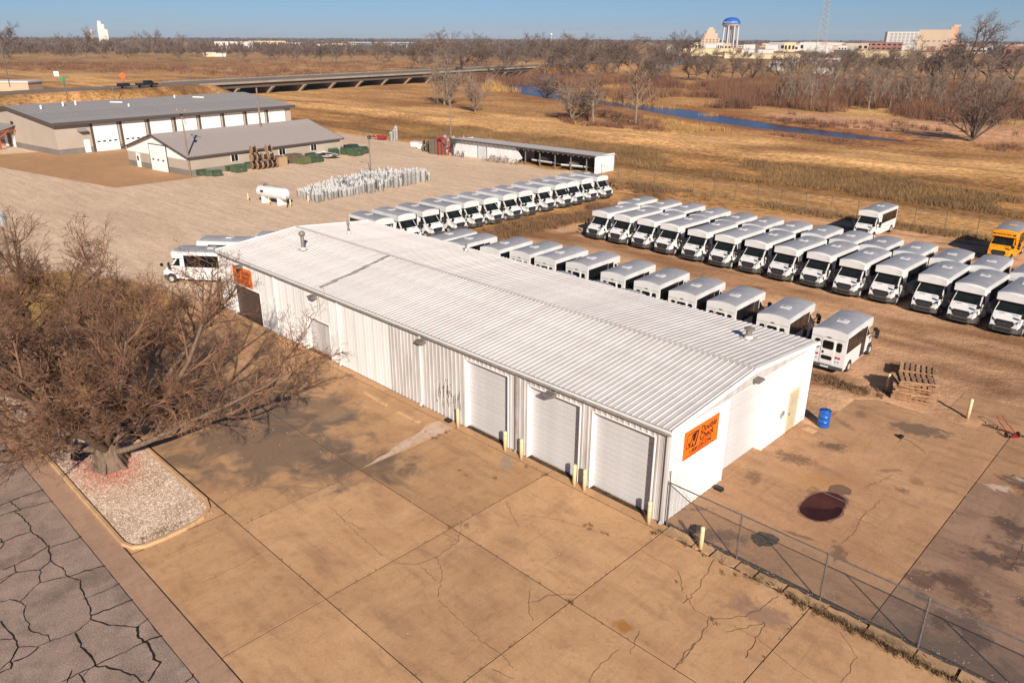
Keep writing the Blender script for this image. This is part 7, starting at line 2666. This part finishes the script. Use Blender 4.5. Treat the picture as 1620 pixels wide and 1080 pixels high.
# the edge-of-frame transformer on its own pole at the left
ep = thing('pole_transformer', 'grey pole-mounted transformer can cut off by the left edge of the picture', 'transformer', tuple(G(1, 362, 6.0) if False else (-46.5, -12.0, 0)))
pp = None
gx_ = G(2, 347, 8.2)
ep.location = (gx_.x, gx_.y, 0)
MB().tube([(-0.55, 0, 0), (-0.55, 0, 9.5)], 0.14, 8).build('shaft', M['pole_wood'], ep)
MB().lathe([(0.26, 7.75), (0.26, 8.55), (0.28, 8.6), (0.08, 8.72)], 14).build('can', M['can_grey'], ep)
MB().tube([(0.1, 0, 7.7), (0.3, 0.1, 7.3), (0.1, 0.1, 6.9), (-0.4, 0.1, 7.2)], 0.015, 4).build('cable', M['black'], ep)

# ------------------------------------------------------------------ far wire fence behind the buses
ff = thing('wire_fence', 'long wire fence with leaning barbed top behind the bus rows', 'fence')
y_f = 64.6
k = 0
x = -54.0
while x < 40:
    MB().tube([(x, y_f, -0.1), (x, y_f, 2.0), (x, y_f - 0.25, 2.35)], 0.035, 5).build('fence_post', M['galv'], ff)
    x += 3.05
for z_ in (0.1, 1.95):
    MB().tube([(-54, y_f, z_), (40, y_f, z_)], 0.014, 4).build('rail_wire', M['wire'], ff)
for k in range(3):
    MB().tube([(-54, y_f - 0.07 * (k + 1), 2.05 + 0.1 * k), (40, y_f - 0.07 * (k + 1), 2.05 + 0.1 * k)], 0.008, 3).build('barbed_wire', M['wire'], ff)
t = MB()
st_ = 0.14
for k in range(int(96 / st_)):
    xa = -56 + k * st_
    for s_ in (1, -1):
        a_, b_ = (xa, 0.1), (xa + 1.85 * s_, 1.95)
        r = 0.0028
        if min(a_[0], b_[0]) < -54 or max(a_[0], b_[0]) > 40:
            continue
        t.add([(a_[0] - r, y_f, a_[1]), (a_[0] + r, y_f + r, a_[1]), (b_[0] + r, y_f + r, b_[1]), (b_[0] - r, y_f, b_[1])], [(0, 1, 2, 3)])
tag(t.build('wire_mesh', M['wire'], ff), kind='stuff')
# ------------------------------------------------------------------ road on the embankment and the bridge
RD = mat('old_road', (0.19, 0.15, 0.125), 0.9, (0.15, 0.12, 0.10), 0.3)
BC = mat('bridge_concrete', (0.33, 0.265, 0.20), 0.9, (0.25, 0.20, 0.15), 0.3)
DKC = mat('girder', (0.10, 0.075, 0.06), 0.85)


def strip(path, w, z, m_, name, label=None):
    vs = []
    P = [Vector(p_) for p_ in path]
    for i, p_ in enumerate(P):
        d = (P[min(i + 1, len(P) - 1)] - P[max(i - 1, 0)]).normalized()
        n_ = Vector((-d.y, d.x))
        vs += [(p_.x + n_.x * w, p_.y + n_.y * w, z), (p_.x - n_.x * w, p_.y - n_.y * w, z)]
    o = MB().add(vs, [(2 * i, 2 * i + 1, 2 * i + 3, 2 * i + 2) for i in range(len(P) - 1)]).build(name, m_)
    return tag(o, kind='structure')


strip(ROADLINE[:-1] + [(-252.2, 92)], 6.2, 4.27, RD, 'highway')
strip([(-296, 303), (-304, 345), (-324, 440)], 7.2, 4.25, RD, 'highway')
BA, BB = Vector((-254, 91)), Vector((-297, 304))
bd = (BB - BA).normalized()
LBR = (BB - BA).length
br = thing('road_bridge', 'long low concrete road bridge on wall piers crossing the meadow and river', 'bridge', (BA.x, BA.y, 0), math.atan2(bd.y, bd.x))
MB().box(0, LBR, -10.6, 10.6, 3.95, 4.30).build('deck', RD, br)
MB().box(0.02, LBR - 0.02, -9.9, 9.9, 2.4, 3.95).build('girder', DKC, br)
for s_ in (-1, 1):
    MB().box(0, LBR, s_ * 10.75 - 0.15, s_ * 10.75 + 0.15, 3.85, 4.55).build('parapet', BC, br)
    MB().box(0, LBR, s_ * 10.75 - 0.05, s_ * 10.75 + 0.05, 4.95, 5.07).build('rail', M['galv'], br)
    first = None
    k = 0
    while k * 2.6 < LBR:
        if first is None:
            first = MB().box(-0.07, 0.07, s_ * 10.75 - 0.06, s_ * 10.75 + 0.06, 4.55, 4.95).build('rail_post', M['galv'], br, loc=(0.3, 0, 0))
        else:
            share(first, br, (0.3 + k * 2.6, 0, 0))
        k += 1
k = 1
first = None
while k * 15.3 < LBR - 4:
    if first is None:
        t = MB()
        t.prism([(-7.6, -2.2), (7.6, -2.2), (7.6, -0.2), (10.7, 2.1), (10.7, 2.4), (-10.7, 2.4), (-10.7, 2.1), (-7.6, -0.2)], 0, -0.5, 0.5)
        first = t.build('pier', BC, br, loc=(15.3, 0, 0))
    else:
        share(first, br, (k * 15.3, 0, 0))
    k += 1
for x_ in (0.2, LBR - 0.2):
    MB().box(x_ - 0.8, x_ + 0.8, -11.2, 11.2, -0.5, 3.9).build('abutment', BC, br)

# vehicles on it
def car(name, label, x, y, z, rz, m_, pickup=True, s=1.0):
    o = thing(name, label, 'pickup' if pickup else 'car', (x, y, z), rz)
    o.scale = (s, s, s)
    if pickup:
        MB().prism([(-2.8, 0.55), (2.7, 0.55), (2.75, 1.0), (1.55, 1.12), (0.95, 1.75), (-0.45, 1.75), (-0.6, 1.15), (-2.8, 1.15)], 1, -0.95, 0.95).build('body', m_, o)
    else:
        MB().prism([(-2.2, 0.4), (2.2, 0.4), (2.2, 0.85), (1.3, 0.95), (0.6, 1.42), (-1.2, 1.42), (-2.0, 0.95), (-2.2, 0.9)], 1, -0.88, 0.88).build('body', m_, o)
    for s_ in (-1, 1):
        MB().prism([(-0.3, 1.2), (1.25, 1.2), (0.85, 1.62), (-0.3, 1.62)], 1, s_ * 0.96 - 0.01, s_ * 0.96 + 0.01).build('side_window', M['glass'], o)
        for x_ in (-1.7, 1.7):
            MB().tube([(x_, s_ * 0.78, 0.4), (x_, s_ * 1.0, 0.4)], 0.4, 12).build('wheel', M['rubber'], o)
    return o


p_ = G(288, 130, 4.6)
car('pickup_truck', 'black pickup truck on the road at the left end of the bridge', -240.5, 75, 4.28, PI / 2 + 0.15, mat('car_black', (0.015, 0.015, 0.017), 0.3), s=1.15)
junkt = thing('cargo_trailer', 'small dark trailer towed behind the black pickup', 'trailer', (-239.3, 67.5, 4.28), PI / 2 + 0.15)
MB().box(-1.6, 1.6, -0.9, 0.9, 0.6, 1.5).build('bed', M['black'], junkt)
for s_ in (-1, 1):
    MB().tube([(0, s_ * 0.8, 0.35), (0, s_ * 1.0, 0.35)], 0.35, 10).build('wheel', M['rubber'], junkt)
MB().tube([(1.6, 0, 0.6), (3.0, 0, 0.6)], 0.07, 5).build('drawbar', M['black'], junkt)
car('parked_car', 'dark car crossing the far part of the bridge', -279.5, 240, 4.30, PI / 2 + 0.2, mat('car_dark', (0.03, 0.03, 0.035), 0.3), False)
# road signs
def road_sign(px, py, h, w, hh_, m_, label, z=4.2, diamond=False):
    p_ = G(px, py, z)
    o = thing('road_sign', label, 'road sign', (p_.x, p_.y, z), YAW * 1.0 + 0.5 if False else R(44))
    MB().box(-0.06, 0.06, -0.05, 0.05, 0, h).build('post', M['galv'], o)
    if diamond:
        MB().prism([(-w, h), (0, h - w), (w, h), (0, h + w)], 1, -0.12, -0.06).build('plate', m_, o)
    else:
        MB().box(-w, w, -0.12, -0.06, h - hh_, h + hh_).build('plate', m_, o)
    return o


FLU = mat('sign_fluorescent', (0.9, 0.12, 0.02), 0.5)
SGREEN = mat('sign_green', (0.02, 0.25, 0.13), 0.5)
road_sign(196, 132, 2.4, 1.15, 1, FLU, 'orange diamond road-works sign beside the road on the left', 4.2, True)
road_sign(102, 138, 2.2, 0.9, 0.45, SGREEN, 'green street-name sign beside the road on the left')
road_sign(93, 136, 3.6, 0.8, 0.75, M['white_paint'], 'white square sign beside the green one by the road')

# low flat-roofed white building at far left
p_ = G(12, 141, 0)
def hbuild(name, label, x, y, w, d, h, m_, mroof=None, rz=0.0, windows=0, z=0.0, rows=1, cat='building', parapet=0.6):
    o = thing(name, label, cat, (x, y, z), rz)
    MB().box(-w / 2, w / 2, -d / 2, d / 2, 0, h).build('wall', m_, o)
    MB().box(-w / 2 - 0.3, w / 2 + 0.3, -d / 2 - 0.3, d / 2 + 0.3, h, h + parapet).build('roof', mroof or m_, o)
    if windows:
        first = None
        for r_ in range(rows):
            for k in range(windows):
                xx = -w / 2 + (k + 0.5) * w / windows
                zz = h * (r_ + 0.3) / rows
                if first is None:
                    ww_, wh_ = w / windows * 0.28, h / rows * 0.2
                    first = MB().box(-ww_, ww_, -d / 2 - 0.15, -d / 2 + 0.02, 0, wh_ * 2).build('window', M['glass'], o, loc=(xx, 0, zz))
                else:
                    share(first, o, (xx, 0, zz))
    return o


CAMROT = -YAW   # facing the camera, turned about z
def at_dist(px, D):
    d = CF + CR * ((px - 810) / FPX) - CU * ((60 - 540) / FPX)
    d.z = 0
    d.normalize()
    return CAMX + d.x * D, CAMY + d.y * D


def town(px0, px1, ytop, ybase, D, m_, mroof, label, windows=0, rows=1, depth=None, rz=None, name='building', parapet=0.6):
    x, y = at_dist((px0 + px1) / 2, D)
    w = (px1 - px0) / FPX * D * 1.0 / math.cos(math.atan((px0 + px1 - 1620) / 2 / FPX)) * 0.97 / 1.0
    up_ = math.atan((62 - ytop) / FPX) * 1.13 if False else (62 - ytop) / FPX
    cosb = math.cos(math.atan(((px0 + px1) / 2 - 810) / FPX))
    h = CAMZ + D * cosb * up_ * 1.04
    h = max(h, 2.5)
    ang = math.atan2(-(CAMX - x), (CAMY - y)) if False else math.atan2(CAMY - y, CAMX - x) + PI / 2
    return hbuild(name, label, x, y, w, depth or max(8, w * 0.5), h, m_, mroof, ang if rz is None else rz, windows, 0, rows, parapet=parapet)


FW = mat('far_white', (0.52, 0.50, 0.47), 0.7)
FC = mat('far_cream', (0.62, 0.50, 0.28), 0.7, (0.55, 0.45, 0.27), 0.02)
FB = mat('far_brick', (0.30, 0.13, 0.085), 0.8, (0.24, 0.10, 0.07), 0.05)
FG = mat('far_grey', (0.34, 0.31, 0.29), 0.8)
FT = mat('far_tan', (0.50, 0.37, 0.26), 0.8, (0.44, 0.33, 0.23), 0.05)
FBL = mat('far_blue', (0.06, 0.19, 0.30), 0.7)
FD = mat('far_dark', (0.07, 0.06, 0.06), 0.7)
o = hbuild('white_building', 'low white flat-roofed building at the far left beside the road', *tuple(G(2, 139, 1.0))[:2], 26, 9, 3.0, FT, FW, R(44), 0, 0)
# white warehouses left of centre
n = 0
for px0, px1, yt, D, m_, lb in [(342, 372, 69, 1500, FW, 'leftmost long white warehouse on the plain'), (370, 398, 69, 1550, FW, 'second long white warehouse from the left on the plain'), (398, 446, 68, 1600, FC, 'cream-roofed long warehouse between the white ones'), (446, 480, 70, 1600, FW, 'white warehouse right of the cream-roofed one'), (478, 520, 72, 1400, FW, 'white warehouse just left of the tan one'),
                                (516, 556, 71, 1450, FT, 'tan warehouse left of the long blue one'), (556, 652, 69, 1500, FBL, 'long blue-walled warehouse left of centre'), (562, 640, 72, 1350, FG, 'grey low building in front of the blue warehouse')]:
    town(px0, px1, yt, 78, D, m_, FW if m_ is not FC else FC, lb)
town(320, 336, 84, 88, 880, FC, FW, 'small cream farm building in the left fields')
town(337, 352, 85, 88, 880, FW, FW, 'small white-roofed building in the left fields')
# town right
for px0, px1, yt, D, m_, mr, lb, wn_, rw in [
        (1080, 1160, 75, 1000, FC, FC, 'long cream building beneath the blue-topped water tower', 0, 1), (1160, 1262, 82, 900, FC, FC, 'long cream wall right of the water tower', 0, 1), (1262, 1325, 88, 760, FG, FW, 'pale low building in front of the lattice mast', 5, 1),
        (1365, 1440, 78, 1000, FC, FC, 'left part of the long cream building before the hospital', 0, 1), (1440, 1513, 80, 980, FC, FC, 'right part of the long cream building before the hospital', 0, 1), (1328, 1362, 76, 1100, FD, FG, 'dark flat building left of the long cream one', 0, 1),
        (1373, 1420, 66, 1700, FB, FB, 'long red-brick block left of the hospital', 8, 2), (1262, 1290, 67, 1900, FB, FB, 'red-brick block left of the lattice mast', 5, 2), (1300, 1322, 66, 1900, FT, FW, 'tan block right of the lattice mast', 4, 1),
        (1500, 1525, 68, 1600, FB, FT, 'brick block directly right of the hospital', 3, 2), (1582, 1605, 68, 1300, FD, FG, 'dark block near the right edge of the skyline', 3, 1), (1606, 1640, 70, 1150, FB, FT, 'brick building at the right edge of the skyline', 4, 1),
        (1225, 1262, 70, 1500, FW, FW, 'white low block between the water tower and the mast', 4, 1), (1180, 1222, 76, 1250, FW, FG, 'white low block right of the water tower legs', 0, 1), (1226, 1260, 92, 620, FW, FG, 'white house with grey roof among the trees', 3, 1),
        (1295, 1322, 102, 520, FW, FW, 'long white trailer among the trees left of the mast foot', 0, 1), (1230, 1256, 100, 540, FG, FW, 'grey-walled shed among the trees', 0, 1), (1056, 1066, 71, 1200, FW, FW, 'small white block on the skyline left of the town', 0, 1), (1067, 1078, 75, 1100, FW, FW, 'white block left of the long cream building', 0, 1)]:
    town(px0, px1, yt, 90, D, m_, mr, lb, wn_, rw)
rnd = random.Random(61)
for k in range(60):
    px = rnd.choice([rnd.uniform(1085, 1620), rnd.uniform(1200, 1420)])
    w_ = rnd.uniform(7, 26)
    D = rnd.uniform(1250, 2300)
    town(px, px + w_, rnd.uniform(66, 74), 80, D, rnd.choice([FW, FW, FT, FB, FG, FC]), rnd.choice([FW, FG, FT]), 'low flat-roofed town building among the roofs of the distant town', rnd.choice([0, 3, 4]), 1)['group'] = 'low town buildings'
number_left('low town buildings', 'low flat-roofed town building, # from the left among the roofs of the distant town')
# two towers: stepped tan building left of the water tower
x, y = at_dist(1124, 1500)
ang = math.atan2(CAMY - y, CAMX - x) + PI / 2
o = thing('stepped_building', 'stepped tan brick tower block left of the water tower', 'building', (x, y, 0), ang)
for (w_, h_, dx) in ((32, 20, 0), (24, 28, 0), (14, 34, 0), (8, 38, 0)):
    MB().box(-w_ / 2 + dx, w_ / 2 + dx, -w_ / 2.2, w_ / 2.2, 0 if h_ == 20 else h_ - 12, h_).build('tier', FT, o)
for r_ in range(4):
    for q_ in range(5):
        MB().box(-13 + q_ * 6, -11 + q_ * 6, -14.75, -14.5, 6 + r_ * 3.5, 8 + r_ * 3.5).build('window', FD, o)
# hospital
x, y = at_dist(1460, 1750)
ang = math.atan2(CAMY - y, CAMX - x) + PI / 2
o = thing('hospital', 'big tan block with a pale glass-fronted left wing on the skyline', 'building', (x, y, 0), ang)
MB().box(-62, -8, -18, 18, 0, 33).build('left_wing', FW, o)
for q_ in range(7):
    for r_ in range(5):
        MB().box(-56 + q_ * 7, -51.5 + q_ * 7, -18.3, -18.0, 4 + r_ * 5.6, 8.2 + r_ * 5.6).build('window', FG, o)
MB().box(-66, -62, -18, 18, 0, 32.9).build('end_bay', FD, o)
MB().box(-8, 50, -16, 16, 0, 36.5).build('right_wing', FT, o)
for q_ in range(5):
    MB().box(0 + q_ * 9, 4 + q_ * 9, -16.3, -16.0, 16, 17.5).build('window', FD, o)
MB().box(44, 57, -14, 12, 0, 42).build('stair_tower', mat('tower_brick', (0.52, 0.27, 0.16), 0.8), o)
MB().box(48, 60, -12, 10, 42, 45).build('penthouse', FT, o)
# water tower
x, y = at_dist(1155, 1500)
wt = thing('water_tower', 'water tower with a blue bowl top on white legs rising over the town', 'water tower', (x, y, 0), 0)
WTB = mat('tower_blue', (0.01, 0.10, 0.42), 0.4)
MB().lathe([(2, 54), (8, 53.2), (12.5, 50.5), (15, 46.5), (15.4, 43.2)], 24).build('dome', WTB, wt, smooth=True)
MB().lathe([(15.4, 43.2), (15.8, 42.4), (14.2, 40.2), (9, 38.2), (3, 37.4)], 24).build('bowl', FW, wt, smooth=True)
MB().lathe([(16.2, 42.2), (16.2, 43.2)], 24).build('walkway', FG, wt)
for k in range(8):
    a = 2 * PI * k / 8 + 0.2
    MB().tube([(14.0 * math.cos(a), 14.0 * math.sin(a), 0), (13.0 * math.cos(a), 13.0 * math.sin(a), 41)], 1.25, 8).build('leg', FW, wt)
MB().tube([(0, 0, 0), (0, 0, 38)], 2.3, 10).build('riser', FW, wt)
ax_, ay_ = CAMX - x, CAMY - y
tt = text_mesh('HUTCHINSON', 3.6, FW, wt, (0, 0, 0), (PI / 2, 0, 0), extrude=0.05)
aa = math.atan2(ay_, ax_)
tt.rotation_euler = (PI / 2, 0, aa + PI / 2)
wtx = 13.0
tt.location = (15.9 * math.cos(aa) - wtx * math.cos(aa + PI / 2), 15.9 * math.sin(aa) - wtx * math.sin(aa + PI / 2), 44.4)
# lattice mast
x, y = at_dist(1301, 1100)
lm = thing('lattice_mast', 'tall grey lattice radio mast leaving the top of the picture', 'mast', (x, y, 0), 0.4)
H_ = 105


def mast_w(z):
    return 5.6 * (1 - z / H_) + 0.7


for sx_, sy_ in ((1, 1), (1, -1), (-1, 1), (-1, -1)):
    MB().tube([(sx_ * mast_w(0), sy_ * mast_w(0), 0), (sx_ * mast_w(H_), sy_ * mast_w(H_), H_)], 0.28, 5).build('leg', FG, lm)
t = MB()
z = 0
while z < H_ - 4:
    z2 = z + max(3.0, mast_w(z) * 1.5)
    a, b_ = mast_w(z), mast_w(z2)
    for k in range(4):
        c0 = [(1, 1), (-1, 1), (-1, -1), (1, -1)][k]
        c1 = [(-1, 1), (-1, -1), (1, -1), (1, 1)][k]
        t.tube([(c0[0] * a, c0[1] * a, z), (c1[0] * b_, c1[1] * b_, z2)], 0.16, 3)
        t.tube([(c1[0] * a, c1[1] * a, z), (c0[0] * b_, c0[1] * b_, z2)], 0.16, 3)
        t.tube([(c0[0] * a, c0[1] * a, z), (c1[0] * a, c1[1] * a, z)], 0.16, 3)
    z = z2
t.build('bracing', FG, lm)
MB().box(-2.2, 2.2, -2.2, 2.2, 62, 62.8).build('platform', FG, lm)
# grain elevator
x, y = at_dist(164, 2400)
ang = math.atan2(CAMY - y, CAMX - x) + PI / 2
ge = thing('grain_elevator', 'white grain elevator tower on the horizon at the left', 'grain elevator', (x, y, 0), ang)
ge.scale = (0.8, 0.8, 0.84)
MB().box(-14, 15, -10, 10, 0, 42).build('silo_block', FW, ge)
MB().box(-13, 7, -8, 8, 42, 57).build('head_house', FW, ge)
MB().box(-11, -1, -6, 6, 57, 66).build('top_house', FW, ge)
x, y = at_dist(146, 3200)
tag(MB().lathe([(5, 0), (5, 36), (3.5, 39), (1, 41)], 12).build('silo', FT, None, loc=(x, y, 0)), 'small tan silo left of the white grain elevator', 'silo')
x, y = at_dist(872, 2600)
o = thing('water_tower', 'tiny white water tower on the horizon above the wood', 'water tower', (x, y, 0))
MB().lathe([(1, 24), (4.5, 27), (4.5, 31), (1, 34)], 10).build('tank', FW, o)
MB().tube([(0, 0, 0), (0, 0, 25)], 1.2, 6).build('riser', FW, o)
# yellow overhead sign beyond the bridge
p_ = G(872, 104, 4.2)
o = thing('highway_sign', 'yellow sign panels on two posts beyond the far end of the bridge', 'sign', (*at_dist(872, 560), 0), ang)
x, y = at_dist(872, 560)
o.rotation_euler.z = math.atan2(CAMY - y, CAMX - x) + PI / 2
for x_ in (-2.6, 2.6):
    MB().box(x_ - 0.2, x_ + 0.2, 0, 0.3, 0, 10).build('post', FW, o)
YS = mat('sign_yellow', (0.65, 0.42, 0.05), 0.6, (0.3, 0.2, 0.05), 1.2)
MB().box(-3.4, -0.1, -0.1, 0.0, 7.0, 9.8).build('panel', YS, o)
MB().box(0.1, 3.4, -0.1, 0.0, 7.4, 9.8).build('panel', YS, o)
# ------------------------------------------------------------------ thin winter haze over the plain
hz_m = bpy.data.materials.new('haze')
hz_m.use_nodes = True
ht = hz_m.node_tree
ht.nodes.clear()
pv = ht.nodes.new('ShaderNodeVolumePrincipled')
pv.inputs['Color'].default_value = (0.80, 0.86, 1.0, 1)
pv.inputs['Density'].default_value = 0.000055
pv.inputs['Anisotropy'].default_value = 0.0
ho = ht.nodes.new('ShaderNodeOutputMaterial')
ht.links.new(pv.outputs[0], ho.inputs['Volume'])
hb = MB().box(-9800, 4000, -3800, 9800, -4.0, 112.0).build('haze', hz_m)
tag(hb, 'thin pale winter haze over the plain and the distant town', None, kind='stuff')
# ------------------------------------------------------------------ tidy: drop empty properties
bpy.context.view_layer.update()
